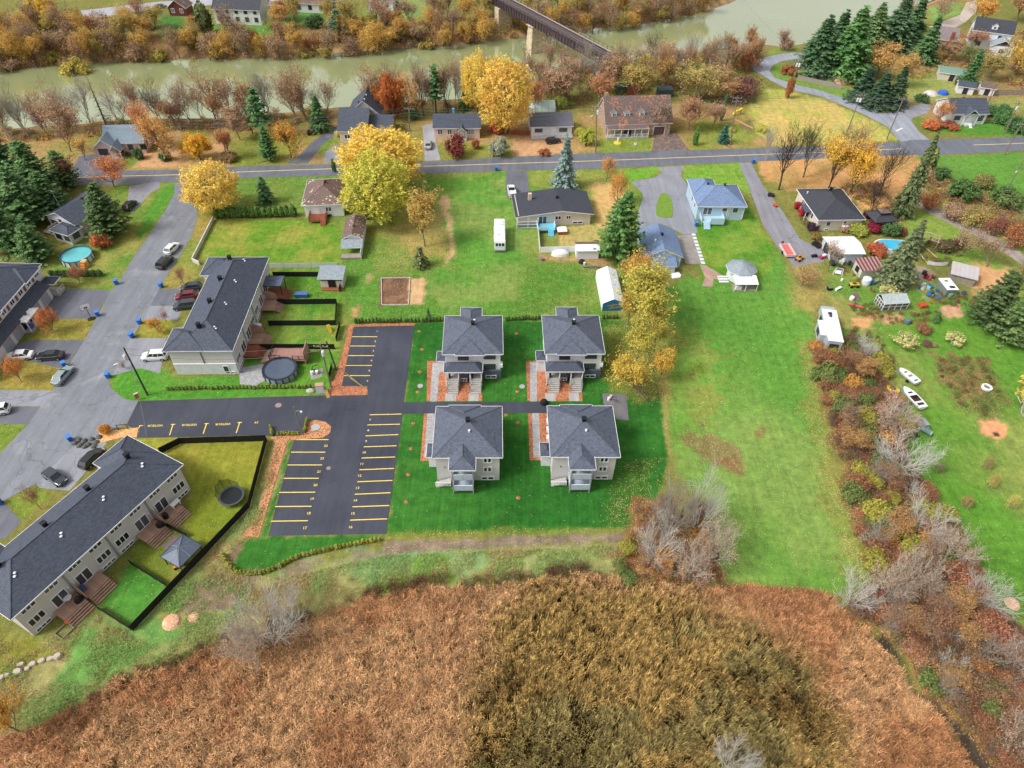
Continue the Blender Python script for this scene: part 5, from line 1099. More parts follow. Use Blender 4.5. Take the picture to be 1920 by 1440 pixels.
# ------------------------------------------------------------------ cars
PAINT={}
def paintm(name,c,metal=.0):return mat(name,c,.28,.04,1.0,metal,.5,coat=.6)
TYRE=mat('tyre_rubber',S(32,32,34),.85,.1);RIM=mat('alloy_rim',S(170,172,176),.35,.08,metal=.6);LAMPW=mat('headlamp_lens',S(214,220,226),.15,.05);LAMPR=mat('tail_lamp',S(150,22,26),.25,.05);CGLASS=mat('car_glass',S(38,44,52),.08,.15,spec=.7)
CARM={}
def car_meshes(kind):
 if kind in CARM:return CARM[kind]
 L,Wd,H,base,roof,hood,tail={'sedan':(4.7,1.82,1.45,(-1.75,1.15),(-1.05,.35),.92,.98),'suv':(4.6,1.86,1.68,(-2.12,1.2),(-1.85,.45),1.02,1.05),'hatch':(4.3,1.78,1.5,(-1.95,1.15),(-1.45,.35),.95,1.0),'pickup':(5.6,1.95,1.85,(-.45,1.45),(-.25,.75),1.12,1.1)}[kind]
 h=L/2;hw=Wd/2;b=MB()
 st=[(-h,.72,.42,tail*.82),(-h+.12,.92,.28,tail*.97),(-h+.7,1.0,.24,tail),(base[0]+.3,1.0,.22,tail+.02),(0,1.0,.22,(hood+tail)/2),(base[1],1.0,.22,hood+.03),(h-.75,.98,.24,hood*.95),(h-.2,.88,.28,hood*.84),(h,.66,.40,hood*.66)]
 vs=[]
 for x,w,zl,zt in st:
  w*=hw;zm=(zl+zt)/2+.05
  vs+=[(x,-w*.9,zl),(x,-w,zm),(x,-w*.93,zt-.04),(x,-w*.82,zt),(x,w*.82,zt),(x,w*.93,zt-.04),(x,w,zm),(x,w*.9,zl)]
 fs=[(i*8+j,i*8+8+j,i*8+8+(j+1)%8,i*8+(j+1)%8) for i in range(len(st)-1) for j in range(8)]+[tuple(range(7,-1,-1)) if False else tuple(range(8)),tuple(range(len(vs)-1,len(vs)-9,-1))]
 b.add(vs,[f[::-1] for f in fs])
 if kind=='pickup':b.box(-h+.15,base[0]-.1,-hw+.02,-hw+.14,tail-.02,tail+.3);b.box(-h+.15,base[0]-.1,hw-.14,hw-.02,tail-.02,tail+.3);b.box(-h+.03,-h+.14,-hw+.02,hw-.02,tail-.02,tail+.3)
 g=MB();wb,wr=hw*.86,hw*.68;zb=min(hood,tail)-.02;zr=H
 bb=[(base[0],-wb,zb),(base[1],-wb,zb),(base[1],wb,zb),(base[0],wb,zb)];rr=[(roof[0],-wr,zr-.03),(roof[1],-wr,zr-.03),(roof[1],wr,zr-.03),(roof[0],wr,zr-.03)]
 g.add(bb+rr,[(0,1,5,4),(1,2,6,5),(2,3,7,6),(3,0,4,7)])
 r=MB().box(roof[0]-.05,roof[1]+.05,-wr-.02,wr+.02,zr-.05,zr)
 for i in range(4):r.tube([bb[i],rr[i]],.05,4)
 for y,y2 in((-wb,-wr),(wb,wr)):
  for f in((.5,) if kind!='suv' else(.36,.68)):xb=base[0]+(base[1]-base[0])*f;xr=roof[0]+(roof[1]-roof[0])*f;r.tube([(xb,y*1.01,zb),(xr,y2*1.01,zr-.04)],.045,4)
 ty=MB().tube([(0,-.11,0),(0,.11,0)],.33,14);ri=MB().tube([(0,-.12,0),(0,.12,0)],.21,10)
 CARM[kind]=dict(body=b,glass=g,roof=r,tyre=ty,rim=ri,dims=(h,hw,hood,tail));return CARM[kind]
def car(kind,p0,p1,pm,label,cat='car',pre=None):
 a,b_=W(*p0),W(*p1);d=b_-a;c=(a+b_)/2;M=car_meshes(kind);h,hw,hood,tail=M['dims']
 rt=thing('pickup_truck' if kind=='pickup' else 'parked_car',label,'pickup' if kind=='pickup' else 'car',(c.x,c.y,.02),math.atan2(d.y,d.x),'parked cars')
 def get(k,m):
  key=k+m.name
  if key not in M:M[key]=M[k].mesh('car_'+k,m)
  if k=='body':M[key].polygons.foreach_set('use_smooth',[False]*len(M[key].polygons))
  return M[key]
 link('body',get('body',pm),rt);link('windows',get('glass',CGLASS),rt).name='cabin_glass';link('car_roof',get('roof',pm),rt)
 for x in(-h*.62,h*.64):
  for y in(-hw+.1,hw-.1):w=link('wheel',get('tyre',TYRE),rt,(x,y,.31));link('rim',get('rim',RIM),w)
 for y in(-1,1):
  if 'hl' not in M:M['hl']=MB().box(-.05,.05,-.2,.2,-.07,.07).mesh('lamp',LAMPW);M['tl']=MB().box(-.05,.05,-.2,.2,-.09,.09).mesh('lamp',LAMPR)
  link('headlight',M['hl'],rt,(h-.12,y*(hw-.36),hood*.70));link('taillight',M['tl'],rt,(-h+.03,y*(hw-.38),tail*.74))
 return rt
PW=paintm('white_car_paint',S(228,228,228));PK=paintm('black_car_paint',S(26,27,31));PG=paintm('silver_green_paint',S(150,168,168),.3);PS=paintm('silver_paint',S(182,186,190),.3);PD=paintm('dark_slate_paint',S(50,58,64));PR=paintm('dark_red_paint',S(116,26,34));PGR=paintm('grey_blue_paint',S(96,106,118),.2)
car('hatch',(313,481),(335,459),PW,'white hatchback parked on the street edge ahead of the black one');car('suv',(300,508),(322,485),PK,'black crossover parked on the street behind the white hatchback');car('sedan',(105,726),(135,691),PG,'silver-green sedan parked on the street by the mown strip')
car('sedan',(66,669),(13,673),PW,'white sedan parked on the driveway nose to the garage doors');car('sedan',(122,670),(72,673),PK,'black sedan parked behind the white one on the driveway');car('suv',(312,671),(272,673),PW,'white crossover half under the eaves of the stone-ended row house')
car('hatch',(378,541),(342,545),PD,'dark grey hatchback, farthest of the three beside the row house');car('hatch',(369,557),(333,561),PR,'dark red hatchback between two dark cars beside the row house');car('suv',(366,575),(331,579),PD,'dark crossover, nearest of the three beside the row house')
car('hatch',(84,884),(128,914),PD,'dark green hatchback with a glass roof beside the long grey row house');car('hatch',(159,880),(190,848),PK,'black car mostly hidden by the roof of the long grey row house');car('suv',(12,772),(-25,778),PW,'white car cut off by the frame edge on the dark driveway')
car('pickup',(961,374),(957,352),PW,'white pickup on the driveway of the dark low-roofed bungalow');car('sedan',(802,284),(806,266),PS,'silver sedan on the pink bungalow driveway');car('hatch',(1024,270),(1050,266),PK,'black car on fallen leaves before the porch bungalow');car('hatch',(690,414),(700,394),PK,'dark car tucked between the white garage and the big maples')
car('sedan',(290,16),(315,14),PGR,'slate sedan on the far street across the river');car('hatch',(612,8),(624,6),PGR,'grey-blue car by the dormer house across the river');car('hatch',(626,6),(638,4),PW,'white car by the dormer house across the river');car('pickup',(729,13),(756,11),PR,'dark red pickup parked across the river');car('hatch',(240,394),(250,384),PK,'black car beside the dark pine at the gabled house drive')
# ------------------------------------------------------------------ bins
BINM=mat('blue_bin_plastic',S(44,104,190),.5,.08);BINL=mat('blue_bin_lid',S(60,128,214),.45,.08)
def wheelie(px,ang,label,open_=False,m=BINM):
 g=W(*px);rt=thing('wheelie_bin',label,'bin',(g.x,g.y,.02),R(ang),'blue wheelie bins put out for collection')
 b=MB();b.add([(-.26,-.3,.06),(.26,-.3,.06),(.26,.3,.06),(-.26,.3,.06),(-.32,-.4,1.02),(.32,-.4,1.02),(.32,.4,1.02),(-.32,.4,1.02)],[(3,2,1,0),(4,5,6,7),(0,1,5,4),(1,2,6,5),(2,3,7,6),(3,0,4,7)]);b.build('bin_body',m,rt)
 l=MB().box(-.35,.35,-.44,.44,1.03,1.10).box(-.3,.3,.44,.5,.98,1.08);l.build('lid',BINL if m is BINM else m,rt)
 for x in(-.3,.3):MB().tube([(x-.03,.34,.12),(x+.03,.34,.12)],.12,10).build('wheel',TYRE,rt)
for px,an,lb in[((219,533),20,'blue bin at the lawn corner below the rusty small tree'),((303,539),-15,'blue bin at the drive edge beside the parked dark cars'),((184,592),30,'blue bin beside the basketball hoop'),((263,607),10,'blue bin at the corner by the small golden tree'),((248,633),-25,'blue bin across the golden tree verge, lower one'),((61,618),15,'blue bin against the garage fronts by the orange tree'),((122,687),35,'blue bin behind the silver-green sedan'),((204,708),15,'blue bin at the grassy point by the leaning utility pole'),((133,826),40,'blue bin at the street side of the rock bed'),((1,945),20,'blue bin cut by the frame edge on the dark drive'),((931,320),5,'blue bin on the main road edge above the wide lawn'),((1412,306),0,'blue bin at the mouth of the long driveway'),((1305,424),0,'blue bin beside the pale blue house stairs'),((497,23),0,'blue bin across the river beside a lawn'),((1697,196),10,'blue bin on the garden drive by the dark spruces')]:wheelie(px,an,lb)
# ------------------------------------------------------------------ poles and wires
POLEM=mat('pole_wood',S(128,116,106),.9,.2,1.5);TRANS=mat('transformer_grey',S(206,208,212),.5,.06);WIRE=mat('cable',S(120,122,126),.6,.05)
PTOP={}
def pole(key,base,top,label,arms=1,trans=0,lamp=0,dark=False,H=None):
 g=W(*base);H=H or hgt(*base,top[1]);zb=0
 lo=W(*top,H);lean=Vector((lo.x-g.x,lo.y-g.y,0));lean=lean if lean.length<2.5 else lean*2.5/lean.length
 rt=thing('utility_pole',label,'utility pole',(g.x,g.y,0),0,'utility poles');t=Vector((lean.x,lean.y,H));at=lambda z:t*(z/H)
 MB().tube([(0,0,-.3),t],[.17,.12],8).build('pole',mat('dark_pole_wood',S(70,64,58),.9,.2,1.5) if dark else POLEM,rt)
 for i in range(arms):
  p=at(H-.6-i*.9);MB().box(p.x-1.2,p.x+1.2,p.y-.06,p.y+.06,p.z-.06,p.z+.06).build('crossarm',POLEM,rt)
  for x in(-1.1,-.4,.4,1.1):MB().cyl(p.x+x,p.y,p.z+.06,p.z+.26,.05,.07,6).build('insulator',TRANS,rt)
 for i in range(trans):p=at(H-2.2);o=(.42*math.cos(1.9*i-.9+(math.pi if trans==1 else 0)),-.42+.2*i);MB().lathe([(.0,.0),(.26,.02),(.26,.85),(.18,.98),(0,1.0)],10).build('transformer',TRANS,rt,(p.x+o[0],p.y+o[1],p.z))
 if lamp:p=at(H-2.6);MB().tube([p,p+Vector((-.6*lamp,-.7,.5)),p+Vector((-1.3*lamp,-1.5,.45))],.05,5).build('lamp_arm',GTRIM,rt);MB().box(-.35,.35,-.14,.14,-.06,.08).build('lamp_head',TRANS,rt,p+Vector((-1.4*lamp,-1.6,.42)),.8)
 PTOP[key]=Vector((g.x,g.y,0))+t;return rt
pole('s1',(277,741),(232,652),'dark utility pole with a street lamp and transformer on the grassy point',0,1,1,True);pole('s2',(621,726),(600,645),'utility pole with a white transformer at the end of the lane hedge',1,2);pole('s3',(631,694),(612,640),'bare brace pole leaning near the upper parking lot',0,0,0,True)
pole('m0',(424,288),(409,228),'thin pole among riverside trees behind the yellow-orange tree');pole('m1',(768,246),(767,200),'pole half hidden beside the golden maple, by the pink bungalow drive');pole('m2',(1117,286),(1119,197),'weathered pole with transformers between the porch bungalow and the stone house',2,2,1);pole('m3',(1369,272),(1383,180),'pole on the lawn beside the neat blue-green spruce',2)
pole('r1',(1478,183),(1500,110),'pole with three transformers inside the road bend',2,3);pole('r2',(1587,252),(1615,175),'pole with transformers on the straw-coloured triangle',2,3);pole('r3',(1662,262),(1695,182),'pole at the tip of the triangle by the stop line',1);pole('r4',(1884,250),(1912,190),'pole with a transformer by the hedge at the junction',1,1);pole('r5',(1882,291),(1917,230),'pole at the meadow edge of the main road');pole('r6',(1850,200),(1867,158),'small pole behind the white bungalow at the junction',0);pole('r7',(1877,378),(1919,300),'pole among bushes at the frame edge by the meadow',0,0,1)
lp=W(568,815);rt=thing('street_lamp','slim grey wooden lamp post with one lamp beside the mulch island','street lamp',(lp.x,lp.y,0),0);MB().tube([(0,0,-.2),(-.12,.0,6.7)],[.12,.09],8).build('pole',POLEM,rt);MB().tube([(-.1,0,5.6),(.5,-.2,6.0),(.9,-.3,5.95)],.04,5).build('lamp_arm',GTRIM,rt);MB().lathe([(0,0),(.22,.02),(.16,.2),(0,.26)],10).build('lamp_head',TRANS,rt,(1.0,-.32,5.8))
def wire(a,b,label,sag=.8,r=.022,off=(0,0,0),group='overhead cables'):
 a=Vector(a)+Vector(off);b=Vector(b)+Vector(off);n=14;pts=[a.lerp(b,i/n)-Vector((0,0,sag*4*(i/n)*(1-i/n))) for i in range(n+1)]
 tag(MB().tube(pts,r,4,cap=False).build('power_line',WIRE),label,'cable',group)
PTOP['west']=W(-160,262,0)+Vector((0,0,11));PTOP['east']=PTOP['m3']+Vector((130,12,0));PTOP['north']=Vector((78,330,11));PTOP['sw']=W(-60,838,0)+Vector((0,0,8));PTOP['se']=PTOP['r5']+Vector((60,-40,0))
pairs=[('west','m0','over the trees at the frame edge'),('m0','m1','in front of the riverside trees to the golden maple'),('m1','m2','over the pink and porch bungalows'),('m2','m3','across the front of the stone house'),('m3','r2','over the straw-coloured triangle'),('r2','r4','over the road junction'),('r1','r2','along the side road'),('r2','r3','between the two triangle poles'),('r3','r5','over the main road beyond the junction'),('r1','north','over the river from the road bend')]
for a,b,lb in pairs:
 for i,(ox,oz) in enumerate(((-1.0,-.35),(1.0,-.35),(0,-1.5),(0,-2.3))):
  wire(PTOP[a],PTOP[b],f'{["upper far", "upper near", "middle", "lowest"][i]} cable {lb}',.9+.2*i,.02,(ox*.3,ox,oz))
wire(PTOP['s1'],PTOP['s2'],'cable strung between the poles over the stone-ended row house',1.2,.02,(0,0,-.2));wire(PTOP['s1'],PTOP['s2'],'lower cable strung past the stone-ended row house',1.6,.025,(0,0,-1.4));wire(PTOP['s1'],PTOP['sw'],'white cable over the street from the dark pole to the frame edge',1.0,.025,(0,0,-2.5));wire(PTOP['s1']-Vector((0,0,2.6)),W(275,820,.3),'white service cable over the visitor stalls',.8,.025)
wire(PTOP['r7'],PTOP['r5'],'cable across the meadow',.8);wire(W(1404,503,2.6),W(1363,415,3.0),'thin cable from the pale blue house to the summer house',.3,.015)
for i,q in enumerate(((663,714),(671,718),(680,725))):
 g=W(*q);e=Vector((g.x,g.y,.1));p=PTOP['s2']-Vector((0,0,1.2+i*1.2));dd=(p-e).normalized();rt=thing('guy_wire',f'guy wire with a yellow guard from the transformer pole, {["nearest the pole", "middle one", "farthest out"][i]}','guy wire',e,0,'guy wires');MB().tube([(0,0,0),p-e],.02,4).build('strand',WIRE,rt);MB().tube([dd*.1,dd*2.6],.07,6).build('yellow_guard',mat('guard_yellow',S(232,214,120),.6),rt)
 # ------------------------------------------------------------------ fences
MESH_B=mat('black_privacy_mesh',S(22,23,26),.8,.2,3)
def fence(label,pts,h,m,post=BTRIM,span=2.1,thick=.03,panel='mesh_panel',gap=.05,group='black mesh fences'):
 w=[W(*p) for p in pts];o=w[0];rt=thing('fence',label,'fence',(o.x,o.y,0),0,group)
 for a,b in zip(w[:-1],w[1:]):
  d=b-a;n=max(1,round(d.length/span))
  for i in range(n):
   p,q=a+d*i/n-o,a+d*(i+1)/n-o;u=d.normalized()*.05
   f=MB().obox((p.x+u.x,p.y+u.y,gap),(q.x-u.x,q.y-u.y,gap),thick,h-gap);f.build(panel,m,rt)
   MB().box(p.x-.04,p.x+.04,p.y-.04,p.y+.04,0,h+.06).build('post',post,rt)
 p=w[-1]-o;MB().box(p.x-.04,p.x+.04,p.y-.04,p.y+.04,0,h+.06).build('post',post,rt)
fence('black mesh fence behind the farthest deck, ending at the grey shed',[(513,519),(598,519)],1.25,MESH_B);fence('black mesh fence between the blue box lawn and the next yard',[(521,571),(632,570)],1.3,MESH_B);fence('black mesh fence along the two middle yards and across',[(505,611),(630,610),(632,570)],1.3,MESH_B);fence('black mesh fence above the covered round pool',[(490,655),(628,655)],1.3,MESH_B);fence('black mesh fence piece behind the transformer pole',[(617,716),(623,690)],1.3,MESH_B)
fence('black mesh fence piece beside the grey shed',[(637,548),(642,530)],1.2,MESH_B);fence('black mesh fence piece at the yard corner above the parking lot',[(631,640),(638,612)],1.2,MESH_B)
fence('long black mesh fence round the trampoline lawn and rear yards',[(302,851),(340,832),(501,827),(468,952),(250,1183)],1.45,MESH_B);fence('black mesh fence between the dark gazebo yard and the green yard',[(246,1058),(311,1099)],1.2,MESH_B);fence('black mesh fence at the end of the green yard by the cluttered deck',[(186,1143),(246,1181)],1.2,MESH_B);fence('short black mesh fence between the two upper decks and the gazebo',[(315,988),(352,1008)],1.2,MESH_B)
fence('pale grey panel fence behind the row house yards',[(505,502),(560,502),(634,501)],1.15,mat('pale_panel',S(196,204,196),.6,.08),GTRIM,2.6,.05,'panel',.03,'pale fences');WALLM=mat('pale_concrete_wall',S(206,200,192),.85,.1,1.2)
fence('pale low concrete wall along the grassy verge',[(401,413),(362,491),(375,497)],.95,WALLM,WALLM,2.6,.2,'wall_panel',0,'pale fences')
WF=mat('white_vinyl',S(226,226,228),.5,.05);fence('white panel fence round the leafy yard with a turquoise deck',[(1008,425),(1012,474),(1084,472)],1.5,WF,WF,1.9,.05,'panel',.03,'pale fences')
fence('grey board fence along the side road',[(1494,150),(1576,168)],1.5,WOODG,WOODG,2.2,.05,'panel',.03,'grey board fences');fence('grey board fence behind the white bungalow at the junction',[(1858,178),(1935,178)],1.6,WOODG,WOODG,2.4,.05,'panel',.03,'grey board fences');fence('low pale rail fence round the allotment patch',[(1376,226),(1411,243)],.6,WOODL,WOODL,2.2,.05,'rail_panel',.2,'grey board fences');fence('grey guard rail at the outside of the road bend',[(1397,132),(1402,118),(1416,108),(1436,100)],.75,GTRIM,GTRIM,3,.08,'rail_panel',.45,'grey board fences');fence('dark board fence beside the porch bungalow',[(958,252),(996,254)],1.4,WOODR,WOODR,2.2,.05,'panel',.03,'grey board fences')
fence('wooden fence behind the fire pit and pergola',[(1722,470),(1744,452)],1.4,WOODG,WOODG,1.6,.05,'panel',.03,'grey board fences');fence('pale green plank panels by the round pool garden',[(109,534),(146,536)],.9,WOODL,WOODL,2,.05,'panel',.03,'pale fences')
# ------------------------------------------------------------------ pools, trampoline, gazebos
def water(name,c):return mat(name,c,.08,.12,.8,spec=.6)
def round_pool(px,r,h,label,wm,fm,top,cover=False):
 g=W(*px);rt=thing('round_pool',label,'swimming pool',(g.x,g.y,0),0);n=24
 for i in range(16):
  a,b=2*math.pi*i/16,2*math.pi*(i+1)/16;q=MB();q.add([(r*math.cos(a),r*math.sin(a),0),(r*math.cos(b),r*math.sin(b),0),(r*math.cos(b),r*math.sin(b),h),(r*math.cos(a),r*math.sin(a),h)],[(0,1,2,3)]);q.build('wall_panel',wm,rt)
  MB().box(r*1.01*math.cos(a)-.07,r*1.01*math.cos(a)+.07,r*1.01*math.sin(a)-.07,r*1.01*math.sin(a)+.07,0,h+.02).build('upright',fm,rt)
 MB().lathe([(r-.14,h),(r+.1,h),(r+.1,h+.06),(r-.14,h+.06),(r-.14,h)],32).build('rim',fm,rt)
 MB().lathe([(0,h-.16-(.1 if cover else 0)),(r-.05,h-(.02 if cover else.16))],32).build('cover' if cover else 'water_surface',top,rt)
 if not cover:MB().lathe([(r-.12,h),(r-.12,h-.6)],32).build('liner',mat('pool_liner',S(70,130,190),.4,.1),rt)
 return rt
rp=round_pool((147,486),3.1,1.25,'round above-ground pool with turquoise water and an orange ladder',mat('pool_wall_white',S(206,212,216),.5,.06),mat('pool_frame_dark',S(62,74,92),.5),water('turquoise_water',S(92,186,190)))
MB().box(2.2,3.3,-2.9,-1.9,0,1.4).build('ladder_platform',WOODL,rp);s=MB();steps(s,2.3,3.2,-4.0,-2.9,0,1.3,5);s.build('ladder_steps',mat('orange_wood',S(204,132,74),.7,.15),rp)
rp=round_pool((527,700),2.95,1.2,'round above-ground pool under a slate grey winter cover',mat('pool_wall_grey',S(150,158,170),.5,.08),mat('pool_frame_black',S(40,46,56),.5),mat('winter_cover',S(82,92,110),.3,.12,.7),True)
MB().lathe([(2.3,1.10),(2.88,1.22)],32).build('cover_skirt',mat('cover_edge',S(48,56,70),.5),rp)
g=W(1667,466);rt=thing('figure_eight_pool','figure-eight pool with bright blue water half under the drooping spruce','swimming pool',(g.x,g.y,0),R(-4));k=[]
for i in range(40):a=2*math.pi*i/40;r_=3.5+.9*math.cos(2*a);k.append((r_*math.cos(a)*1.02+.9,r_*.78*math.sin(a)))
MB().prism(k,0,1.1).build('pool_wall',WTRIM,rt);MB().prism([(p[0]*.91+.08,p[1]*.91) for p in k],1.1,1.13).build('water_surface',water('blue_water',S(70,180,216)),rt)
g=W(437,936);rt=thing('trampoline','round black trampoline with a sagging net enclosure on the yellowish lawn','trampoline',(g.x,g.y,0),0);r=1.85
MB().lathe([(r-.3,.86),(r,.86),(r,.92),(r-.3,.92)],28).build('pad_ring',mat('trampoline_pad',S(70,78,80),.6,.15),rt);MB().lathe([(0,.80),(r-.3,.88)],28).build('mat',mat('trampoline_mat',S(26,30,34),.7,.15),rt)
for i in range(6):
 a=i*math.pi/3+.3;MB().tube([(r*.96*math.cos(a),r*.96*math.sin(a),0),(r*.96*math.cos(a),r*.96*math.sin(a),.86)],.035,6).build('leg',GTRIM,rt)
for i,hgt_ in enumerate((1.0,1.6,2.2,1.9,1.2)):
 a=1.2+i*.62;p0=Vector((r*math.cos(a),r*math.sin(a),.9));MB().tube([p0,p0+Vector((-.25,.1,hgt_))],.03,5).build('net_pole',BTRIM,rt)
nm=bpy.data.materials.new('net_mesh');nm.use_nodes=True;nm.node_tree.nodes['Principled BSDF'].inputs['Base Color'].default_value=(.02,.022,.022,1);nm.node_tree.nodes['Principled BSDF'].inputs['Alpha'].default_value=.45
nb=MB();hs_=(1.0,1.6,2.2,1.9,1.2)
for i in range(4):
 a,b=1.2+i*.62,1.2+(i+1)*.62;nb.add([(r*math.cos(a),r*math.sin(a),.92),(r*math.cos(b),r*math.sin(b),.92),(r*math.cos(b)-.25,r*math.sin(b)+.1,.9+hs_[i+1]),((r*math.cos((a+b)/2)-.1),r*math.sin((a+b)/2),.75+(hs_[i]+hs_[i+1])/2),(r*math.cos(a)-.25,r*math.sin(a)+.1,.9+hs_[i])],[(0,1,2,3,4)])
nb.build('net',nm,rt)
def gazebo(px,w,d,h,rise,label,rm,pm,ang=0,flat=False):
 g=W(*px);rt=thing('gazebo',label,'gazebo',(g.x,g.y,0),R(ang));
 for x in(-1,1):
  for y in(-1,1):MB().box(x*(w/2-.2)-.06,x*(w/2-.2)+.06,y*(d/2-.2)-.06,y*(d/2-.2)+.06,0,h).build('post',pm,rt)
 r=MB();hip(r,-w/2,w/2,-d/2,d/2,h,rise,.12);r.build('roof',[rm,pm,pm],rt);return rt
METR=mat('slate_metal_roof',S(92,102,120),.45,.1);gz1=gazebo((349,1048),4.0,3.6,2.1,1.1,'dark metal-roofed gazebo in the corner of a fenced yard',METR,BTRIM,math.degrees(CANG))
r=MB()
for i in range(8):a=i*math.pi/4;r.tube([(0,0,3.22),(2.0*math.cos(a)*(1.0 if i%2==0 else 1.38),1.8*math.sin(a)*(1.0 if i%2==0 else 1.38),2.14)],.04,4)
r.build('roof_rib',GTRIM,gz1)
gz2=gazebo((517,552),4.2,3.4,3.3,.15,'flat grey gazebo over the farthest red-brown deck',METR,BTRIM,2)
gz3=gazebo((1645,424),6.0,5.0,2.6,1.3,'dark round-looking gazebo with a tiny cupola behind the crimson bush',ROOF_K,BTRIM,10);gazebo_c=MB();hip(gazebo_c,-1.3,1.3,-1.1,1.1,4.0,.6,.12);gazebo_c.build('cupola',[ROOF_BR,BTRIM,BTRIM],gz3)
g=W(545,672);rt=thing('pool_deck','reddish raised deck with black railings beside the covered pool','deck',(g.x,g.y,0),R(1));dk=deck(rt,-3.2,3.3,-1.6,1.6,1.1,mat('pinkish_deck_boards',S(166,124,112),.8,.15,1.2));railing(rt,[(-3.2,-1.5),(-1.2,-1.5)],1.1,1.0,BTRIM,1.0,.12);railing(rt,[(1.0,-1.55),(3.2,-1.55)],1.1,.95,BTRIM,1.1,.12);railing(rt,[(-3.15,1.5),(-3.15,-1.5)],1.1,1.0,BTRIM,1.0,.12);railing(rt,[(-3.1,1.55),(1.6,1.55)],1.1,1.0,BTRIM,1.2,.12)
MB().box(3.0,3.12,-1.6,1.6,.0,3.0).build('privacy_screen',WOODD,rt);s=MB();steps(s,-1.5,1.5,-5.0,-3.2,0,1.0,5,'x');s.build('deck_steps',WOODD,rt)
g=W(623,540);rt=thing('shed','grey-roofed pale shed with black doors at the yard corner','shed',(g.x,g.y+1.6,0),R(1));B=(-2.2,2.3,-1.6,1.6);MB().box(-2.2,2.3,-1.6,1.6,0,2.5).build('wall',SID_CREAM,rt);s=MB();slab(s,[(-2.6,-2.0,2.5),(2.6,-2.0,2.5),(2.6,1.9,3.1),(-2.6,1.9,3.1)],.14);s.build('roof',[ROOF_G,WTRIM],rt);door(rt,'S',.1,.1,1.3,2.0,B,BTRIM);window(rt,'S',-1.3,2.1,1.3,.25,1,B,DTRIM);window(rt,'S',1.4,2.1,1.2,.25,1,B,DTRIM);MB().box(-2.0,2.0,-2.6,-1.62,0,.2).build('ramp',WOODR,rt)
g=W(1142,551);rt=thing('storage_tent','white peaked storage tent with a blue end panel','storage tent',(g.x,g.y,0),R(2.5));w2,l2=2.15,5.5;prof=[(-w2,0),(-w2,1.7),(-w2*.9,2.0),(0,2.95),(w2*.9,2.0),(w2,1.7),(w2,0)]
b=MB();b.add([(x,-l2,z) for x,z in prof]+[(x,l2,z) for x,z in prof],[(i,i+1,7+i+1,7+i)[::-1] for i in range(6)]);b.build('cover',mat('white_tarpaulin',S(226,230,232),.45,.07,1.0),rt);MB().face([(x,-l2+.02,z) for x,z in prof]).build('end_panel',mat('blue_tarpaulin',S(40,110,150),.5,.1),rt);MB().face([(x,l2-.02,z) for x,z in prof][::-1]).build('end_panel',MATS['white_tarpaulin'],rt)
for pts in([(-1.3,1.35),(.9,1.75),(1.1,1.55),(-1.1,1.15)],[(-.9,.75),(1.2,1.15),(1.4,.95),(-.7,.55)],[(-.2,1.75),(.15,1.8),(-.25,.5),(-.6,.45)]):MB().face([(x,-l2,z) for x,z in pts]).build('tan_stripe',mat('tan_print',S(176,148,96),.6),rt)
def item(name,px,parts,label,cat,rz=0,group=None,z=0):
 g=W(*px);rt=thing(name,label,cat,(g.x,g.y,z),R(rz),group)
 for pn,mb,m in parts:mb.build(pn,m,rt)
 return rt
item('hot_tub',(1053,436),[('tub',MB().box(-1.05,1.05,-1.0,1.0,0,.8),WOODR),('lid',MB().box(-1.1,1.1,-1.05,1.05,.8,.92),WTRIM)],'hot tub with a white lid beside the turquoise deck','hot tub',8)
g=W(1100,484);rt=thing('shed','white shed with a leafy dark roof below the tall green pine','shed',(g.x,g.y+1.2,0),R(3));MB().box(-2.4,2.4,-1.5,1.5,0,2.2).build('wall',SID_WHITE,rt);s=MB();slab(s,[(-2.6,-.2,2.9),(2.6,-.2,2.9),(2.6,1.8,2.2),(-2.6,1.8,2.2)],.1);s.build('roof',[ROOF_OLD,WTRIM],rt);s=MB();slab(s,[(-2.6,-1.8,2.2),(2.6,-1.8,2.2),(2.6,-.2,2.9),(-2.6,-.2,2.9)],.1);s.build('front_roof',[mat('white_sheet',S(224,226,228),.5,.05),WTRIM],rt)
item('boat_cover',(1050,478),[('cover',MB().lathe([(1.9,0),(1.8,.7),(1.2,1.15),(0,1.3)],14,sx=1.0,sy=.5),WTRIM)],'white tarpaulin-covered bulk against the white panel fence','tarpaulin',3)
item('tree_stump',(1015,488),[('trunk',MB().lathe([(.62,0),(.5,.25),(.48,.6),(0,.62)],10),POLEM)],'dark round stump on the lawn below the white fence','stump')
item('tarp_heap',(1091,492),[('heap',MB().lathe([(.8,0),(.6,.5),(0,.7)],9),BTRIM),('bucket',MB().cyl(.5,-.7,0,.5,.22,.26,10),WTRIM)],'black heap with a white bucket by the white shed','heap')
item('log_pile',(1108,502),[('log',MB().tube([(-1.6,0,.2),(1.5,.3,.25)],.16,7),POLEM),('log',MB().tube([(-1.0,.4,.2),(1.9,.1,.3)],.13,7),POLEM),('log',MB().tube([(-.4,-.3,.15),(1.4,-.5,.15)],.12,7),POLEM)],'dark fallen logs beside the white storage tent','logs')
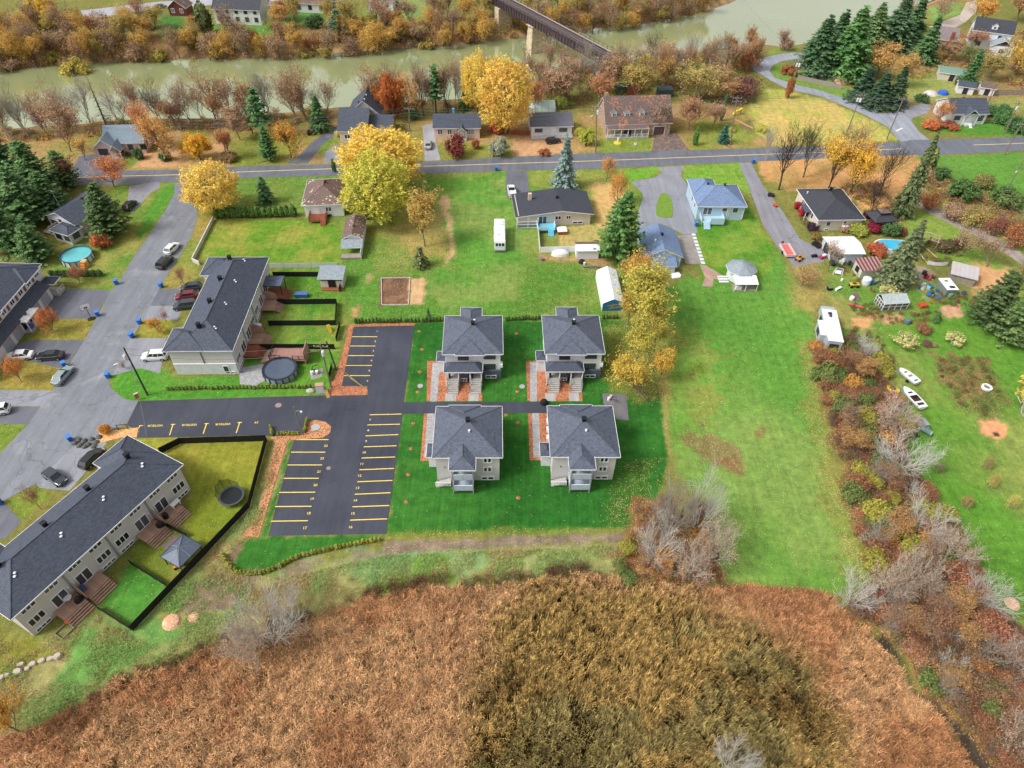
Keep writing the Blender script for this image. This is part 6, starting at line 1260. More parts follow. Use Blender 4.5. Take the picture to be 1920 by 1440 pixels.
def motorhome():
 a,b=W(927,452,3.0),W(926,407.5,3.0);c=(a+b)/2;c2=c+Vector((1.25,0,0));rt=thing('motorhome','long white motorhome parked on the wide lawn','motorhome',(c2 .x,c2 .y,0),R(2));WM=mat('motorhome_white',S(236,236,236),.4,.04)
 b=MB();b.prism([(-1.22,-4.4),(1.22,-4.4),(1.22,4.4),(-1.22,4.4)],.45,2.75);b.build('body',WM,rt);b=MB();b.add([(-1.22,-4.4,2.75),(1.22,-4.4,2.75),(1.22,4.4,2.75),(-1.22,4.4,2.75),(-1.05,-4.1,3.0),(1.05,-4.1,3.0),(1.05,4.2,3.0),(-1.05,4.2,3.0)],[(4,5,6,7),(0,1,5,4),(1,2,6,5),(2,3,7,6),(3,0,4,7)]);b.build('roof',WM,rt)
 for x,y in((.5,1.8),(-.3,-2.2)):MB().box(x-.3,x+.3,y-.3,y+.3,3.0,3.12).build('roof_hatch',mat('hatch_grey',S(200,196,190),.5),rt)
 MB().box(.2,.7,2.4,3.3,3.0,3.2).build('air_conditioner',WM,rt);B=(-1.22,1.22,-4.4,4.4);window(rt,'S',0,1.9,1.9,.8,3,B,WTRIM);window(rt,'W',1.5,1.9,1.4,.7,2,B);window(rt,'W',-1.8,1.9,1.2,.7,2,B);MB().box(-1.15,1.15,-4.6,-4.4,.35,.7).build('bumper',GTRIM,rt)
 for y in(-3.0,2.6):
  for x in(-1.05,1.05):w=MB().tube([(x-.14,y,.42),(x+.14,y,.42)],.42,12).build('wheel',TYRE,rt);MB().tube([(x-.15,y,.42),(x+.15,y,.42)],.22,8).build('rim',RIM,w)
 for x in(-.9,.9):MB().box(x-.18,x+.18,-4.45,-4.41,.9,1.1).build('headlight',LAMPW,rt)
motorhome()
def fifth():
 q=[W(1552,640,3.5),W(1584,640,3.5),W(1569,580,3.5),W(1540,580,3.5)];c=sum(q,Vector((0,0,0)))/4;d=((q[2]+q[3])-(q[0]+q[1]));an=math.atan2(d.y,d.x)-math.pi/2
 rt=thing('camper_trailer','large white camper trailer with a side slide-out at the top of the hedgerow','camper',(c.x,c.y,0),an);WM=mat('camper_white',S(232,232,232),.45,.06);GM=mat('camper_grey',S(166,172,182),.5,.08)
 MB().box(-1.3,1.3,-4.6,4.6,.7,3.35).build('body',GM,rt);MB().box(-1.36,1.36,-4.7,4.7,3.35,3.5).build('roof',WM,rt);MB().box(-2.2,-1.3,-2.6,1.6,.8,2.9).build('slide_out',GM,rt);MB().box(-2.3,-1.3,-2.7,1.7,2.9,3.0).build('slide_out_roof',WM,rt)
 for y,s in((3.4,.35),(2.6,.25),(-1.0,.3)):MB().box(-s,s,y-s,y+s,3.5,3.62).build('roof_hatch',DTRIM if y>2 else WM,rt)
 B=(-1.3,1.3,-4.6,4.6);window(rt,'S',0,2.2,1.4,.8,2,B,DTRIM);window(rt,'W',3.1,2.2,1.0,.8,1,B,DTRIM);window(rt,'W',-.5,2.0,1.4,.8,2,(-2.2,0,0,0),DTRIM);MB().box(-1.25,1.25,4.6,6.0,1.6,3.2).build('front_cap',GM,rt)
 for y in(-.7,.4):
  for x in(-1.1,1.1):MB().tube([(x-.13,y,.4),(x+.13,y,.4)],.4,12).build('wheel',TYRE,rt)
 for x in(-.9,.9):MB().box(x-.05,x+.05,4.2,4.3,0,.7).build('jack_leg',GTRIM,rt)
fifth()
q=[W(1777,545,1.9),W(1795,537,1.9),W(1781,520,1.9),W(1763,527,1.9)];c=sum(q,Vector((0,0,0)))/4;d=(q[3]+q[2])-(q[0]+q[1]);an=math.atan2(d.y,d.x)-math.pi/2
rt=thing('camper_shell','white-roofed camper shell with two roof hatches beyond the blue scrap','camper',(c.x,c.y,0),an);MB().box(-1.1,1.1,-1.9,1.9,.2,1.75).build('body',mat('shell_side',S(120,128,120),.6,.15),rt);MB().box(-1.2,1.2,-2.0,2.0,1.75,1.92).build('roof',WTRIM,rt);MB().box(-.4,.2,.7,1.2,1.92,2.0).build('roof_hatch',mat('bronze_hatch',S(120,110,80),.5),rt);MB().box(-.4,.7,-1.5,-.8,1.92,2.0).build('roof_hatch',DTRIM,rt)
g=W(1800,524);rt=thing('shed','rusty tin lean-to hut with a pale corrugated roof and glass side','shed',(g.x,g.y,0),R(-25));MB().box(-2.3,2.3,-1.8,1.8,0,1.9).build('wall',WOODG,rt);TINS=mat('pale_tin',S(196,206,214),.4,.2,.6,color2=S(176,150,140))
for i in range(6):s=MB();x=-2.6+i*.87;slab(s,[(x,-2.1,1.95),(x+.84,-2.1,1.95),(x+.84,2.1,2.6),(x,2.1,2.6)],.05);s.build('roof_sheet',[TINS,GTRIM],rt)
window(rt,'W',0,1.1,2.6,1.0,4,(-2.3,2.3,-1.8,1.8),WOODG,2)
g=W(1668,574);rt=thing('greenhouse','white-framed garden greenhouse with a panelled roof','greenhouse',(g.x,g.y,0),R(7));MB().box(-2.6,2.6,-1.5,1.5,0,.3).build('base',WOODG,rt);pg=mat('greenhouse_glazing',S(170,180,180),.15,.2,2)
for(a,b_) in(((-2.6,-1.5),(2.6,-1.5)),((-2.6,1.5),(-2.6,-1.5)),((2.6,-1.5),(2.6,1.5)),((2.6,1.5),(-2.6,1.5))):
 a,b_=Vector((*a,0)),Vector((*b_,0));d=b_-a;n=4
 for i in range(n):
  p,q=a+d*i/n,a+d*(i+1)/n;MB().add([(p.x,p.y,.3),(q.x,q.y,.3),(q.x,q.y,1.9),(p.x,p.y,1.9)],[(0,1,2,3)]).build('pane',mat('dim_glazing',S(92,96,90),.15,.3,1.5),rt);f=MB().box(p.x-.05,p.x+.05,p.y-.05,p.y+.05,.3,1.95);f.obox((p.x,p.y,1.85),(q.x,q.y,1.85),.1,.1);f.obox((p.x,p.y,1.1),(q.x,q.y,1.1),.08,.06);f.build('frame',WTRIM,rt)
for i in range(6):
 x=-2.7+i*.9;s=MB();slab(s,[(x,-1.7,1.95),(x+.84,-1.7,1.95),(x+.84,0.4,2.75),(x,.4,2.75)],.04);s.build('roof_panel',[pg,WTRIM],rt);s=MB();slab(s,[(x,.4,2.75),(x+.84,.4,2.75),(x+.84,1.7,2.0),(x,1.7,2.0)],.04);s.build('roof_panel',[pg,WTRIM],rt)
g=W(1735,462);rt=thing('pergola','open timber pergola frame beyond the figure-eight pool','pergola',(g.x,g.y,0),R(-30))
for x in(-1.8,1.8):
 for y in(-1.5,1.5):MB().box(x-.07,x+.07,y-.07,y+.07,0,2.4).build('post',POLEM,rt)
 MB().box(x-.06,x+.06,-1.8,1.8,2.4,2.55).build('beam',mat('pink_timber',S(196,160,150),.8),rt)
for y in(-1.5,0,1.5):MB().box(-2.1,2.1,y-.05,y+.05,2.55,2.68).build('rafter',MATS['pink_timber'],rt)
c=W(1475,474);d=W(1463,456)-W(1483,489);rt=thing('utility_trailer','open trailer with a red floor and pale sides on the long driveway','trailer',(c.x,c.y,0),math.atan2(d.y,d.x));RF=mat('faded_red_floor',S(206,104,98),.7,.12,1.0);PF=mat('pale_pink_side',S(214,190,186),.6,.08)
MB().box(-2.1,2.1,-.95,.95,.45,.55).build('floor',RF,rt);f=MB();f.box(-2.2,2.2,-1.1,-.96,.4,1.0);f.box(-2.2,2.2,.96,1.1,.4,1.0);f.box(-2.2,-2.08,-.96,.96,.4,.95);f.box(2.1,2.2,-.96,.96,.4,1.0);f.build('side_frame',PF,rt);MB().box(2.2,3.6,-.06,.06,.4,.52).build('tow_bar',PR,rt);MB().box(3.0,3.3,-.2,.2,.3,.9).build('jack',PR,rt)
for y in(-1.15,1.15):MB().tube([(-.2,y-.1,.34),(-.2,y+.1,.34)],.33,12).build('wheel',TYRE,rt)
def boat(p0,p1,label,wide,open_,inner):
 a,b=W(*p0),W(*p1);d=b-a;L=d.length;c=(a+b)/2;rt=thing('boat',label,'boat',(c.x,c.y,0),math.atan2(d.y,d.x),'boats stored on the lawn');HM=mat('boat_gelcoat',S(228,232,232),.35,.04);st=[(-.5,.86,.35),(-.3,1.0,.30),(0,1.0,.28),(.25,.86,.30),(.42,.45,.42),(.5,.04,.62)];b_=MB();vs=[]
 for x,w,zk in st:vs+=[(x*L,-w*wide,1.05),(x*L,-w*wide*.8,.62),(x*L,0,zk),(x*L,w*wide*.8,.62),(x*L,w*wide,1.05)]
 b_.add(vs,[(i*5+j,i*5+5+j,i*5+6+j,i*5+1+j) for i in range(5) for j in range(4)]+[(0,1,2,3,4)[::-1]]);b_.build('hull',HM,rt)
 dk=MB();
 for i in range(5):dk.add([(st[i][0]*L,-st[i][1]*wide,1.05),(st[i+1][0]*L,-st[i+1][1]*wide,1.05),(st[i+1][0]*L,st[i+1][1]*wide,1.05),(st[i][0]*L,st[i][1]*wide,1.05)],[(0,1,2,3)])
 dk.build('deck',HM,rt)
 for x0,x1,w,m in inner:MB().box(x0*L,x1*L,-w*wide,w*wide,1.055,1.10).build('cockpit',m,rt)
 if open_:MB().add([(-.02*L,-.7*wide,1.1),(-.02*L,.7*wide,1.1),(-.07*L,.62*wide,1.55),(-.07*L,-.62*wide,1.55)],[(0,1,2,3)]).build('windscreen',CGLASS,rt)
 tr=MB();tr.box(-.45*L,.55*L,-.5,-.42,.3,.4);tr.box(-.45*L,.55*L,.42,.5,.3,.4);tr.box(.5*L,.7*L,-.06,.06,.3,.4);tr.build('trailer_frame',GTRIM,rt)
 for y in(-wide*.9,wide*.9):MB().tube([(-.15*L,y-.09,.28),(-.15*L,y+.09,.28)],.28,10).build('wheel',TYRE,rt)
CK=mat('dark_cockpit',S(66,44,44),.7,.3,2);CB=mat('boat_seat_brown',S(150,120,110),.7,.2);TE=mat('teal_cover',S(70,120,140),.6)
boat((1717,724),(1683,697),'white fishing boat on a trailer, upper one of the two on the lawn',.85,False,[(-.12,-.02,.5,CB),(.14,.22,.45,CB),(-.42,-.34,.5,TE)]);boat((1727,771),(1691,732),'white runabout with a dark cockpit, lower and longer of the two boats',1.0,True,[(-.22,.05,.72,CK),(-.40,-.3,.6,CK),(.16,.22,.4,CK)])
c=W(1720,795);rt=thing('utility_trailer','loaded wooden trailer with grey boards just below the boats','trailer',(c.x,c.y,0),R(100));MB().box(-1.6,1.6,-1.0,1.0,.5,.62).build('floor',WOODG,rt)
for i in range(4):MB().box(-1.5+.2*i,1.2,.1+i*.22,.28+i*.22,.62,.8+.03*i).build('board',WOODG,rt)
MB().box(-1.4,.2,-.9,-.2,.62,1.2).build('frame',GTRIM,rt)
for y in(-1.1,1.1):MB().tube([(0,y-.1,.35),(0,y+.1,.35)],.34,10).build('wheel',TYRE,rt)
item('oil_tank',(1733,812),[('tank',MB().tube([(-.8,0,.6),(.8,.1,.6)],.5,12),mat('green_tank',S(96,124,120),.5)),('cap',MB().tube([(.8,.1,.6),(1.0,.12,.6)],[.5,.3],12),mat('green_white_cap',S(186,206,196),.5))],'grey-green tank lying below the loaded trailer','tank',-50)
item('tyre_stack',(1718,818),[('tyre',MB().lathe([(.25,.0),(.42,.02),(.46,.12),(.42,.22),(.25,.24)],14),TYRE)],'single black tyre lying beside the grey-green tank','tyre')
item('riding_mower',(1682,762),[('body',MB().box(-.5,.9,-.42,.42,.3,.95),PD),('seat',MB().box(-.9,-.4,-.3,.3,.6,1.15),BTRIM),('deck_plate',MB().box(-.4,.5,-.6,.6,.15,.3),DTRIM),('wheel',MB().tube([(-.6,-.5,.28),(-.6,.5,.28)],.28,10),TYRE),('wheel',MB().tube([(.6,-.42,.2),(.6,.42,.2)],.2,10),TYRE)],'dark riding mower under the hedgerow willows','mower',60)
item('pedal_boat',(1673,732),[('hull',MB().lathe([(1.1,.1),(1.15,.45),(.7,.5),(.65,.35),(0,.3)],14,sx=1,sy=.7),mat('yellow_plastic',S(226,196,60),.45)),('seat',MB().box(-.4,.3,-.3,.3,.35,.7),BTRIM)],'yellow pedal boat at the hedgerow beside the white boats','pedal boat',-40)
def atv(px,m,label,rz):
 w=MB()
 rt=item('quad_bike',px,[('body',MB().box(-.8,.8,-.3,.3,.45,.85),m),('fender',MB().box(-.95,-.35,-.5,.5,.72,.84),m),('fender',MB().box(.35,.95,-.5,.5,.72,.84),m),('seat',MB().box(-.4,.3,-.18,.18,.85,1.0),BTRIM),('handlebar',MB().tube([(.4,-.4,1.1),(.4,.4,1.1)],.03,6),BTRIM)],label,'quad bike',rz)
 for x in(-.62,.62):
  for y in(-.45,.45):MB().tube([(x,y-.11,.28),(x,y+.11,.28)],.28,10).build('wheel',TYRE,rt)
atv((1600,538),mat('atv_yellow',S(206,176,70),.5),'yellow quad bike on the grass below the striped shed',5);atv((1498,488),mat('atv_amber',S(206,150,60),.5),'amber quad bike behind the red-floored trailer',40)
item('kayak',(1604,575),[('hull',MB().lathe([(0,.08),(.42,.12),(.5,.3),(.2,.42),(0,.44)],16,sx=3.2,sy=.8),mat('kayak_red',S(206,84,84),.4))],'red overturned kayak in front of the greenhouse','kayak',-22)
sw=item('garden_swing',(1570,515),[('frame',MB().tube([(-.9,-.4,0),(-.7,0,1.6),(-.9,.4,0)],.05,5).tube([(.9,-.4,0),(.7,0,1.6),(.9,.4,0)],.05,5).tube([(-.7,0,1.6),(.7,0,1.6)],.05,5),WTRIM),('seat',MB().box(-.6,.6,-.3,.3,.4,.5),WTRIM),('backrest',MB().box(-.6,.6,.28,.36,.5,.95),WTRIM)],'white garden swing seat below the white-roofed shed','swing',-20)
item('planter_box',(1555,543),[('box',MB().box(-.45,.45,-.45,.45,0,.6),BTRIM),('soil',MB().box(-.38,.38,-.38,.38,.6,.62),POLEM)],'black square box on the grass left of a white bench','box',5)
item('garden_bench',(1571,543),[('seat',MB().box(-.85,.85,-.25,.25,.38,.46),WTRIM),('leg',MB().box(-.75,-.65,-.2,.2,0,.38),WTRIM),('leg',MB().box(.65,.75,-.2,.2,0,.38),WTRIM)],'white bench beside the black square box','bench',35)
for nm,px,m,sc,lb,cat in[('water_tank',(1622,533),mat('tank_white',S(206,212,220),.5),.9,'white plastic tank under the striped shed corner','tank'),('barrel',(1635,533),mat('barrel_blue',S(50,100,160),.5),.45,'blue barrel next to the white plastic tank','barrel'),('barrel',(1717,522),BINM,.42,'bright blue barrel at the rim of the fire pit','barrel'),('burn_barrel',(1732,514),DTRIM,.45,'dark burn barrel in the middle of the fire pit','barrel'),('tub',(1596,562),WTRIM,.45,'round white tub by the overturned kayak','tub'),('barrel',(1806,552),mat('navy_barrel',S(44,60,110),.5),.4,'navy barrel beside the camper shell','barrel'),('water_jug',(1578,526),WTRIM,.25,'small white ball-like jug on the grass by the swing','jug'),('compost_bin',(1700,606),mat('slate_plastic',S(96,112,126),.5),.55,'slate compost bin on the lawn near the reddish bush','compost bin'),('barrel',(1780,556),mat('sea_green_tub',S(110,150,136),.5),.5,'sea-green tub at the end of the blue scrap pile','tub')]:
 item(nm,px,[('body',MB().lathe([(sc*.9,0),(sc,sc*.3),(sc,sc*1.6),(sc*.85,sc*1.8),(0,sc*1.85)],14),m)],lb,cat)
RC=random.Random(4);BLs=[mat('scrap_blue',S(40,104,168),.5,.2),mat('scrap_pale_blue',S(150,196,214),.5,.15),mat('scrap_green',S(84,120,110),.6,.2),WTRIM,DTRIM,mat('scrap_tan',S(170,150,120),.8,.2)]
for i in range(22):
 x,y=RC.uniform(1722,1766),0;y=538+(x-1722)*.28+RC.uniform(-9,12);s=RC.uniform(.25,.7);m=BLs[RC.randrange(6)];nm=['crate','tub','sheet'][i%3]
 mb=MB().box(-s,s,-s*.7,s*.7,0,s*.9) if i%3==0 else MB().lathe([(s*.8,0),(s,s*.5),(s*.85,s*.52),(s*.65,.1),(0,.08)],12) if i%3==1 else MB().add([(-s,-s*.6,.05),(s,-s*.6,.2),(s,s*.6,.45),(-s,s*.6,.3)],[(0,1,2,3),(3,2,1,0)])
 o=mb.build('scrap_'+nm,m,None,(W(x,y).x,W(x,y).y,0),RC.random()*3);tag(o,f'{m.name.replace("_", " ").replace("scrap ", "").replace(" trim", "")} {nm} in the scrap pile, {ordn(i + 1)} one heaped there',nm,'scrap pile pieces')
for i,(px,m,lb) in enumerate([((1735,522),PR,'dark red garden chair nearest the burn barrel'),((1741,525),mat('chair_rose',S(176,70,80),.5),'rose garden chair, middle one by the fire pit'),((1749,521),PR,'dark red garden chair farthest out at the fire pit')]):item('garden_chair',px,[('seat',MB().box(-.35,.35,-.35,.35,.35,.43),m),('backrest',MB().box(-.35,.35,.3,.38,.43,1.0),m),('leg',MB().box(-.35,-.28,-.35,.35,0,.35),m),('leg',MB().box(.28,.35,-.35,.35,0,.35),m)],lb,'chair',30*i,'fire pit chairs')
item('burner_sheet',(1604,560),[('sheet',MB().add([(-.7,-.9,.1),(.7,-.9,.1),(.6,.9,.8),(-.6,.9,.8)],[(0,1,2,3),(3,2,1,0)]),mat('brownish_panel',S(150,132,120),.8))],'leaning brown panel behind the red kayak','panel');item('rust_crate',(1729,575),[('box',MB().box(-.8,.8,-.6,.6,0,.7),mat('rust_orange',S(176,84,50),.8,.2))],'rust-orange crate on the lawn between greenhouse and pines','crate',10)
for i,(a,b) in enumerate((((1722,476),(1738,497)),((1735,468),(1755,485)))):p,q=W(*a),W(*b);tag(MB().obox((p.x,p.y,.3),(q.x,q.y,.3),.18,.12).build('long_plank',WOODL),f'long pale plank lying beyond the pool, {["nearer", "farther"][i]} of two','plank','long planks')
item('curved_sheet',(1758,500),[('sheet',MB().add([(-2.2,.5,.2),(-.8,.1,.2),(.8,0,.2),(2.2,.3,.2),(-2.2,.8,1.0),(-.8,.4,.9),(.8,.3,.9),(2.2,.6,1.0)],[(0,1,5,4),(1,2,6,5),(2,3,7,6)]),mat('bent_tin',S(190,186,184),.4,.15))],'bent pale tin sheet beside the tin hut','tin sheet')
for i,(px,m,lb) in enumerate([((1526,482),BTRIM,'black mower by the shed end of the long driveway'),((1542,484),mat('magenta_tarp',S(176,60,100),.6),'pink and white snowmobile beside the white-roofed shed'),((1578,493),WTRIM,'white appliance against the white-roofed shed'),((1593,496),DTRIM,'dark appliance beside the striped shed'),((1560,496),DTRIM,'dark clutter below the white-roofed shed'),((1530,462),BTRIM,'black grill near the drive end planter'),((1453,387),mat('tractor_orange',S(206,90,50),.5),'orange garden tractor beside the long driveway'),((1445,368),DTRIM,'dark box at the edge of the long driveway')]):
 s=.5+.15*(i%3);item('yard_machine' if i in(0,1,6) else 'yard_box',px,[('body',MB().box(-s*1.2,s*1.2,-s*.6,s*.6,.15,s),m),('hood',MB().box(-s*.2,s*1.0,-s*.4,s*.4,s,s*1.4),m if i!=1 else WTRIM),('wheel',MB().tube([(-s*.8,-s*.65,.2),(-s*.8,s*.65,.2)],.2,8),TYRE)],lb,'machine' if i in(0,1,6) else 'clutter',25*i)
for i,(px,rz,lb) in enumerate([((302,987),30,'black covered grill on the deck beside the dark gazebo yard'),((312,970),60,'round black covered grill on the upper deck'),((150,1127),60,'black covered grill on the cluttered deck')]):g_=W(*px,.95);rt=thing('grill',lb,'grill',(g_.x,g_.y,.96),R(rz),'grills on decks');MB().lathe([(.38,0),(.4,.6),(.3,.95),(0,1.05)],12,sx=1.4 if i!=1 else 1,sy=.8 if i!=1 else 1).build('cover',BTRIM,rt)
item('patio_table',(335,955),[('top',MB().box(-.7,.7,-.4,.4,.7,.76),WTRIM),('leg',MB().box(-.6,-.5,-.3,.3,0,.7),WTRIM),('leg',MB().box(.5,.6,-.3,.3,0,.7),WTRIM)],'white-topped table on the uppermost deck','table',63,None,.96)
item('patio_table',(137,1132),[('top',MB().lathe([(0,.74),(.5,.74),(.5,.7),(0,.7)],14),WTRIM),('pedestal',MB().cyl(0,0,0,.7,.07),WTRIM)],'small round white table on the cluttered deck','table',0,None,.96)
item('pumpkin_heap',(130,1165),[('pumpkin',MB().lathe([(0,0),(.4,.1),(.5,.35),(.38,.6),(0,.65)],10),mat('pumpkin_orange',S(226,92,40),.5))],'bright orange garden decoration at the foot of the cluttered deck','decoration');item('planter_bed',(122,1184),[('board',MB().box(-.9,.9,-.75,-.68,0,.3),WOODG),('board',MB().box(-.9,.9,.68,.75,0,.3),WOODG),('board',MB().box(-.9,-.83,-.68,.68,0,.3),WOODG),('board',MB().box(.83,.9,-.68,.68,0,.3),WOODG)],'square timber planter frame on the grass by the cluttered deck','planter',63)
item('blue_chair',(165,1112),[('seat',MB().box(-.3,.3,-.3,.3,.35,.42),mat('blue_fabric',S(70,96,140),.7)),('backrest',MB().box(-.3,.3,.25,.32,.42,.95),MATS['blue_fabric']),('leg',MB().box(-.3,-.25,-.3,.3,0,.35),GTRIM),('leg',MB().box(.25,.3,-.3,.3,0,.35),GTRIM)],'blue chair on the deck above the green yard','chair',60,None,.96)
item('rug',(323,1018),[('mat',MB().box(-1.2,1.2,-.9,.9,0,.04),mat('patterned_mat',S(128,112,108),.9,.35,2.5))],'patterned patio mat before the dark gazebo','rug',60);item('orange_tricycle',(336,1063),[('body',MB().box(-.7,.7,-.2,.2,.15,.45),mat('toy_orange',S(214,136,60),.5)),('wheel',MB().tube([(-.5,-.3,.15),(-.5,.3,.15)],.15,8),TYRE),('wheel',MB().tube([(.5,-.1,.18),(.5,.1,.18)],.18,8),TYRE)],'orange toy beside the dark gazebo','toy',30)
item('blue_bench_box',(566,556),[('box',MB().box(-1.25,1.25,-.5,.5,.1,.75),mat('slate_blue_box',S(62,92,150),.5,.08)),('lid',MB().box(-1.3,1.3,-.55,.55,.75,.86),mat('slate_blue_lid',S(74,108,170),.5,.08))],'blue storage box on the lawn below the grey shed','storage box',2)
item('stacked_chairs',(499,566),[('seat',MB().lathe([(.45,0),(.5,.9),(.3,1.2),(0,1.2)],10),mat('beige_cover',S(196,186,170),.7))],'beige covered stack on the deck with a curved screen','covered furniture',0,None,.96);item('kids_slide',(618,620),[('slide',MB().add([(-.3,-1,.1),(.3,-1,.1),(.3,.4,1.1),(-.3,.4,1.1)],[(0,1,2,3),(3,2,1,0)]),mat('toy_yellow',S(232,200,60),.5)),('ladder',MB().box(-.3,.3,.4,.5,0,1.1),MATS['toy_yellow'])],'small yellow slide by the fence above the parking lot','slide',30)
item('lidded_basket',(486,625),[('umbrella',MB().lathe([(.9,.9),(.2,1.4),(0,1.45)],10),mat('pale_lilac_cloth',S(206,210,230),.6)),('pole',MB().cyl(0,0,0,.95,.04),GTRIM)],'pale folded parasol on the third deck','parasol',0,None,.96)
item('pool_pump',(586,702),[('tank',MB().cyl(0,0,.1,.8,.3,n=10),WTRIM),('tank',MB().cyl(.8,.1,.1,.7,.28,n=10),WTRIM),('motor',MB().box(-.2,.9,.5,.8,.1,.45),BTRIM),('pipe',MB().tube([(0,0,.8),(.1,1.0,1.0),(.9,1.3,1.0)],.07,6),BTRIM)],'white and black pool pump set on a gravel patch','pool pump',10);sheet('gravel_patch',[(584,712),(581,696),(606,690),(604,706)],.02,GRAV);sheet('paver_patio',[(448,690),(494,682),(500,712),(478,724),(450,720)],.02,PAVW)
item('stone',(582,734),[('rock',MB().lathe([(.75,0),(.7,.3),(.4,.5),(0,.52)],8,sx=1,sy=.7),mat('pale_rock',S(176,172,164),.9,.15,2))],'flat pale rock on the grass by the lane','rock');item('mailbox_cluster',(602,736),[('cabinet',MB().box(-.65,.65,-.35,.35,.1,1.9),mat('mailbox_grey',S(206,206,212),.5)),('roof',MB().box(-.7,.7,-.4,.4,1.9,2.0),mat('mailbox_top',S(190,150,120),.6))],'pale community mailbox cabinet at the lane edge','mailbox',8);item('yellow_barrier',(613,740),[('board',MB().add([(-.3,-.9,.05),(.3,-.9,.05),(.3,.9,1.1),(-.3,.9,1.1)],[(0,1,2,3),(3,2,1,0)]),mat('plank_yellow',S(220,190,120),.7)),('prop',MB().obox((-.3,.9,0),(.3,.9,0),.08,1.05),WOODL)],'yellow leaning board next to the mailbox cabinet','board',30)
item('red_marker',(260,749),[('board',MB().box(-.35,.35,-.06,.06,.3,1.3),mat('marker_red',S(206,96,80),.6)),('top',MB().box(-.35,.35,-.07,.07,1.3,1.5),WTRIM),('post',MB().box(-.05,.05,-.04,.04,0,.3),GTRIM)],'red and white marker at the corner of the new lane','marker',40);item('entrance_sign',(232,806),[('frame',MB().box(-.8,.8,-.04,.04,1.2,1.3).box(-.8,-.7,-.04,.04,0,1.2).box(.7,.8,-.04,.04,0,1.2).box(-.7,.7,-.04,.04,.3,.38),mat('rust_frame',S(86,58,50),.7))],'dark open metal frame at the entrance mulch bed','frame',10)
for i,px in enumerate([(140,832),(150,836),(158,828),(166,834),(172,824),(180,830),(160,838),(148,826),(186,820),(176,838)]):item('garden_rock',px,[('rock',MB().lathe([(.5+.1*(i%3),0),(.45,.3),(.2,.45),(0,.45)],7,sx=1,sy=.8),mat('dark_rock',S(98,98,96),.9,.25,2))],f'dark round rock in the street-corner bed, {ordn(i + 1)} from the blue bin','rock',40*i,'rocks in the corner bed')
bh=W(172,598);rt=thing('basketball_hoop','portable basketball hoop on a black base at the driveway corner','basketball hoop',(bh.x,bh.y,.02),R(35));MB().lathe([(.75,0),(.7,.15),(0,.18)],12,sx=1,sy=.7).build('base',BTRIM,rt);MB().tube([(0,0,.1),(0,.1,2.6),(0,-.4,3.1)],.05,6).build('pole',BTRIM,rt);MB().box(-.75,.75,-.48,-.44,2.7,3.7).build('backboard',WTRIM,rt);MB().box(-.3,.3,-.5,-.485,2.85,3.2).build('target_square',PR,rt);MB().lathe([(.23,0),(.25,.02),(.23,.04)],14).build('hoop',PR,rt,(0,-.75,2.9))
item('play_frame',(1382,216),[('slide',MB().tube([(-1.6,0,.4),(-.6,.2,1.2),(.6,.2,1.3),(1.6,.4,1.6)],.3,7),mat('play_yellow',S(240,206,40),.5)),('post',MB().box(1.3,1.5,.2,.4,0,1.6),WOODG)],'bright yellow play tube behind the allotment patch','play equipment',25);item('lawn_ornament',(1158,268),[('statue',MB().lathe([(.2,0),(.15,.6),(.3,1.1),(.12,1.6),(0,1.8)],9),WTRIM),('flower_ring',MB().lathe([(1.1,0),(1.0,.2),(0,.25)],12),mat('yellow_flowers',S(220,190,70),.8))],'white statue in a ring of yellow plants on the stone house lawn','statue');item('lawn_sign',(1190,276),[('board',MB().box(-.35,.35,-.03,.03,.5,1.3),WTRIM),('post',MB().box(-.04,.04,-.03,.03,0,.5),GTRIM)],'small white sign on the stone house lawn','sign')
item('fire_wood_pile',(1574,153),[('pile',MB().lathe([(2.9,0),(2.2,.9),(.9,1.7),(0,1.9)],11,sx=1.5,sy=.8),scatter_mat('split_logs',S(196,156,124),S(222,186,150),S(150,110,84),3.5))],'heap of split firewood behind the grey board fence','woodpile');item('pallet',(1527,145),[('board',MB().box(-2,2,-1.2,1.2,.1,.3),mat('pale_slab',S(206,196,186),.8))],'pale slab lying behind the grey board fence','slab',-15)
for i,px in enumerate([(1322,504),(1314,520)]):pass
for i in range(9):p=W(1298.5+i*2.15,437+i*7.2);q=W(1303+i*2.15,437+i*7.2);item('paving_slab',(1300.5+i*2.2,440+i*6.6),[('slab',MB().box(-.42,.42,-.42,.42,0,.07),mat('slab_white',S(206,214,216),.8,.08))],f'pale square slab beside the gravel drive, {ordn(i + 1)} from the pale blue house','paving slab',3,'slabs by the gravel drive')
item('marble_stack',(1266,517),[('slab',MB().box(-1.0,.9,-.8,.7,0,.08),WTRIM),('slab',MB().box(-.6,1.2,-.4,1.0,.09,.16),WTRIM)],'white flat boards on the grass by the blue garage','boards',15);item('ladder_rack',(1215,506),[('frame',MB().box(-.6,.6,-.4,.4,0,.9),WOODG)],'dark rack of timber beside the blue garage lean-to','rack')
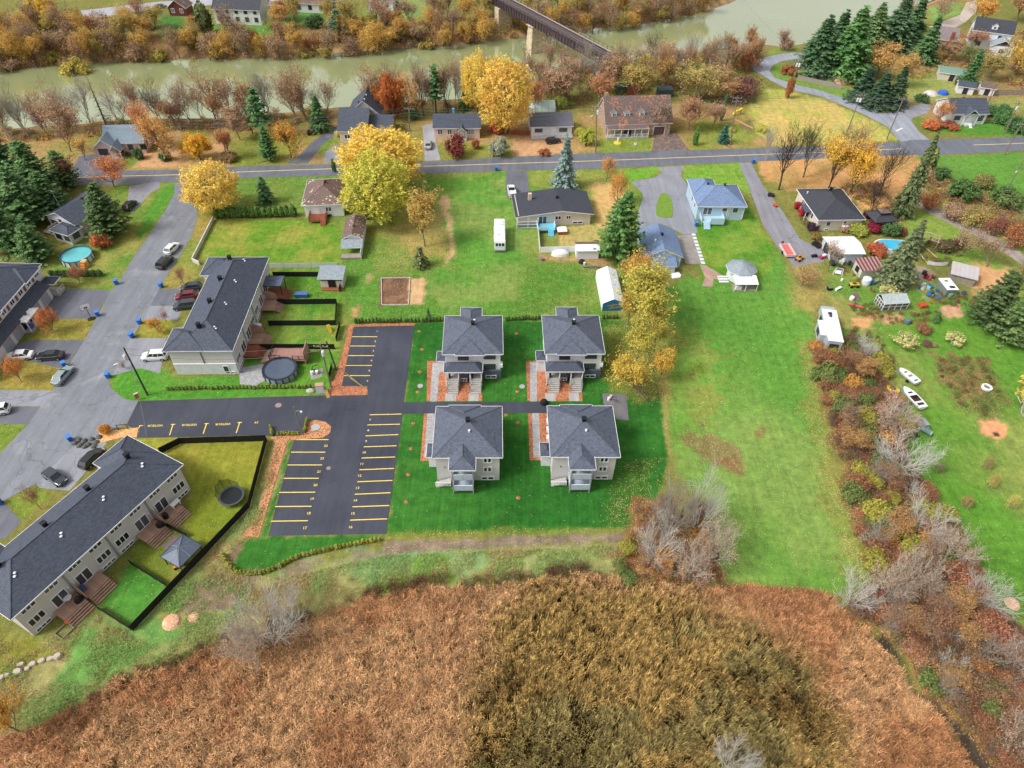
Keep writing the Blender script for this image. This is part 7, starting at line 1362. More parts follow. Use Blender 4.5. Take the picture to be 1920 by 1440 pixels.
item('red_tractor',(583,252),[('body',MB().box(-.9,.9,-.45,.45,.4,1.0),PR),('seat',MB().box(-.7,-.2,-.25,.25,1.0,1.4),BTRIM),('wheel',MB().tube([(-.6,-.6,.4),(-.6,.6,.4)],.4,10),TYRE),('wheel',MB().tube([(.6,-.5,.28),(.6,.5,.28)],.28,10),TYRE)],'dark red garden tractor at the head of the curving driveway','tractor',30);item('blue_tarp_load',(1768,176),[('load',MB().lathe([(1.6,0),(1.4,.8),(0,1.2)],9),mat('bright_blue_tarp',S(50,96,190),.5))],'bright blue tarpaulin heap behind the white bungalow at the junction','tarpaulin');item('pale_debris',(1745,176),[('heap',MB().lathe([(2.2,0),(1.4,.7),(0,1.0)],9),mat('pale_debris',S(200,190,190),.8,.25,1.5))],'pale heap of debris beside the bright blue tarpaulin','heap')
ip=W(1695,193);
for px,m,lb in[((1166,174),mat('dark_green_roof',S(52,92,78),.5),'green container roof behind the stone house'),((1186,174),mat('rust_roof',S(150,84,70),.6),'rust-red container behind the stone house'),((1245,180),mat('dark_teal_roof',S(66,84,92),.6),'dark tent-like shed behind the end dormer')]:item('container',px,[('box',MB().box(-2.2,2.2,-1.4,1.4,0,2.3),m),('lid',MB().box(-2.3,2.3,-1.5,1.5,2.3,2.4),m)],lb,'container',12)
gb=[W(715,522.5),W(769,521),W(766,572),(W(716,572.5))];o=gb[0];rt=thing('garden_bed','bare garden bed edged with white boards on the wide lawn','garden bed',(o.x,o.y,0))
for a,b in zip(gb,gb[1:]+gb[:1]):
 d=b-a;n=max(2,round(d.length/1.2))
 for i in range(n):p,q=a+d*(i+.02)/n-o,a+d*(i+.98)/n-o;MB().obox((p.x,p.y,0),(q.x,q.y,0),.12,.22).build('board',mat('pale_edging',S(200,192,184),.8,.12),rt)
RB2=random.Random(8)
for i,(x,y,s) in enumerate([(3,1272,1.0),(14,1267,.8),(35,1260,1.1),(52,1254,.7),(40,1246,.8),(62,1246,.9),(80,1240,.9),(96,1236,.9),(110,1231,1.1),(-12,1279,1.0)]):
 mb=MB();n=8;rr=[(.42+.2*RB2 .random())*s for _ in range(n)];ring=lambda f,z:[(rr[j]*f*math.cos(j*.785),rr[j]*f*.75*math.sin(j*.785),z) for j in range(n)]
 vs=ring(1,0)+ring(1.02,.25*s)+ring(.8,.42*s);mb.add(vs,[(i_*n+j,i_*n+(j+1)%n,(i_+1)*n+(j+1)%n,(i_+1)*n+j) for i_ in range(2) for j in range(n)]+[tuple(range(2*n,3*n))]);g=W(x,y)
 tag(mb.build('boulder',mat('retaining_boulder',S(186,172,158),.9,.15,1.5),None,(g.x,g.y,0),.35),f'pale squared boulder in the low stone row, {ordn(i + 1 if i < 9 else 10)} placed along the lawn edge','boulder','boulder row')
STR=scatter_mat('straw',S(222,172,140),S(206,150,112),S(236,200,168),6)
for px,s,lb in[((1797,1050),1.15,'pinkish straw mound at the hedgerow lawn, the farther of two'),((1898,1132),1.0,'pinkish straw mound nearer the frame edge'),((322,1166),1.2,'tan straw heap on the rough grass'),((363,1158),.8,'pale log-like heap beside the tan straw heap')]:item('straw_mound',px,[('mound',MB().lathe([(s,0),(s*.8,s*.25),(s*.4,s*.42),(0,s*.45)],14),STR)],lb,'straw mound')
item('bicycle',(1152,755),[('frame',MB().tube([(-.5,0,.35),(-.2,0,.8),(.35,0,.8),(.5,0,.35)],.04,5).tube([(-.2,0,.8),(0,0,.35),(.35,0,.8)],.04,5),BTRIM),('wheel',MB().lathe([(.3,-.02),(.34,0),(.3,.02)],14),TYRE)],'dark bicycle rack frame on the grey gravel pad','bicycle rack',-20);item('pump_head',(1141,750),[('body',MB().cyl(0,0,0,.6,.25,n=10),WTRIM),('body',MB().cyl(.4,.6,0,.5,.22,n=10),mat('beige_cap',S(206,196,170),.6))],'white capped pipe pair on the grey gravel pad','pipes')
item('rubbish_bag',(1020,757),[('bag',MB().lathe([(.5,0),(.62,.4),(.4,.9),(0,1.0)],9,sx=1.2),BTRIM)],'black bag at the end of the lane between the rear houses','bag')
item('lid_stone',(592,802),[('lid',MB().lathe([(.75,0),(.75,.12),(0,.16)],12),mat('island_stone',S(176,172,170),.9))],'round grey stone lid on the mulch island','stone lid');item('white_ring',(1849,728),[('ring',MB().lathe([(.85,0),(.9,.4),(.6,.45),(.58,.2)],16),WTRIM),('soil',MB().lathe([(.58,.22),(0,.24)],14),POLEM)],'white round tub with a dark inside in the vegetable garden','tub',0)
# ------------------------------------------------------------------ trees and shrubs
def bark_mat():
 m,n,l,b=nodes_of('bark');oi=n.new('ShaderNodeObjectInfo');tc=n.new('ShaderNodeTexCoord')
 a=noise(n,l,tc.outputs['Object'],3.0,4)
 l.new(mixrgb(n,l,.6,oi.outputs['Color'],mixrgb(n,l,a,(.25,.25,.25),(.75,.75,.75)),'OVERLAY'),b.inputs['Base Color']);b.inputs['Roughness'].default_value=.9
 return m
def leaf_mat(name,trans=.3,gloss=.25):
 m=bpy.data.materials.new(name);m.use_nodes=True;n=m.node_tree.nodes;n.clear();l=m.node_tree.links
 out=n.new('ShaderNodeOutputMaterial');tc=n.new('ShaderNodeTexCoord')
 def ob(nm):
  a=n.new('ShaderNodeAttribute');a.attribute_type='OBJECT';a.attribute_name=nm;return a.outputs['Color']
 lr=n.new('ShaderNodeAttribute');lr.attribute_name='leafv';oi=n.new('ShaderNodeObjectInfo')
 sp=n.new('ShaderNodeSeparateColor');l.new(lr.outputs['Color'],sp.inputs[0])
 w=n.new('ShaderNodeVectorMath');w.operation='ADD';l.new(tc.outputs['Object'],w.inputs[0]);l.new(oi.outputs['Location'],w.inputs[1])
 pat=noise(n,l,w.outputs[0],.35,3)
 f=math_n(n,l,'ADD',math_n(n,l,'MULTIPLY',ramp(n,l,pat,.35,.65),.55),math_n(n,l,'MULTIPLY',sp.outputs[0],.45))
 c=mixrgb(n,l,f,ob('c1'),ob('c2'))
 g=math_n(n,l,'ADD',math_n(n,l,'MULTIPLY',sp.outputs[1],.7),.62)
 x=n.new('ShaderNodeVectorMath');x.operation='SCALE';l.new(c,x.inputs[0]);l.new(g,x.inputs['Scale'])
 d=n.new('ShaderNodeBsdfPrincipled');d.inputs['Roughness'].default_value=.7;d.inputs['Specular IOR Level'].default_value=gloss;l.new(x.outputs[0],d.inputs['Base Color'])
 t=n.new('ShaderNodeBsdfTranslucent');l.new(x.outputs[0],t.inputs['Color'])
 mx=n.new('ShaderNodeMixShader');mx.inputs[0].default_value=trans;l.new(d.outputs[0],mx.inputs[1]);l.new(t.outputs[0],mx.inputs[2]);l.new(mx.outputs[0],out.inputs['Surface'])
 return m
BARK=bark_mat();LEAF=leaf_mat('leaves');NEEDLE=leaf_mat('needles',.15,.2)
class Skel:
 def __init__(s,seed):s.r=random.Random(seed);s.V=[];s.F=[];s.tips=[]
 def tube(s,pts,rads,n):
  o=len(s.V);k=len(pts)
  for i,p in enumerate(pts):
   t=(pts[min(i+1,k-1)]-pts[max(i-1,0)]).normalized();a=t.orthogonal().normalized();b=t.cross(a)
   for j in range(n):
    q=2*math.pi*j/n;s.V.append(p+(a*math.cos(q)+b*math.sin(q))*rads[i])
  for i in range(k-1):
   for j in range(n):s.F.append((o+i*n+j,o+i*n+(j+1)%n,o+(i+1)*n+(j+1)%n,o+(i+1)*n+j))
 def grow(s,p,d,L,r,lvl,mx,P):
  rr=s.r;k=4 if lvl==0 else 3 if lvl<mx else 2
  pts=[p];rad=[r];q=p;dd=d
  for i in range(k):
   dd=(dd+Vector((rr.gauss(0,1),rr.gauss(0,1),rr.gauss(0,.6)))*P['wig']+Vector((0,0,P['up'] if lvl else.05))).normalized()
   q=q+dd*L/k;pts.append(q);rad.append(max(r*(1-.62*(i+1)/k),P['rmin']))
  s.tube(pts,rad,6 if lvl==0 else 4 if lvl==1 else 3)
  if lvl>=mx-1:s.tips.append((q,dd,lvl));
  if lvl==mx:
   s.tips.append(((pts[0]+q)/2,dd,lvl));return
  nc=P['n'][lvl]
  for c in range(nc):
   t=P['t0'][min(lvl,len(P['t0'])-1)];t=t+(1-t)*(c+rr.random()*.8)/nc;t=min(t,.98)
   f=t*k;i=min(int(f),k-1);b=pts[i].lerp(pts[i+1],f-i)
   ax=(pts[i+1]-pts[i]).normalized();o=ax.orthogonal().normalized();ang=2.4*c+rr.random()*1.3+lvl
   o=(Matrix.Rotation(ang,3,ax)@o)
   an=P['ang'][min(lvl,len(P['ang'])-1)]*(.8+.4*rr.random())
   nd=(ax*math.cos(an)+o*math.sin(an)).normalized()
   s.grow(b,nd,L*P['len'][min(lvl,len(P['len'])-1)]*(.75+.5*rr.random())*(1.15-.45*t if lvl==0 else 1),max(rad[i]*.62,P['rmin']),lvl+1,mx,P)
 def mesh(s,name):
  V=np.array([tuple(v) for v in s.V],np.float32);return np_mesh(name,V,np.array(s.F),BARK)
def cards(name,C,N,U,size,asp,val,mat_,rs):
 k=len(C);N=N/(np.linalg.norm(N,axis=1,keepdims=True)+1e-9);U=U-N*(U*N).sum(1,keepdims=True);U/=(np.linalg.norm(U,axis=1,keepdims=True)+1e-9);T=np.cross(N,U)
 s=(size if hasattr(size,'__len__') else np.full(k,size))[:,None]
 bend=N*s*.25
 V=np.stack([C-U*s*asp,C+T*s*.6-bend,C+U*s*asp,C-T*s*.6-bend],1).reshape(-1,3)
 F=np.arange(4*k).reshape(k,4)
 cv=np.zeros((k,4));cv[:,0]=val;cv[:,1]=rs.rand(k);cv[:,3]=1
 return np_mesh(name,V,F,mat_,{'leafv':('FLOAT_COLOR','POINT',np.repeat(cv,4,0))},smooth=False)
def leaves_at(name,tips,per,spread,size,seed,out=.5,along=.7,mat_=None,centre=None,asp=1.0):
 rs=np.random.RandomState(seed);P=np.array([tuple(t[0]) for t in tips]);D=np.array([tuple(t[1]) for t in tips])
 P=np.repeat(P,per,0);D=np.repeat(D,per,0);k=len(P)
 C=P+D*(rs.rand(k,1)-.35)*along+rs.randn(k,3)*spread
 c0=C.mean(0) if centre is None else np.array(centre);O=C-c0;O/=(np.linalg.norm(O,axis=1,keepdims=True)+1e-9)
 N=O*out+np.array([0,0,.45])+rs.randn(k,3)*.6
 return cards(name,C,N,D+rs.randn(k,3)*.4,size*(.7+.6*rs.rand(k)),asp,rs.rand(k),mat_ or LEAF,rs)
PROTO={}
def bounds(me):
 c=np.empty(len(me.vertices)*3,np.float32);me.vertices.foreach_get('co',c);c=c.reshape(-1,3);return c.min(0),c.max(0)
def reg(kind,trunk,crown,H=None,R_=None):
 ms=[m for m in(trunk,crown) if m];lo=np.min([bounds(m)[0] for m in ms],0);hi=np.max([bounds(m)[1] for m in ms],0)
 PROTO.setdefault(kind,[]).append((trunk,crown,float(hi[2]),float((hi[:2]-lo[:2]).mean())))
for sd in(1,2,3):
 s=Skel(sd);s.grow(Vector((0,0,0)),Vector((0,0,1)),7.5,.28,0,3,dict(wig=.10,up=.10,rmin=.02,n=[13,7,5],t0=[.14,.25,.2],ang=[.95,.75,.7],len=[.75,.55,.5]))
 tr=s.mesh('maple_trunk');reg('maple',tr,leaves_at('maple_crown',s.tips,22,.42,.26,sd,.6,1.0))
 reg('thin_maple',tr,leaves_at('thin_maple_crown',s.tips,3,.30,.24,sd+10,.5,.7))
for sd in(1,2,3):
 rs=np.random.RandomState(sd+60);n=1500;d=rs.randn(n,3);d/=np.linalg.norm(d,axis=1,keepdims=True);lump=1+.13*np.sin(3.1*d[:,0:1]*2+sd)*np.cos(2.7*d[:,1:2]*2)+.10*np.sin(7*d[:,2:3]+5*d[:,0:1]+sd)
 q=(.50+.5*rs.rand(n,1)**.45)*lump;P=d*q*np.array([4.6,4.6,4.9]);P[:,2]+=6.4;keep=(P[:,2]>1.6+.5*rs.rand(n))&(np.sin(P[:,0]*1.9+sd)*np.sin(P[:,1]*2.1)*np.sin(P[:,2]*1.7+sd)>-.33);P=P[keep];d=d[keep];k=len(P);m_=11
 D=d*.8+np.array([0,0,.55])+rs.randn(k,3)*.3;D/=np.linalg.norm(D,axis=1,keepdims=True);t=np.tile(np.linspace(-.5,.65,m_),k)[:,None]
 C=np.repeat(P,m_,0)+np.repeat(D,m_,0)*t+rs.randn(k*m_,3)*.13*(1.2-t);N=np.repeat(d,m_,0)*.5+[0,0,.5]+rs.randn(k*m_,3)*.6
 v=np.clip(np.repeat(rs.rand(k),m_)*.6+.4*rs.rand(k*m_),0,1);s=Skel(sd);s.grow(Vector((0,0,0)),Vector((0,0,1)),7.0,.30,0,2,dict(wig=.10,up=.10,rmin=.03,n=[12,5],t0=[.2,.25],ang=[.9,.7],len=[.62,.5]))
 reg('ballmaple',s.mesh('maple_trunk'),cards('maple_crown',C,N,np.repeat(D,m_,0)+rs.randn(k*m_,3)*.3,.145*(.6+.8*rs.rand(k*m_)),1.2,v,LEAF,rs))
for sd in(4,5,6):
 s=Skel(sd);s.grow(Vector((0,0,0)),Vector((0,0,1)),6.5,.20,0,4,dict(wig=.11,up=.15,rmin=.018,n=[8,6,4,3],t0=[.22,.25,.2,.2],ang=[.55,.55,.6,.6],len=[.85,.62,.55,.5]))
 tr=s.mesh('bare_trunk');reg('bare',tr,None);reg('few',tr,leaves_at('few_leaves',s.tips[::2],2,.25,.17,sd,.4,.5));reg('half',tr,leaves_at('half_leaves',s.tips,4,.32,.19,sd+3,.5,.6))
for sd in(7,8,9):
 s=Skel(sd);rr=random.Random(sd)
 for i in range(8):
  a=i*2.4+rr.random();ti=.5+1.15*rr.random()
  s.grow(Vector((math.cos(a)*.3,math.sin(a)*.3,-.1)),Vector((math.cos(a)*ti,math.sin(a)*ti,1)).normalized(),4.2+rr.random()*1.5,.085,0,3,dict(wig=.13,up=.07,rmin=.0125,n=[7,5,4],t0=[.25,.15,.15],ang=[.6,.6,.6],len=[.55,.55,.55]))
 tr=s.mesh('willow_stems');reg('willow',tr,None);reg('willow_few',tr,leaves_at('willow_leaves',s.tips[::3],2,.25,.14,sd,.4,.5))
def bush(kind,sd,n,per,size,spread,h=1.0,rmin=.012,out=.8,k0=14):
 s=Skel(sd);rr=random.Random(sd)
 for i in range(k0):
  a=i*2.4;ti=(i/k0)**.6*1.3
  s.grow(Vector((math.cos(a)*.15,math.sin(a)*.15,-.05)),Vector((math.cos(a)*ti,math.sin(a)*ti,1)).normalized(),1.15*(h if ti<.8 else 1),.03,0,2,dict(wig=.16,up=.05,rmin=rmin,n=[n,4],t0=[.3,.2],ang=[.6,.6],len=[.5,.5]))
 reg(kind,s.mesh('bush_stems'),leaves_at('bush_leaves',s.tips,per,spread,size,sd,out,.3,centre=(0,0,0)) if per else None)
for sd in(11,12,13):bush('bush',sd,4,5,.11,.12);bush('twigbush',sd+20,6,2,.07,.12,rmin=.009);bush('brush',sd+30,6,0,0,0,rmin=.010);bush('grassbush',sd+50,2,3,.12,.05,1.3)
def conifer(kind,sd,H,R0,layers,per,droop,seg,size,taper=1.0,base=.06,up=0.0,asp=1.3):
 rr=np.random.RandomState(sd);C,N,U,S_,val=[],[],[],[],[]
 mb=MB().tube([(0,0,-.2),(0,0,H*.55),(0,0,H*.99)],[H*.018,H*.011,.02],6)
 for i in range(layers):
  f=i/layers;z0=H*(base+(1-base)*f);Lr=R0*(1-f)**taper+.25
  for k in range(max(4,int(per*(1-f*.6)))):
   a=rr.rand()*6.283;L=Lr*(.55+.6*rr.rand());z=z0+rr.randn()*H*.03;dr=droop*(1+.4*rr.randn())
   mb.tube([(0,0,z),(math.cos(a)*L*.95,math.sin(a)*L*.95,z-dr*L*.9+up*L*.9)],[.03,.012],3,cap=False)
   for q in range(seg):
    t=(q+.6)/seg;x=L*t;zz=z-dr*x*t+up*x*t*t
    d=np.array([math.cos(a),math.sin(a),-dr+up*t]);side=np.array([-math.sin(a),math.cos(a),0])
    for w in(-1,0,1):
     dirv=d+side*w*.75;c=np.array([math.cos(a)*x,math.sin(a)*x,zz])+side*w*size*.8*(1-t*.5)+rr.randn(3)*size*.15
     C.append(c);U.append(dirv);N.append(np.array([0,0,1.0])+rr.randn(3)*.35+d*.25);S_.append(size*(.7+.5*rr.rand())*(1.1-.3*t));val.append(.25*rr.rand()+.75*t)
 tr=mb.mesh('conifer_trunk',BARK)
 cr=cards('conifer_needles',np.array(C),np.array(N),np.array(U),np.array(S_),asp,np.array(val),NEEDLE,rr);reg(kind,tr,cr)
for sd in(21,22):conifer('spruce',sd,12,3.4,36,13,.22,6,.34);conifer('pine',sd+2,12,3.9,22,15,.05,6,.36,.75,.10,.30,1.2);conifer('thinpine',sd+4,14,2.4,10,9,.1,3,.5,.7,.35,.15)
conifer('deadspruce',27,12,2.4,20,9,.25,2,.05)
conifer('weeping',28,11,3.6,20,15,.55,6,.36,.8);conifer('youngspruce',29,3,1.0,13,11,.3,3,.17)
def column(kind,sd,n=420,ell=(.5,.5,1.0),size=.13):
 rr=np.random.RandomState(sd);d=rr.randn(n,3);d/=np.linalg.norm(d,axis=1,keepdims=True);r=(.72+.33*rr.rand(n,1));C=d*r*np.array(ell);C[:,2]+=ell[2];C[:,:2]*=(1.12-.5*C[:,2:3]/(2*ell[2]))*(1+.12*np.sin(5*np.arctan2(d[:,1:2],d[:,0:1])))
 N=d+rr.randn(n,3)*.45;U=np.tile([0,0,1.0],(n,1))+d*.5+rr.randn(n,3)*.2
 reg(kind,MB().tube([(0,0,-.1),(0,0,ell[2]*1.5)],[.05,.02],5).mesh('cedar_stem',BARK),cards('cedar_sprays',C,N,U,size*(.7+.6*rr.rand(n)),1.4,rr.rand(n),NEEDLE,rr))
for sd in(31,32,33):column('cedar',sd)
column('smallcedar',34,90,(.5,.5,.85),.22);column('smallcedar',35,90,(.5,.5,.85),.22)
RT=random.Random(99)
BK={'dark':S(74,62,54),'grey':S(166,158,144),'brown':S(128,108,94),'pale':S(206,202,192),'red':S(138,110,98)}
CAT={'bush':'bush','twigbush':'bush','brush':'bush','grassbush':'ornamental grass','cedar':'cedar','smallcedar':'cedar'}
NAMES={'maple':'maple_tree','ballmaple':'maple_tree','thin_maple':'maple_tree','bare':'bare_tree','few':'bare_tree','half':'autumn_tree','willow':'willow','willow_few':'willow','bush':'bush','twigbush':'bush','brush':'bush','grassbush':'ornamental_grass','spruce':'spruce_tree','pine':'pine_tree','thinpine':'pine_tree','deadspruce':'dead_spruce','weeping':'spruce_tree','youngspruce':'spruce_tree','cedar':'cedar','smallcedar':'cedar'}
def leafc(c):
 g=sum(c)/3;q=.16 if c[0]>c[2]+20 else.06
 return[min(v*1.22,.92) for v in S(*[x*(1-q)+g*q+6 for x in c])]
def plant(kind,p,H,Wd,c1,c2=None,label=None,bark='dark',group=None,lean=None,var=None):
 v=PROTO[kind][(RT.randrange(len(PROTO[kind])) if var is None else var)];tr,cr,h0,w0=v
 nm=NAMES[kind]
 root=thing(nm,label,CAT.get(kind,'tree'),(p[0],p[1],gz(p[0],p[1]) if(p[1]>120 or p[1]<62) else 0),RT.random()*6.283,group)
 root.scale=(Wd/w0,Wd/w0,H/h0)
 if lean:root.rotation_euler=(lean[0],lean[1],root.rotation_euler.z)
 t=link('stems' if nm in('bush','willow','ornamental_grass') else 'trunk',tr,root);t.color=(*BK[bark],1)
 if cr:
  c=link('crown',cr,root);c['c1']=leafc(c1);c['c2']=leafc(c2 or c1)
 return root
def T(kind,bx,by,ty,wpx,c1,c2,label,bark='dark',k=.94,group=None,lean=None,var=None):
 g=W(bx,by);mpp=(W(bx+1,by)-W(bx,by)).length
 H=hgt(bx,by,ty)*k;return plant(kind,(g.x,g.y),H,wpx*mpp,c1,c2,label,bark,group,lean,var)
GOLD=((236,182,72),(220,156,60));YELL=((250,204,92),(240,180,66));YGRN=((186,186,72),(216,200,84));RUST=((190,116,62),(160,90,52));TAN=((196,152,100),(174,128,84));OLIVE=((166,152,72),(190,160,80))
BROWN=((170,132,100),(192,154,114));DKG=((66,104,58),(96,128,66));SPR=((58,96,58),(90,124,70));BLUE=((104,130,124),(134,152,144));PINE=((58,104,62),(92,132,74));MAR=((128,72,62),(150,88,66))
# --- lawns south of the road
T('ballmaple',408,398,298,124,*YELL,'round pale yellow maple at the corner of the street and main road','brown',1.0)
T('ballmaple',722,356,222,172,(250,202,76),(240,182,60),'huge golden yellow maple overhanging the main road behind the white bungalow','brown',.95)
T('ballmaple',712,416,272,152,(222,202,72),(176,186,60),'huge yellow-green maple in front of the golden one, by the white bungalow','brown',.98)
T('half',797,462,340,78,(214,178,84),(190,152,70),'thin yellow tree with bare lower trunk in the middle lawn','brown',.95)
T('youngspruce',789,500,458,40,(86,104,56),(120,128,70),'small olive spruce below the thin yellow tree')
T('youngspruce',804,600,574,15,*SPR,'tiny spruce in the cedar row beside the upper parking lot')
T('youngspruce',500,380,328,44,*SPR,'bluish young spruce behind the long cedar hedge')
T('spruce',1057,352,250,64,*BLUE,'silvery blue spruce between the main road and the dark-roofed bungalow',k=1.0)
T('thin_maple',1137,340,284,40,(232,170,80),(214,146,80),'narrow orange tree beside the main road next to the looped driveway','red')
T('thin_maple',1156,385,312,40,(238,176,74),(224,150,60),'orange tree leaning over the leafy yard behind the tall green pine','red')
T('pine',1158,487,360,104,(62,110,52),(96,138,62),'tall broad green pine between the dark-roofed bungalow and the blue garage',k=1.0,var=0)
T('half',1182,560,452,72,(222,164,66),(200,150,60),'orange-brown tree rising beside the white storage tent','brown',.95)
T('half',1204,632,470,126,(210,190,70),(174,170,60),'large sparse yellow tree spreading over the white storage tent','brown',.9,var=0)
T('half',1192,690,580,78,(206,190,66),(178,170,60),'yellow-olive tree standing at the sod edge below the storage tent','brown',.9)
T('half',1213,752,655,84,(226,190,66),(200,172,60),'yellow tree leaning over the long field at the edge of the sod','brown',.95,lean=(R(6),R(30)))
for bx,by,ty,w,c,lb in[(1222,590,470,70,((204,190,74),(174,168,62)),'yellowish tree filling the gap beside the large sparse one, towards the field'),(1176,610,520,60,((216,182,70),(194,166,62)),'golden tree between the storage tent and the second new house'),(1226,660,560,70,((204,186,72),(176,166,62)),'olive-yellow tree below the large sparse one on the field side'),(1236,712,640,60,((228,184,66),(206,164,60)),'small golden tree just above the leaning one at the field edge')]:T('half',bx,by,ty,w,*c,lb,'brown',.9)
# --- left side
for i,(bx,by,ty,w,lb) in enumerate([(30,350,246,74,'dark green pine nearest the river at the far end of the conifer stand'),(84,372,262,76,'broad green pine beside the white gabled house, second in the stand'),(128,348,282,50,'green pine at the road end of the conifer stand'),(12,408,300,70,'dark pine half out of frame behind the pool garden'),(62,424,312,84,'tall green pine over the roof corner of the white gabled house'),(104,402,322,60,'pine standing close against the wall of the white gabled house'),(26,470,372,74,'dark spreading pine behind the white row house roof'),(74,488,420,60,'lower pine between the white row house and the round pool'),(-14,352,262,60,'dark pine cut by the frame edge above the row house')]):
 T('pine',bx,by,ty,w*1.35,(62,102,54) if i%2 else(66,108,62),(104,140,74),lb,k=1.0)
T('half',128,352,286,52,*MAR,'maroon half-bare tree beside the conifer stand on the main road','red')
T('pine',213,440,336,96,(62,92,46),(92,116,58),'rounded dark pine covering the end of the white gabled house',k=.95,var=1)
T('thin_maple',214,350,282,80,(204,126,76),(222,128,60),'pinkish orange tree at the corner driveway beside the main road','red',.9)
T('bush',193,464,432,40,(190,92,52),(206,116,60),'rust red round bush beside the white gabled house',k=.85)
T('thin_maple',150,532,496,46,(178,112,74),(160,96,64),'small rusty tree on the lawn corner above the bin','red')
T('thin_maple',101,622,572,52,(224,140,48),(198,100,44),'orange young tree on the leaf-strewn strip between two driveways','red')
T('thin_maple',40,716,666,54,(228,150,60),(206,116,52),'orange young tree beside the parked white sedan','red')
T('thin_maple',298,624,590,40,(232,166,44),(210,140,44),'small golden tree between driveways of the stone-ended row house','brown')
T('few',346,534,498,30,(190,130,90),(170,110,80),'small nearly bare tree by the parked dark cars','red')
T('few',312,604,578,22,(190,120,90),(170,110,80),'thin reddish sapling behind the small golden tree','red')
T('bush',200,812,792,24,(226,158,52),(206,140,50),'little golden shrub in the mulch at the street corner',k=.8)
T('few',78,955,905,40,(180,120,80),(150,110,70),'small brown sapling on the verge by the parked dark car','red')
for i,x in enumerate(range(100,190,11)):T('bush',x,518-(x-100)*.01,500,15,*DKG,f'dark green hedge shrub below the round pool, {ordn(i + 1)} from the row house',k=.7,group='low hedge below the pool')
T('few',235,690,675,22,(160,120,80),(150,110,80),'little brown shrub at the foot of the leaning utility pole','red')
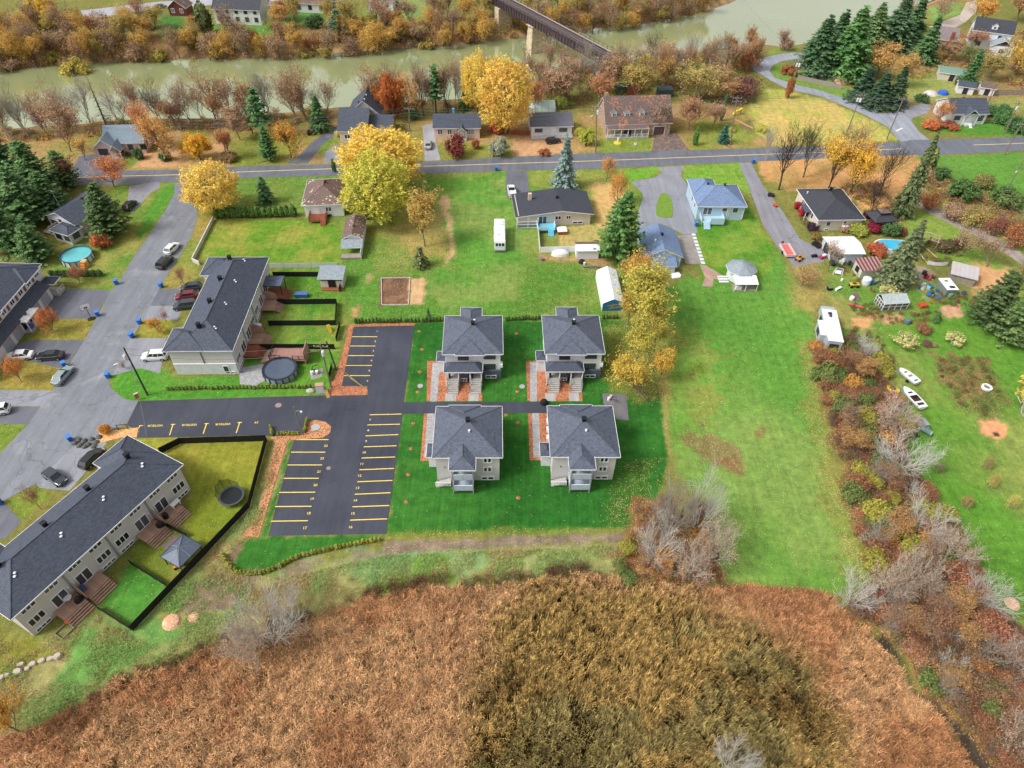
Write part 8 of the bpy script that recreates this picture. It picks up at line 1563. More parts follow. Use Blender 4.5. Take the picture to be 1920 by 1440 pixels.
# --- along the river, this side, from the photo's west end
RB=[('few',22,262,168,60,BROWN,'grey','bare grey tree on the river bank at the photo edge above the conifers'),('bare',55,258,160,60,BROWN,'grey','tall bare grey tree on the bank above the conifer stand'),('few',92,258,196,56,MAR,'red','low reddish half-bare tree on the bank above the conifers'),('half',133,284,168,84,BROWN,'red','broad brown twiggy tree beside the tile-roofed bungalow'),('deadspruce',200,236,140,46,BROWN,'dark','dark dead spruce spire behind the tile-roofed bungalow'),('bare',232,232,180,44,BROWN,'dark','bare tree right behind the tile-roofed bungalow roof'),('few',160,300,250,46,GOLD,'red','small golden shrub tree at the tile-roofed bungalow drive'),('half',282,286,178,62,((222,150,92),(202,128,82)),'red','salmon-orange tree at the side of the tile-roofed bungalow'),('thin_maple',312,298,200,78,((238,178,96),(222,160,84)),'brown','tall peach-gold tree in front of the tile-roofed bungalow'),('maple',377,300,244,66,((252,184,36),(240,164,40)),'dark','small bright yellow-orange tree standing alone on fallen leaves'),('bare',300,240,136,56,BROWN,'dark','dark bare tree leaning over the water behind the salmon-orange tree'),('bare',340,246,160,74,BROWN,'red','twiggy reddish bare tree between the salmon tree and the forked tree'),('few',410,232,114,100,TAN,'brown','large forked bare tree with pale tips against the river'),('half',430,296,232,40,RUST,'red','thin rusty tree under the power lines by the yellow-orange tree'),('few',474,250,134,70,BROWN,'dark','bare dark tree just before the first riverside pine'),('half',450,262,190,60,BROWN,'red','low brown twiggy tree between the forked tree and the pine'),('thinpine',496,262,160,52,PINE,'dark','first riverside pine beside the bare dark tree'),('pine',506,300,234,44,PINE,'dark','short pine on the lawn beside the golden maple'),('few',556,224,118,70,BROWN,'brown','tall brown bare tree, the inner one of the pair before the dark spruce'),('few',576,228,104,86,TAN,'brown','tallest pale bare tree standing next to the dark spruce'),('spruce',601,244,176,56,SPR,'dark','dark spruce beside the house with two dark roofs'),('thin_maple',547,296,216,64,((250,176,60),(236,160,70)),'dark','golden maple beside the curving driveway'),('half',520,250,196,46,BROWN,'red','small brown tree between the pine and the bare pair'),('few',694,214,104,74,TAN,'brown','spreading pale bare tree behind the dark-roofed house'),('bare',730,206,98,50,BROWN,'brown','tall bare stems behind the orange maple'),('maple',734,224,124,56,((206,118,48),(178,84,42)),'dark','rusty orange maple by the river beyond the dark-roofed house'),('thin_maple',712,216,150,40,((240,176,62),(226,150,56)),'dark','golden lower tree on the house side of the rusty maple'),('thin_maple',768,220,128,58,((238,178,92),(226,160,90)),'brown','pale gold maple beside the rusty one'),('bare',795,218,108,52,BROWN,'dark','slender bare tree between the pale gold maple and the thin pine'),('thinpine',818,214,116,38,PINE,'dark','thin green pine on the bank behind the pink bungalow'),('bare',841,212,108,52,BROWN,'dark','bare tree right behind the pink bungalow roof'),('youngspruce',871,206,160,26,SPR,'dark','small spruce at the water edge behind the pink bungalow'),('bare',860,205,135,34,BROWN,'grey','thin bare sapling near the small riverside spruce'),('ballmaple',896,212,80,74,((252,204,78),(244,184,64)),'dark','tall golden maple on a bare trunk beside the pink bungalow'),('ballmaple',948,252,84,116,((250,202,84),(236,174,66)),'brown','enormous golden maple between the pink and white bungalows'),('few',878,200,100,40,BROWN,'dark','bare tree peeping out above the small spruce'),('half',1004,214,142,56,((204,136,88),(184,118,78)),'red','coppery tree behind the white bungalow'),('half',1046,196,100,92,BROWN,'brown','big brown tree at the foot of the railway bridge'),('half',1122,206,134,78,((196,136,84),(172,116,74)),'brown','copper-brown tree beside the stone house chimney'),('half',1140,176,88,78,BROWN,'brown','brown tree at the bridge end nearest the stone house'),('half',1190,192,92,84,OLIVE,'brown','olive-brown tree above the stone house roof'),('bush',1050,202,176,34,((142,160,58),(168,176,70)),'dark','bright green bush behind the white bungalow'),('bare',1220,112,52,48,BROWN,'dark','dark bare tree at the water beyond the stone house'),('half',1256,140,70,64,BROWN,'brown','brown riverside tree next to the dark bare one'),('half',1250,172,94,58,((196,154,84),(172,130,70)),'brown','golden-brown tree above the end dormer'),('half',1312,196,116,116,((186,170,86),(166,142,74)),'brown','large domed yellow-olive tree beyond the stone house garage'),('half',1352,190,132,84,TAN,'brown','tan tree between the domed olive tree and the dark red thicket'),('twigbush',1394,184,134,84,((132,80,70),(112,68,62)),'red','dark red thicket beside the curve of the side road'),('half',1292,244,172,74,((190,140,92),(168,116,78)),'red','tan half-bare tree over the leafy driveway'),('few',1236,250,178,66,BROWN,'brown','bare spreading tree in front of the stone house garage'),('half',1336,238,184,56,BROWN,'red','brown thin tree behind the green column cedar'),('few',1322,126,70,40,BROWN,'dark','dark twiggy tree on the bank beyond the domed olive tree'),('half',1362,122,52,34,((190,138,60),(150,100,60)),'dark','vine-hung ochre tree on the river bank, tallest one before the bend'),('half',1402,112,40,30,((196,140,60),(150,100,60)),'dark','vine-hung ochre tree at the water nearest the road bend'),('twigbush',1340,150,112,66,BROWN,'red','brown thicket below the vine-hung trees'),('twigbush',1400,130,82,60,RUST,'red','rusty thicket on the bank by the road curve'),('twigbush',1284,126,96,54,BROWN,'brown','brown scrub at the water above the golden-brown tree'),('few',1462,92,46,34,BROWN,'brown','thin bare tree at the water beside the road bend'),('twigbush',1472,94,66,36,((186,136,112),(160,118,96)),'red','pinkish brush at the water beside the road bend')]
for k_,bx,by,ty,w,c,bk,lb in RB:T(k_,bx,by,ty,w,*c,lb,bk,.97)
for bx,by,ty,w,c,lb in[(665,246,224,40,MAR,'maroon shrub against the house with two dark roofs'),(636,256,240,18,YGRN,'yellow-green shrub at the head of the curving driveway'),(430,300,282,40,((150,122,66),(128,100,60)),'brown-green bush near the main road by the rusty tree'),(855,292,240,46,((152,68,58),(130,62,56)),'dark red small tree in front of the pink bungalow'),(892,278,256,18,RUST,'little rust shrub in front of the pink bungalow'),(934,246,222,50,((188,82,48),(206,104,58)),'fiery rust bush between the pink and white bungalows'),(937,292,244,40,((146,156,128),(170,172,142)),'grey-green bush on the lawn between the pink and white bungalows'),(1100,270,232,36,((190,194,60),(160,172,56)),'lime green bush beside the utility pole'),(1086,256,232,22,YGRN,'smaller lime bush behind the one by the pole'),(1020,290,276,26,RUST,'rusty ground shrub below the white bungalow car'),(240,292,284,14,DKG,'small round green shrub at the tile-roofed bungalow front'),(262,298,270,22,SPR,'dark green shrub at the tile-roofed bungalow corner'),(312,300,280,28,SPR,'dark green spreading shrub below the peach-gold tree'),(1372,246,236,16,YGRN,'tiny yellowish shrub by the play frame'),(1428,246,230,26,YGRN,'yellow-green shrub beside the allotment patch'),(778,224,196,26,PINE,'green shrub on the bank below the pale gold maple')]:
 T('bush',bx,by,ty,w,*c,lb,k=.82)
T('cedar',627,322,294,11,*DKG,'single narrow cedar at the driveway mouth by the huge maple');T('cedar',1302,272,232,13,(70,120,50),(100,144,66),'bright green column cedar in front of the tan tree');T('cedar',1352,226,168,11,*DKG,'tall thin dark cedar beyond the column cedar')
T('youngspruce',1355,268,230,30,(40,84,74),(64,108,92),'neat blue-green spruce on the lawn beside the main road')
# --- right-hand gardens
for a in[('bare',1460,356,214,86,BROWN,'dark','dark bare vase-shaped tree at the mouth of the long driveway'),('bare',1506,332,212,60,BROWN,'dark','dark bare tree second from the long driveway'),('bare',1436,300,226,40,BROWN,'grey','slim bare tree beside the main road by the blue bin'),('half',1552,356,232,74,((246,190,56),(236,176,70)),'dark','yellow tree above the beige bungalow, the thinner of two'),('half',1592,364,240,78,((248,184,44),(240,170,50)),'dark','bright yellow tree right behind the black hip roof'),('bare',1604,296,218,60,BROWN,'brown','bare tree by the main road behind the yellow pair'),('bare',1570,300,216,44,BROWN,'brown','slender bare tree at the main road between the yellow trees'),('bare',1648,366,256,62,BROWN,'dark','bare tree standing between the yellow pair and the tall leaning spruce'),('bare',1630,410,320,60,BROWN,'dark','low branching bare tree above the dark gazebo')]:
 T(a[0],*a[1:5],*a[5],a[7],a[6],.95)
T('spruce',1688,404,246,58,(84,104,60),(112,124,72),'tall narrow olive spruce beside the gravel path','brown',1.0)
T('cedar',1736,322,270,30,(96,116,56),(126,132,60),'broad olive cedar at the corner of the main road and the meadow');T('twigbush',1722,340,300,44,*BROWN,'brown scrub between the leaning spruce and the broad cedar','red',.9)
for bx,by,ty,w,c,lb in[(1496,392,376,22,((196,40,52),(170,36,46)),'scarlet bush by the beige bungalow wall'),(1502,404,388,20,((202,50,54),(180,44,48)),'scarlet bush nearer the canopy of the beige bungalow'),(1521,432,414,28,((66,44,60),(86,54,66)),'dark purple bush at the corner of the beige bungalow'),(1606,438,416,42,((176,178,60),(150,160,60)),'yellow-green bush along the beige bungalow wall'),(1582,434,418,22,BROWN,'brownish bush by the white gas tanks'),(1635,434,410,32,((166,36,62),(130,30,54)),'crimson bush beside the dark gazebo'),(1668,440,412,42,DKG,'green bush between the gazebo and the swimming pool'),(1640,480,448,42,((206,112,58),(186,90,62)),'orange-red bush beside the white-roofed shed'),(1624,408,394,18,((110,36,44),(130,44,50)),'small dark red bush behind the dark gazebo'),(1528,448,434,22,((190,120,60),(120,130,60)),'mottled low bush at the drive end by the shed'),(1730,622,606,34,((170,104,72),(140,110,64)),'reddish round bush on the lawn past the greenhouse'),(1736,648,636,19,((150,100,86),(128,92,78)),'small brownish round bush beneath the reddish one'),(1752,650,642,12,BROWN,'tiny brown bush beside the small brownish one'),(1690,440,424,22,((180,90,80),(150,70,70)),'dull red bush above the swimming pool'),(1770,470,446,40,((120,92,66),(100,104,60)),'brown mixed bush beyond the pergola'),(1790,464,446,30,((128,70,62),(110,80,60)),'dark reddish shrub behind the tin shed'),(1800,372,330,64,((70,110,54),(100,130,64)),'big dark green bush by the meadow'),(1762,336,308,34,DKG,'green bush at the meadow edge near the broad cedar'),(1880,386,346,62,((80,118,62),(120,130,70)),'green leafy bush by the leaning utility pole'),(1840,350,322,44,((120,130,66),(150,130,70)),'yellow-tinged bush between the two green ones by the meadow')]:
 T('bush',bx,by,ty,w,*c,lb,k=.85)
for bx,by,ty,w,lb in[(1692,650,622,50,'pale cream grassy clump on the lawn, the larger of two'),(1787,645,622,42,'pale cream grassy clump farther along the lawn toward the pines'),(1664,556,534,42,'feathery pale green clump behind the greenhouse')]:T('grassbush',bx,by,ty,w,(214,202,128),(186,182,104),lb,'pale',.9)
T('grassbush',1922,778,700,90,(206,176,62),(170,150,54),'big arching yellow grass clump at the frame edge','pale',.9)
T('weeping',1672,530,430,92,(88,108,66),(120,128,84),'drooping olive spruce between the pool and the fire pit','brown',1.0)
T('weeping',1706,470,404,50,(96,112,66),(122,128,80),'drooping spruce behind the figure-eight pool','brown',.9)
T('youngspruce',1752,604,582,18,*DKG,'little green spruce on the lawn past the greenhouse')
T('pine',1846,606,508,96,(60,86,48),(92,112,58),'dark spreading pine beyond the scrap pile, the farther of two',k=1.0);T('pine',1886,640,552,88,(80,112,56),(112,138,72),'lighter green pine in front of the dark spreading one',k=1.0)
T('few',1502,536,494,70,(196,156,92),(176,136,80),'wispy tan sapling on leaf litter beside the ATV','red');T('few',1552,508,442,44,*BROWN,'thin bare tree in front of the white-roofed shed','brown')
for i,(bx,by,ty,w) in enumerate([(1740,392,356,50),(1780,410,372,56),(1820,424,384,60),(1862,440,398,60),(1900,462,412,66),(1716,372,346,40),(1930,440,396,60)]):T('twigbush',bx,by,ty,w,*[RUST,BROWN,OLIVE,MAR][i%4],f'{["rusty", "brown", "olive", "maroon"][i % 4]} scrub bush along the gravel path, {["third", "fourth", "fifth", "sixth", "seventh", "first", "eighth"][i]} from the leaning spruce','red',.9,group='scrub along the gravel path')
for i,(bx,by,ty,w) in enumerate([(1800,480,420,70),(1850,500,440,80),(1900,540,470,70)]):T('few',bx,by,ty,w,*BROWN,f'wispy half-bare tree below the gravel path, {ordn(i + 1)} from the pergola','brown',.95,group='wispy trees below the path')
# --- top right
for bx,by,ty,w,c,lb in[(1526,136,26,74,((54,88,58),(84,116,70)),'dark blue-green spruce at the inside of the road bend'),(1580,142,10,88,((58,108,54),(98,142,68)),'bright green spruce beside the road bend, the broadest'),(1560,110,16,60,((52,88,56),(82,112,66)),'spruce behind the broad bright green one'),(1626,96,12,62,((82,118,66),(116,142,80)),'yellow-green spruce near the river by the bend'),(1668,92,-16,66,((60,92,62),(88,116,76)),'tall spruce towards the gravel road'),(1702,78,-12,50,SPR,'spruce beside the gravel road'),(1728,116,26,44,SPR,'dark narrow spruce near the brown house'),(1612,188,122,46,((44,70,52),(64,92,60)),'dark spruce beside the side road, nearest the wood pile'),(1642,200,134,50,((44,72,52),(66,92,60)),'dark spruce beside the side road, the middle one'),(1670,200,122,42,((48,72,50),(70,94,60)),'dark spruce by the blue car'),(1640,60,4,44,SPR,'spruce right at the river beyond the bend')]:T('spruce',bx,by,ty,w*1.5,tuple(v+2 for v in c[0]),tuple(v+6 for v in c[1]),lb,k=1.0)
for k_,bx,by,ty,w,c,lb in[('half',1640,146,70,84,((214,172,84),(196,146,84)),'golden tan tree between the two groups of spruces'),('half',1692,164,90,56,((222,184,80),(190,140,90)),'golden tree beside the garden lawn'),('thin_maple',1755,236,182,42,((222,150,52),(206,126,50)),'round orange tree beside the white bungalow at the junction'),('half',1832,50,-20,60,((232,172,70),(210,150,70)),'orange tree on the gravel road by the white gabled farmhouse'),('half',1900,140,66,86,((228,184,66),(190,156,70)),'yellow tree at the frame edge below the farmhouse'),('half',1850,150,84,60,((160,150,80),(180,150,80)),'olive tree below the farmhouse'),('half',1772,110,70,60,BROWN,'brownish tree in front of the brown house'),('half',1812,126,80,60,((140,140,76),(110,130,70)),'green-brown tree beside the green-roofed shed'),('pine',1812,160,92,40,PINE,'green pine beyond the white bungalow at the junction'),('few',1700,60,-10,60,BROWN,'bare tree near the gravel road'),('half',1820,90,50,50,((190,140,110),(170,120,90)),'pinkish bush-like tree beside the brown house'),('half',1905,40,-30,70,TAN,'tan tree at the frame corner'),('few',1760,44,-14,50,BROWN,'bare tree behind the brown house')]:T(k_,bx,by,ty,w,*c,lb,'brown',.97)
for i,(bx,by,ty,w) in enumerate([(1858,218,192,30),(1876,232,200,34),(1896,246,212,36),(1914,250,220,32),(1880,214,190,30)]):T('bush',bx,by,ty,w,(70,120,58),(96,138,70),f'green hedge bush beside the white bungalow at the junction, {ordn(i + 1)} from its wall',k=.85,group='green hedge at the junction')
for bx,by,ty,w,c,lb in[(1745,240,222,40,((200,96,56),(220,130,70)),'low rust shrubs under the round orange tree'),(1780,240,226,36,((196,110,66),(176,90,60)),'low coppery shrub in front of the white bungalow at the junction'),(1726,190,172,30,DKG,'round green bush in the garden lawn'),(1806,160,140,40,DKG,'green bush beside the green-roofed shed'),(1684,196,178,22,DKG,'narrow green bush beside the dark spruces'),(1478,138,118,36,RUST,'rusty bush inside the road bend'),(1500,142,124,20,GOLD,'golden bush inside the road bend'),(1476,184,130,16,RUST,'thin rusty sapling tree beside the road bend pole')]:T('bush',bx,by,ty,w,*c,lb,k=.85)
NR=random.Random(77);nn={}
for x0,x1,f,n_ in((-20,640,lambda x:np.interp(x,[0,150,260,400,520,640],[250,240,230,230,222,208]),24),(690,1100,lambda x:np.interp(x,[690,860,960,1040,1100],[204,194,176,154,136]),16),(1000,1420,lambda x:np.interp(x,[1000,1120,1250,1400],[186,168,146,124]),22)):
 for i in range(n_):
  x=x0+(x1-x0)*(i+NR.random())/n_;y=float(f(x))+NR.uniform(0,12);q=NR.choice([0,0,0,1,1,1,2,4,5,5]) if x>330 else NR.choice([1,1,0,5]);k_,c,ad,bk=[('few',BROWN,'bare brown','brown'),('bare',BROWN,'bare grey','grey'),('half',TAN,'tan','brown'),('half',((204,160,84),(184,140,72)),'ochre','brown'),('half',BROWN,'reddish brown','red'),('few',TAN,'bare pale','grey')][q]
  nn[ad]=nn.get(ad,0)+1;g=W(x,y);plant(k_,(g.x,g.y),NR.uniform(11,17)*(.75 if k_=='half' else 1),NR.uniform(6,9),*c,f'{ad} tree in the riverside band, {ordn(nn[ad])} such towards the bridge and road bend',bk,'riverside band of trees')
  # --- far bank of the river: a thicket, counted away from the railway bridge
FB=random.Random(5);kinds=[('few',BROWN),('half',OLIVE),('twigbush',BROWN),('half',((214,170,70),(190,140,64))),('few',BROWN),('few',((196,140,96),(176,122,84))),('bush',((188,172,66),(160,146,60))),('twigbush',RUST),('thin_maple',((232,182,70),(206,160,70))),('twigbush',BROWN),('bush',OLIVE)]
adj={0:'thin brown tree',1:'olive tree',2:'tan thicket',3:'golden tree',4:'nearly bare tree',5:'thin russet tree',6:'yellowish bush',7:'rusty thicket',8:'yellow tree',9:'brown thicket',10:'olive bush'}
cnt={}
def shore(x):
 pts=[(-160,143),(0,131),(107,122),(240,116),(360,110),(480,109),(580,102),(705,94),(855,84),(960,73),(1020,63),(1090,59),(1175,46),(1235,40),(1285,30),(1335,17),(1372,5),(1420,-20)]
 return float(np.interp(x,[p[0] for p in pts],[p[1] for p in pts]))
def farplant(x,y,side):
 q=FB.choice([0,0,1,1,2,3,3,4,4,5,6,7,8,8,10] if y>40 else[0,1,3,4,4,5,8,0]);k_,c=kinds[q]
 tall=FB.uniform(.7,1.15);H={'half':11,'few':13,'thin_maple':11,'bush':4.6,'twigbush':5.2}[k_]*tall;Wd={'half':9,'few':9.5,'thin_maple':8.5,'bush':7,'twigbush':8}[k_]*FB.uniform(.8,1.2)
 g=W(x,y);key=(q,side);cnt[key]=cnt.get(key,0)+1
 plant(k_,(g.x,g.y),H,Wd,*c,f'{adj[q]} on the far bank {side} the railway bridge, {ordn(cnt[key])} one out','brown' if q!=4 else 'dark','far bank thicket '+side+' the bridge')
x=900.0
while x>-90:
 for off in(24,37,56):
  y=shore(x)-off*(1.0 if x<500 else.85)+FB.uniform(-5,5);xx=x+FB.uniform(-11,11)
  if(298<xx<348 and y<82) or(385<xx<480 and y<66) or(548<xx<612 and y<32) or(690<xx<762 and y<30) or y<-6:continue
  if off>30 and 480<xx<620 and FB.random()<.5:continue
  farplant(xx,y,'before')
 x-=FB.uniform(17,25)
x=985.0
while x<1440:
 for off in(20,33,46):
  y=shore(x)-off*.85+FB.uniform(-4,4)
  if y<-8:continue
  farplant(x+FB.uniform(-9,9),y,'beyond')
 x+=FB.uniform(18,26)
for k_,bx,by,ty,w,c,lb in[('maple',98,56,-16,74,((246,196,60),(230,176,60)),'bright yellow tree standing over the far bank at the street'),('bush',132,112,66,62,((196,176,64),(172,156,60)),'big dome-shaped yellow-olive bush at the far waterline'),('cedar',388,62,-4,40,((82,96,54),(110,116,64)),'big olive cedar beside the white house across the river'),('few',436,78,4,62,BROWN,'bare tree before the white house across the river'),('bush',592,52,22,40,DKG,'green bush below the white house with the dormer across the river'),('thinpine',634,66,0,40,((62,104,84),(88,124,92)),'bluish pine across the river beside the dormer house'),('half',516,66,26,44,((176,170,72),(140,150,66)),'yellow-green tree across the river by the blue bin'),('half',536,40,-4,60,((184,112,82),(160,96,72)),'russet tree between the two white houses across the river')]:T(k_,bx,by,ty,w,*c,lb,'dark',.97)
# ------------------------------------------------------------------ cedars in rows, hedgerow, wet ground
def cedar_row(pts,n,h,w,c1,c2,what,group,kind='smallcedar',jit=.05):
 p=[W(*q).to_2d() for q in pts];L=[0]
 for i in range(len(p)-1):L.append(L[-1]+(p[i+1]-p[i]).length)
 for i in range(n):
  t=L[-1]*(i+.5)/n;j=max(k for k in range(len(L)-1) if L[k]<=t);q=p[j].lerp(p[j+1],(t-L[j])/(L[j+1]-L[j]))
  plant(kind,(q.x+RT.gauss(0,jit),q.y+RT.gauss(0,jit)),h*RT.uniform(.85,1.15),w*RT.uniform(.85,1.15),c1,c2,what+f', {ordn(i + 1)} along','brown',group)
YC=((160,156,52),(128,136,46));DC=((70,104,46),(92,116,52))
cedar_row([(664,606),(835,603)],26,1.3,.75,*DC,'small dark cedar behind the upper parking lot counting eastward','cedar row behind the parking lot')
cedar_row([(946,601),(1014,599)],11,1.2,.75,*DC,'small dark cedar between the two stair-fronted houses','cedar row between the new houses')
cedar_row([(1128,598),(1160,597)],5,1.2,.75,*DC,'small dark cedar below the white storage tent','cedar row below the tent')
cedar_row([(418,1040),(424,1056),(446,1074),(472,1079),(500,1074),(560,1046),(640,1026),(714,1013)],44,.95,.78,*YC,'small yellowish cedar in the curved hedge counting from the mulch','curved cedar hedge')
cedar_row([(508,800),(511,819)],5,.95,.7,*YC,'small yellowish cedar at the end of the visitor stalls counting south','cedars by the visitor stalls')
cedar_row([(520,816),(562,815)],8,.95,.7,*YC,'small yellowish cedar along the mulch below the lamp post counting east','cedars along the lamp mulch')
cedar_row([(571,812),(577,788)],6,1.0,.7,*YC,'small yellowish cedar beside the lamp post counting north','cedars beside the lamp')
cedar_row([(312,731),(480,728),(592,727)],40,.9,.8,(104,132,48),(128,146,60),'low hedge cedar along the lane below the stone-ended row house counting east','low hedge by the lane')
cedar_row([(402,409),(478,407),(556,405)],14,3.0,2.2,(74,112,42),(104,138,54),'tall cedar in the long hedge by the white bungalow counting eastward','long cedar hedge','cedar')
SAP=[(786,621),(791,655),(787,697),(783,735),(775,794),(770.5,841),(765.5,889.5),(761.5,940.5),(968.5,625),(970,734),(970.5,792),(972,933),(949,778)]
for i,p in enumerate(SAP):
 g=W(*p);st=thing('sapling',f'bare sapling in a mulch ring, {ordn(i + 1 if i < 8 else i - 7)} down {"the parking side" if i < 8 else "between the new houses"}','sapling',(g.x,g.y,0),RT.random()*6,'new saplings on the sod')
 MB().lathe([(.0,.10),(.24,.07),(.34,.0)],12).build('mulch_ring',MULCH,st);s=MB().tube([(0,0,0),(.03,0,1.9)],[.03,.012],4)
 for q in range(6):a=q*2.4;s.tube([(.01,0,.8+q*.17),(.3*math.cos(a),.3*math.sin(a),1.2+q*.18)],[.012,.006],3)
 s.build('stem',mat('sapling_bark',S(120,92,76)),st)
for p,t in(((788,724),'first house'),((979,725),'second house')):tag(MB().cyl(0,0,0,.08,.5,n=16).build('well_cover',mat('grey_concrete_cover',S(166,164,168)),None,tuple(W(*p))),f'round grey concrete cover in the sod beside the {t}','well cover')
for bx,by,ty,w,few,lb in[(508,1205,1072,196,0,'big pale grey willow clump at the marsh edge below the curved cedar hedge'),(470,1232,1150,120,1,'lower grey willow at the near side of the big pale clump'),(545,1160,1080,110,0,'grey willow at the uphill side of the big pale clump'),(1250,1000,868,112,0,'pale forked willow at the corner of the dark sod'),(1306,990,845,112,0,'large pale willow reaching over the long field'),(1225,1046,955,105,0,'grey twiggy willow in the thicket below the sod corner'),(1290,1078,1010,110,1,'small grey willow at the marsh side of the sod-corner thicket'),(1330,1050,960,110,1,'thin grey willow at the field side of the sod-corner thicket'),(1594,1134,1070,116,0,'silvery willow at the corner of the long field and marsh'),(1660,1120,1040,110,1,'grey willow beside the silvery one in the hedgerow'),(1684,880,800,150,0,'wide pale willow beside the boats and trailer'),(1668,800,740,120,1,'grey willow overhanging the hedgerow near the dark mower'),(1724,1000,930,130,0,'grey willow halfway down the hedgerow'),(1770,1050,980,120,1,'wispy grey willow by the red sumac bushes'),(1832,1130,1075,130,0,'silvery willow leaning over the lawn near the straw mounds'),(1366,1440,1375,110,0,'small pale willow standing in the olive reeds'),(1905,1262,1190,120,0,'pale willow by the creek at the frame edge'),(1900,1400,1320,120,1,'grey willow in the near corner by the creek'),(1615,660,620,60,0,'grey brush heap behind the white camper'),(1700,1100,1010,110,1,'tall grey willow at the bend of the hedgerow')]:
 T('willow_few' if few else 'willow',bx,by,ty,w*.86,*BROWN,lb,'pale' if bx!=1250 else 'grey',.84)
def inside(poly_px,n,seed,avoid=None):
 P=np.array([W(*p)[:2] for p in poly_px]);rs=np.random.RandomState(seed);lo,hi=P.min(0),P.max(0);q=lo+rs.rand(n*4,2)*(hi-lo);q=q[sdist(q[:,0],q[:,1],P)<-.2]
 if avoid is not None:q=q[sdist(q[:,0],q[:,1],avoid)>.15]
 return q[:n]
HB=random.Random(12);hp=np.array([W(*p)[:2] for p in HEDGE_PX]);lo,hi=hp.min(0),hp.max(0);pal=[('twigbush',((150,108,78),(124,90,68)),'brown'),('twigbush',((176,118,76),(156,100,66)),'rusty'),('bush',((178,172,58),(150,140,52)),'yellow-green'),('twigbush',((176,106,76),(190,126,90)),'reddish'),('bush',((92,116,54),(120,132,60)),'green'),('brush',BROWN,'bare grey'),('bush',((196,152,60),(206,130,60)),'ochre'),('twigbush',((128,96,70),(152,120,84)),'dull brown'),('twigbush',((190,140,98),(170,118,80)),'tan')]
hc={};placed=[]
def hb(p,q,where,sc=1.0,grp='hedgerow thicket'):
 k_,c,ad=pal[q];key=(where,ad);hc[key]=hc.get(key,0)+1;s_=HB.uniform(.6,1.15)*sc
 plant(k_,p,2.6*s_,4.2*s_,*c,f'{ad} bush {where}, {ordn(hc[key])} such','pale' if k_=='brush' else 'brown',grp)
cand=[]
while len(cand)<150:
 p=(HB.uniform(lo[0],min(hi[0],75)),HB.uniform(max(lo[1],22),hi[1]))
 if sdist(np.array([p[0]]),np.array([p[1]]),hp)[0]<-.3 and sdist(np.array([p[0]]),np.array([p[1]]),CREEK)[0]>.5 and all((p[0]-q[0])**2+(p[1]-q[1])**2>2.2 for q in cand[-400:]):cand.append(p)
cand.sort(key=lambda p:-p[1])
for p in cand:hb(p,HB.choice([0,1,1,2,2,3,4,4,5,6,7,8]) if p[1]>50 else HB.choice([0,1,1,3,5,7,8,8,0,7,5]),'in the hedgerow counting from the white camper down')
for bx,by,q,sc in[(1545,712,4,1.3),(1560,752,2,1.2),(1578,772,4,1.2),(1612,830,1,1.2),(1640,970,2,1.7),(1660,1012,6,1.2),(1612,1000,1,1.2),(1636,1060,2,1.2),(1850,1190,3,1.5),(1880,1220,3,1.4),(1790,1090,3,1.3),(1540,660,1,1.1)]:hb(tuple(W(bx,by)[:2]),q,'on the hedgerow edge, from the camper down',sc)
for p in inside([(1650,1165),(1790,1150),(1920,1195),(1990,1300),(1960,1480),(1900,1470),(1850,1400),(1806,1345),(1766,1300),(1728,1280),(1700,1225)],44,23):hb(tuple(p),HB.choice([0,1,1,3,7,8,8,6,4]),'in the brush of the near creek corner',.85)
hq=sorted([tuple(p) for p in np.concatenate([inside(HEDGE_PX,22,41,CREEK),inside([(1650,1165),(1790,1150),(1920,1195),(1990,1300),(1960,1480),(1900,1470),(1806,1345),(1728,1280)],12,42)])],key=lambda p:-p[1])
for i,p in enumerate(hq):plant(['few','half','bare','few'][i%4],p,HB.uniform(4.2,6.5),HB.uniform(4.2,6),*[((186,128,82),(160,106,70)),((196,146,84),(168,128,74)),BROWN,((176,120,84),(150,110,74))][i%4],f'thin {["brown", "ochre", "leafless grey", "russet"][i % 4]} tree in the hedgerow, {ordn(i + 1)} thin one down from the camper',['brown','brown','grey','grey'][i%4],'thin trees in the hedgerow')
cp=np.array([W(*p)[:2] for p in[(1195,945),(1330,945),(1350,1085),(1290,1105),(1150,1092),(1175,1000)]]);n_=0;lo,hi=cp.min(0),cp.max(0)
while n_<20:
 p=(HB.uniform(lo[0],hi[0]),HB.uniform(lo[1],hi[1]))
 if sdist(np.array([p[0]]),np.array([p[1]]),cp)[0]<-.2:hb(p,HB.choice([0,1,2,3,4,5,6,7,8]),'in the thicket at the sod corner, counted as met',.8,'sod corner thicket');n_+=1
def tint_mat(name,trans=.25):
 m=bpy.data.materials.new(name);m.use_nodes=True;n=m.node_tree.nodes;n.clear();l=m.node_tree.links;out=n.new('ShaderNodeOutputMaterial');at=n.new('ShaderNodeAttribute');at.attribute_name='tint'
 d=n.new('ShaderNodeBsdfDiffuse');t=n.new('ShaderNodeBsdfTranslucent');l.new(at.outputs['Color'],d.inputs['Color']);l.new(at.outputs['Color'],t.inputs['Color']);mx=n.new('ShaderNodeMixShader');mx.inputs[0].default_value=trans
 l.new(d.outputs[0],mx.inputs[1]);l.new(t.outputs[0],mx.inputs[2]);l.new(mx.outputs[0],out.inputs['Surface']);return m
TINT=tint_mat('dry_growth')
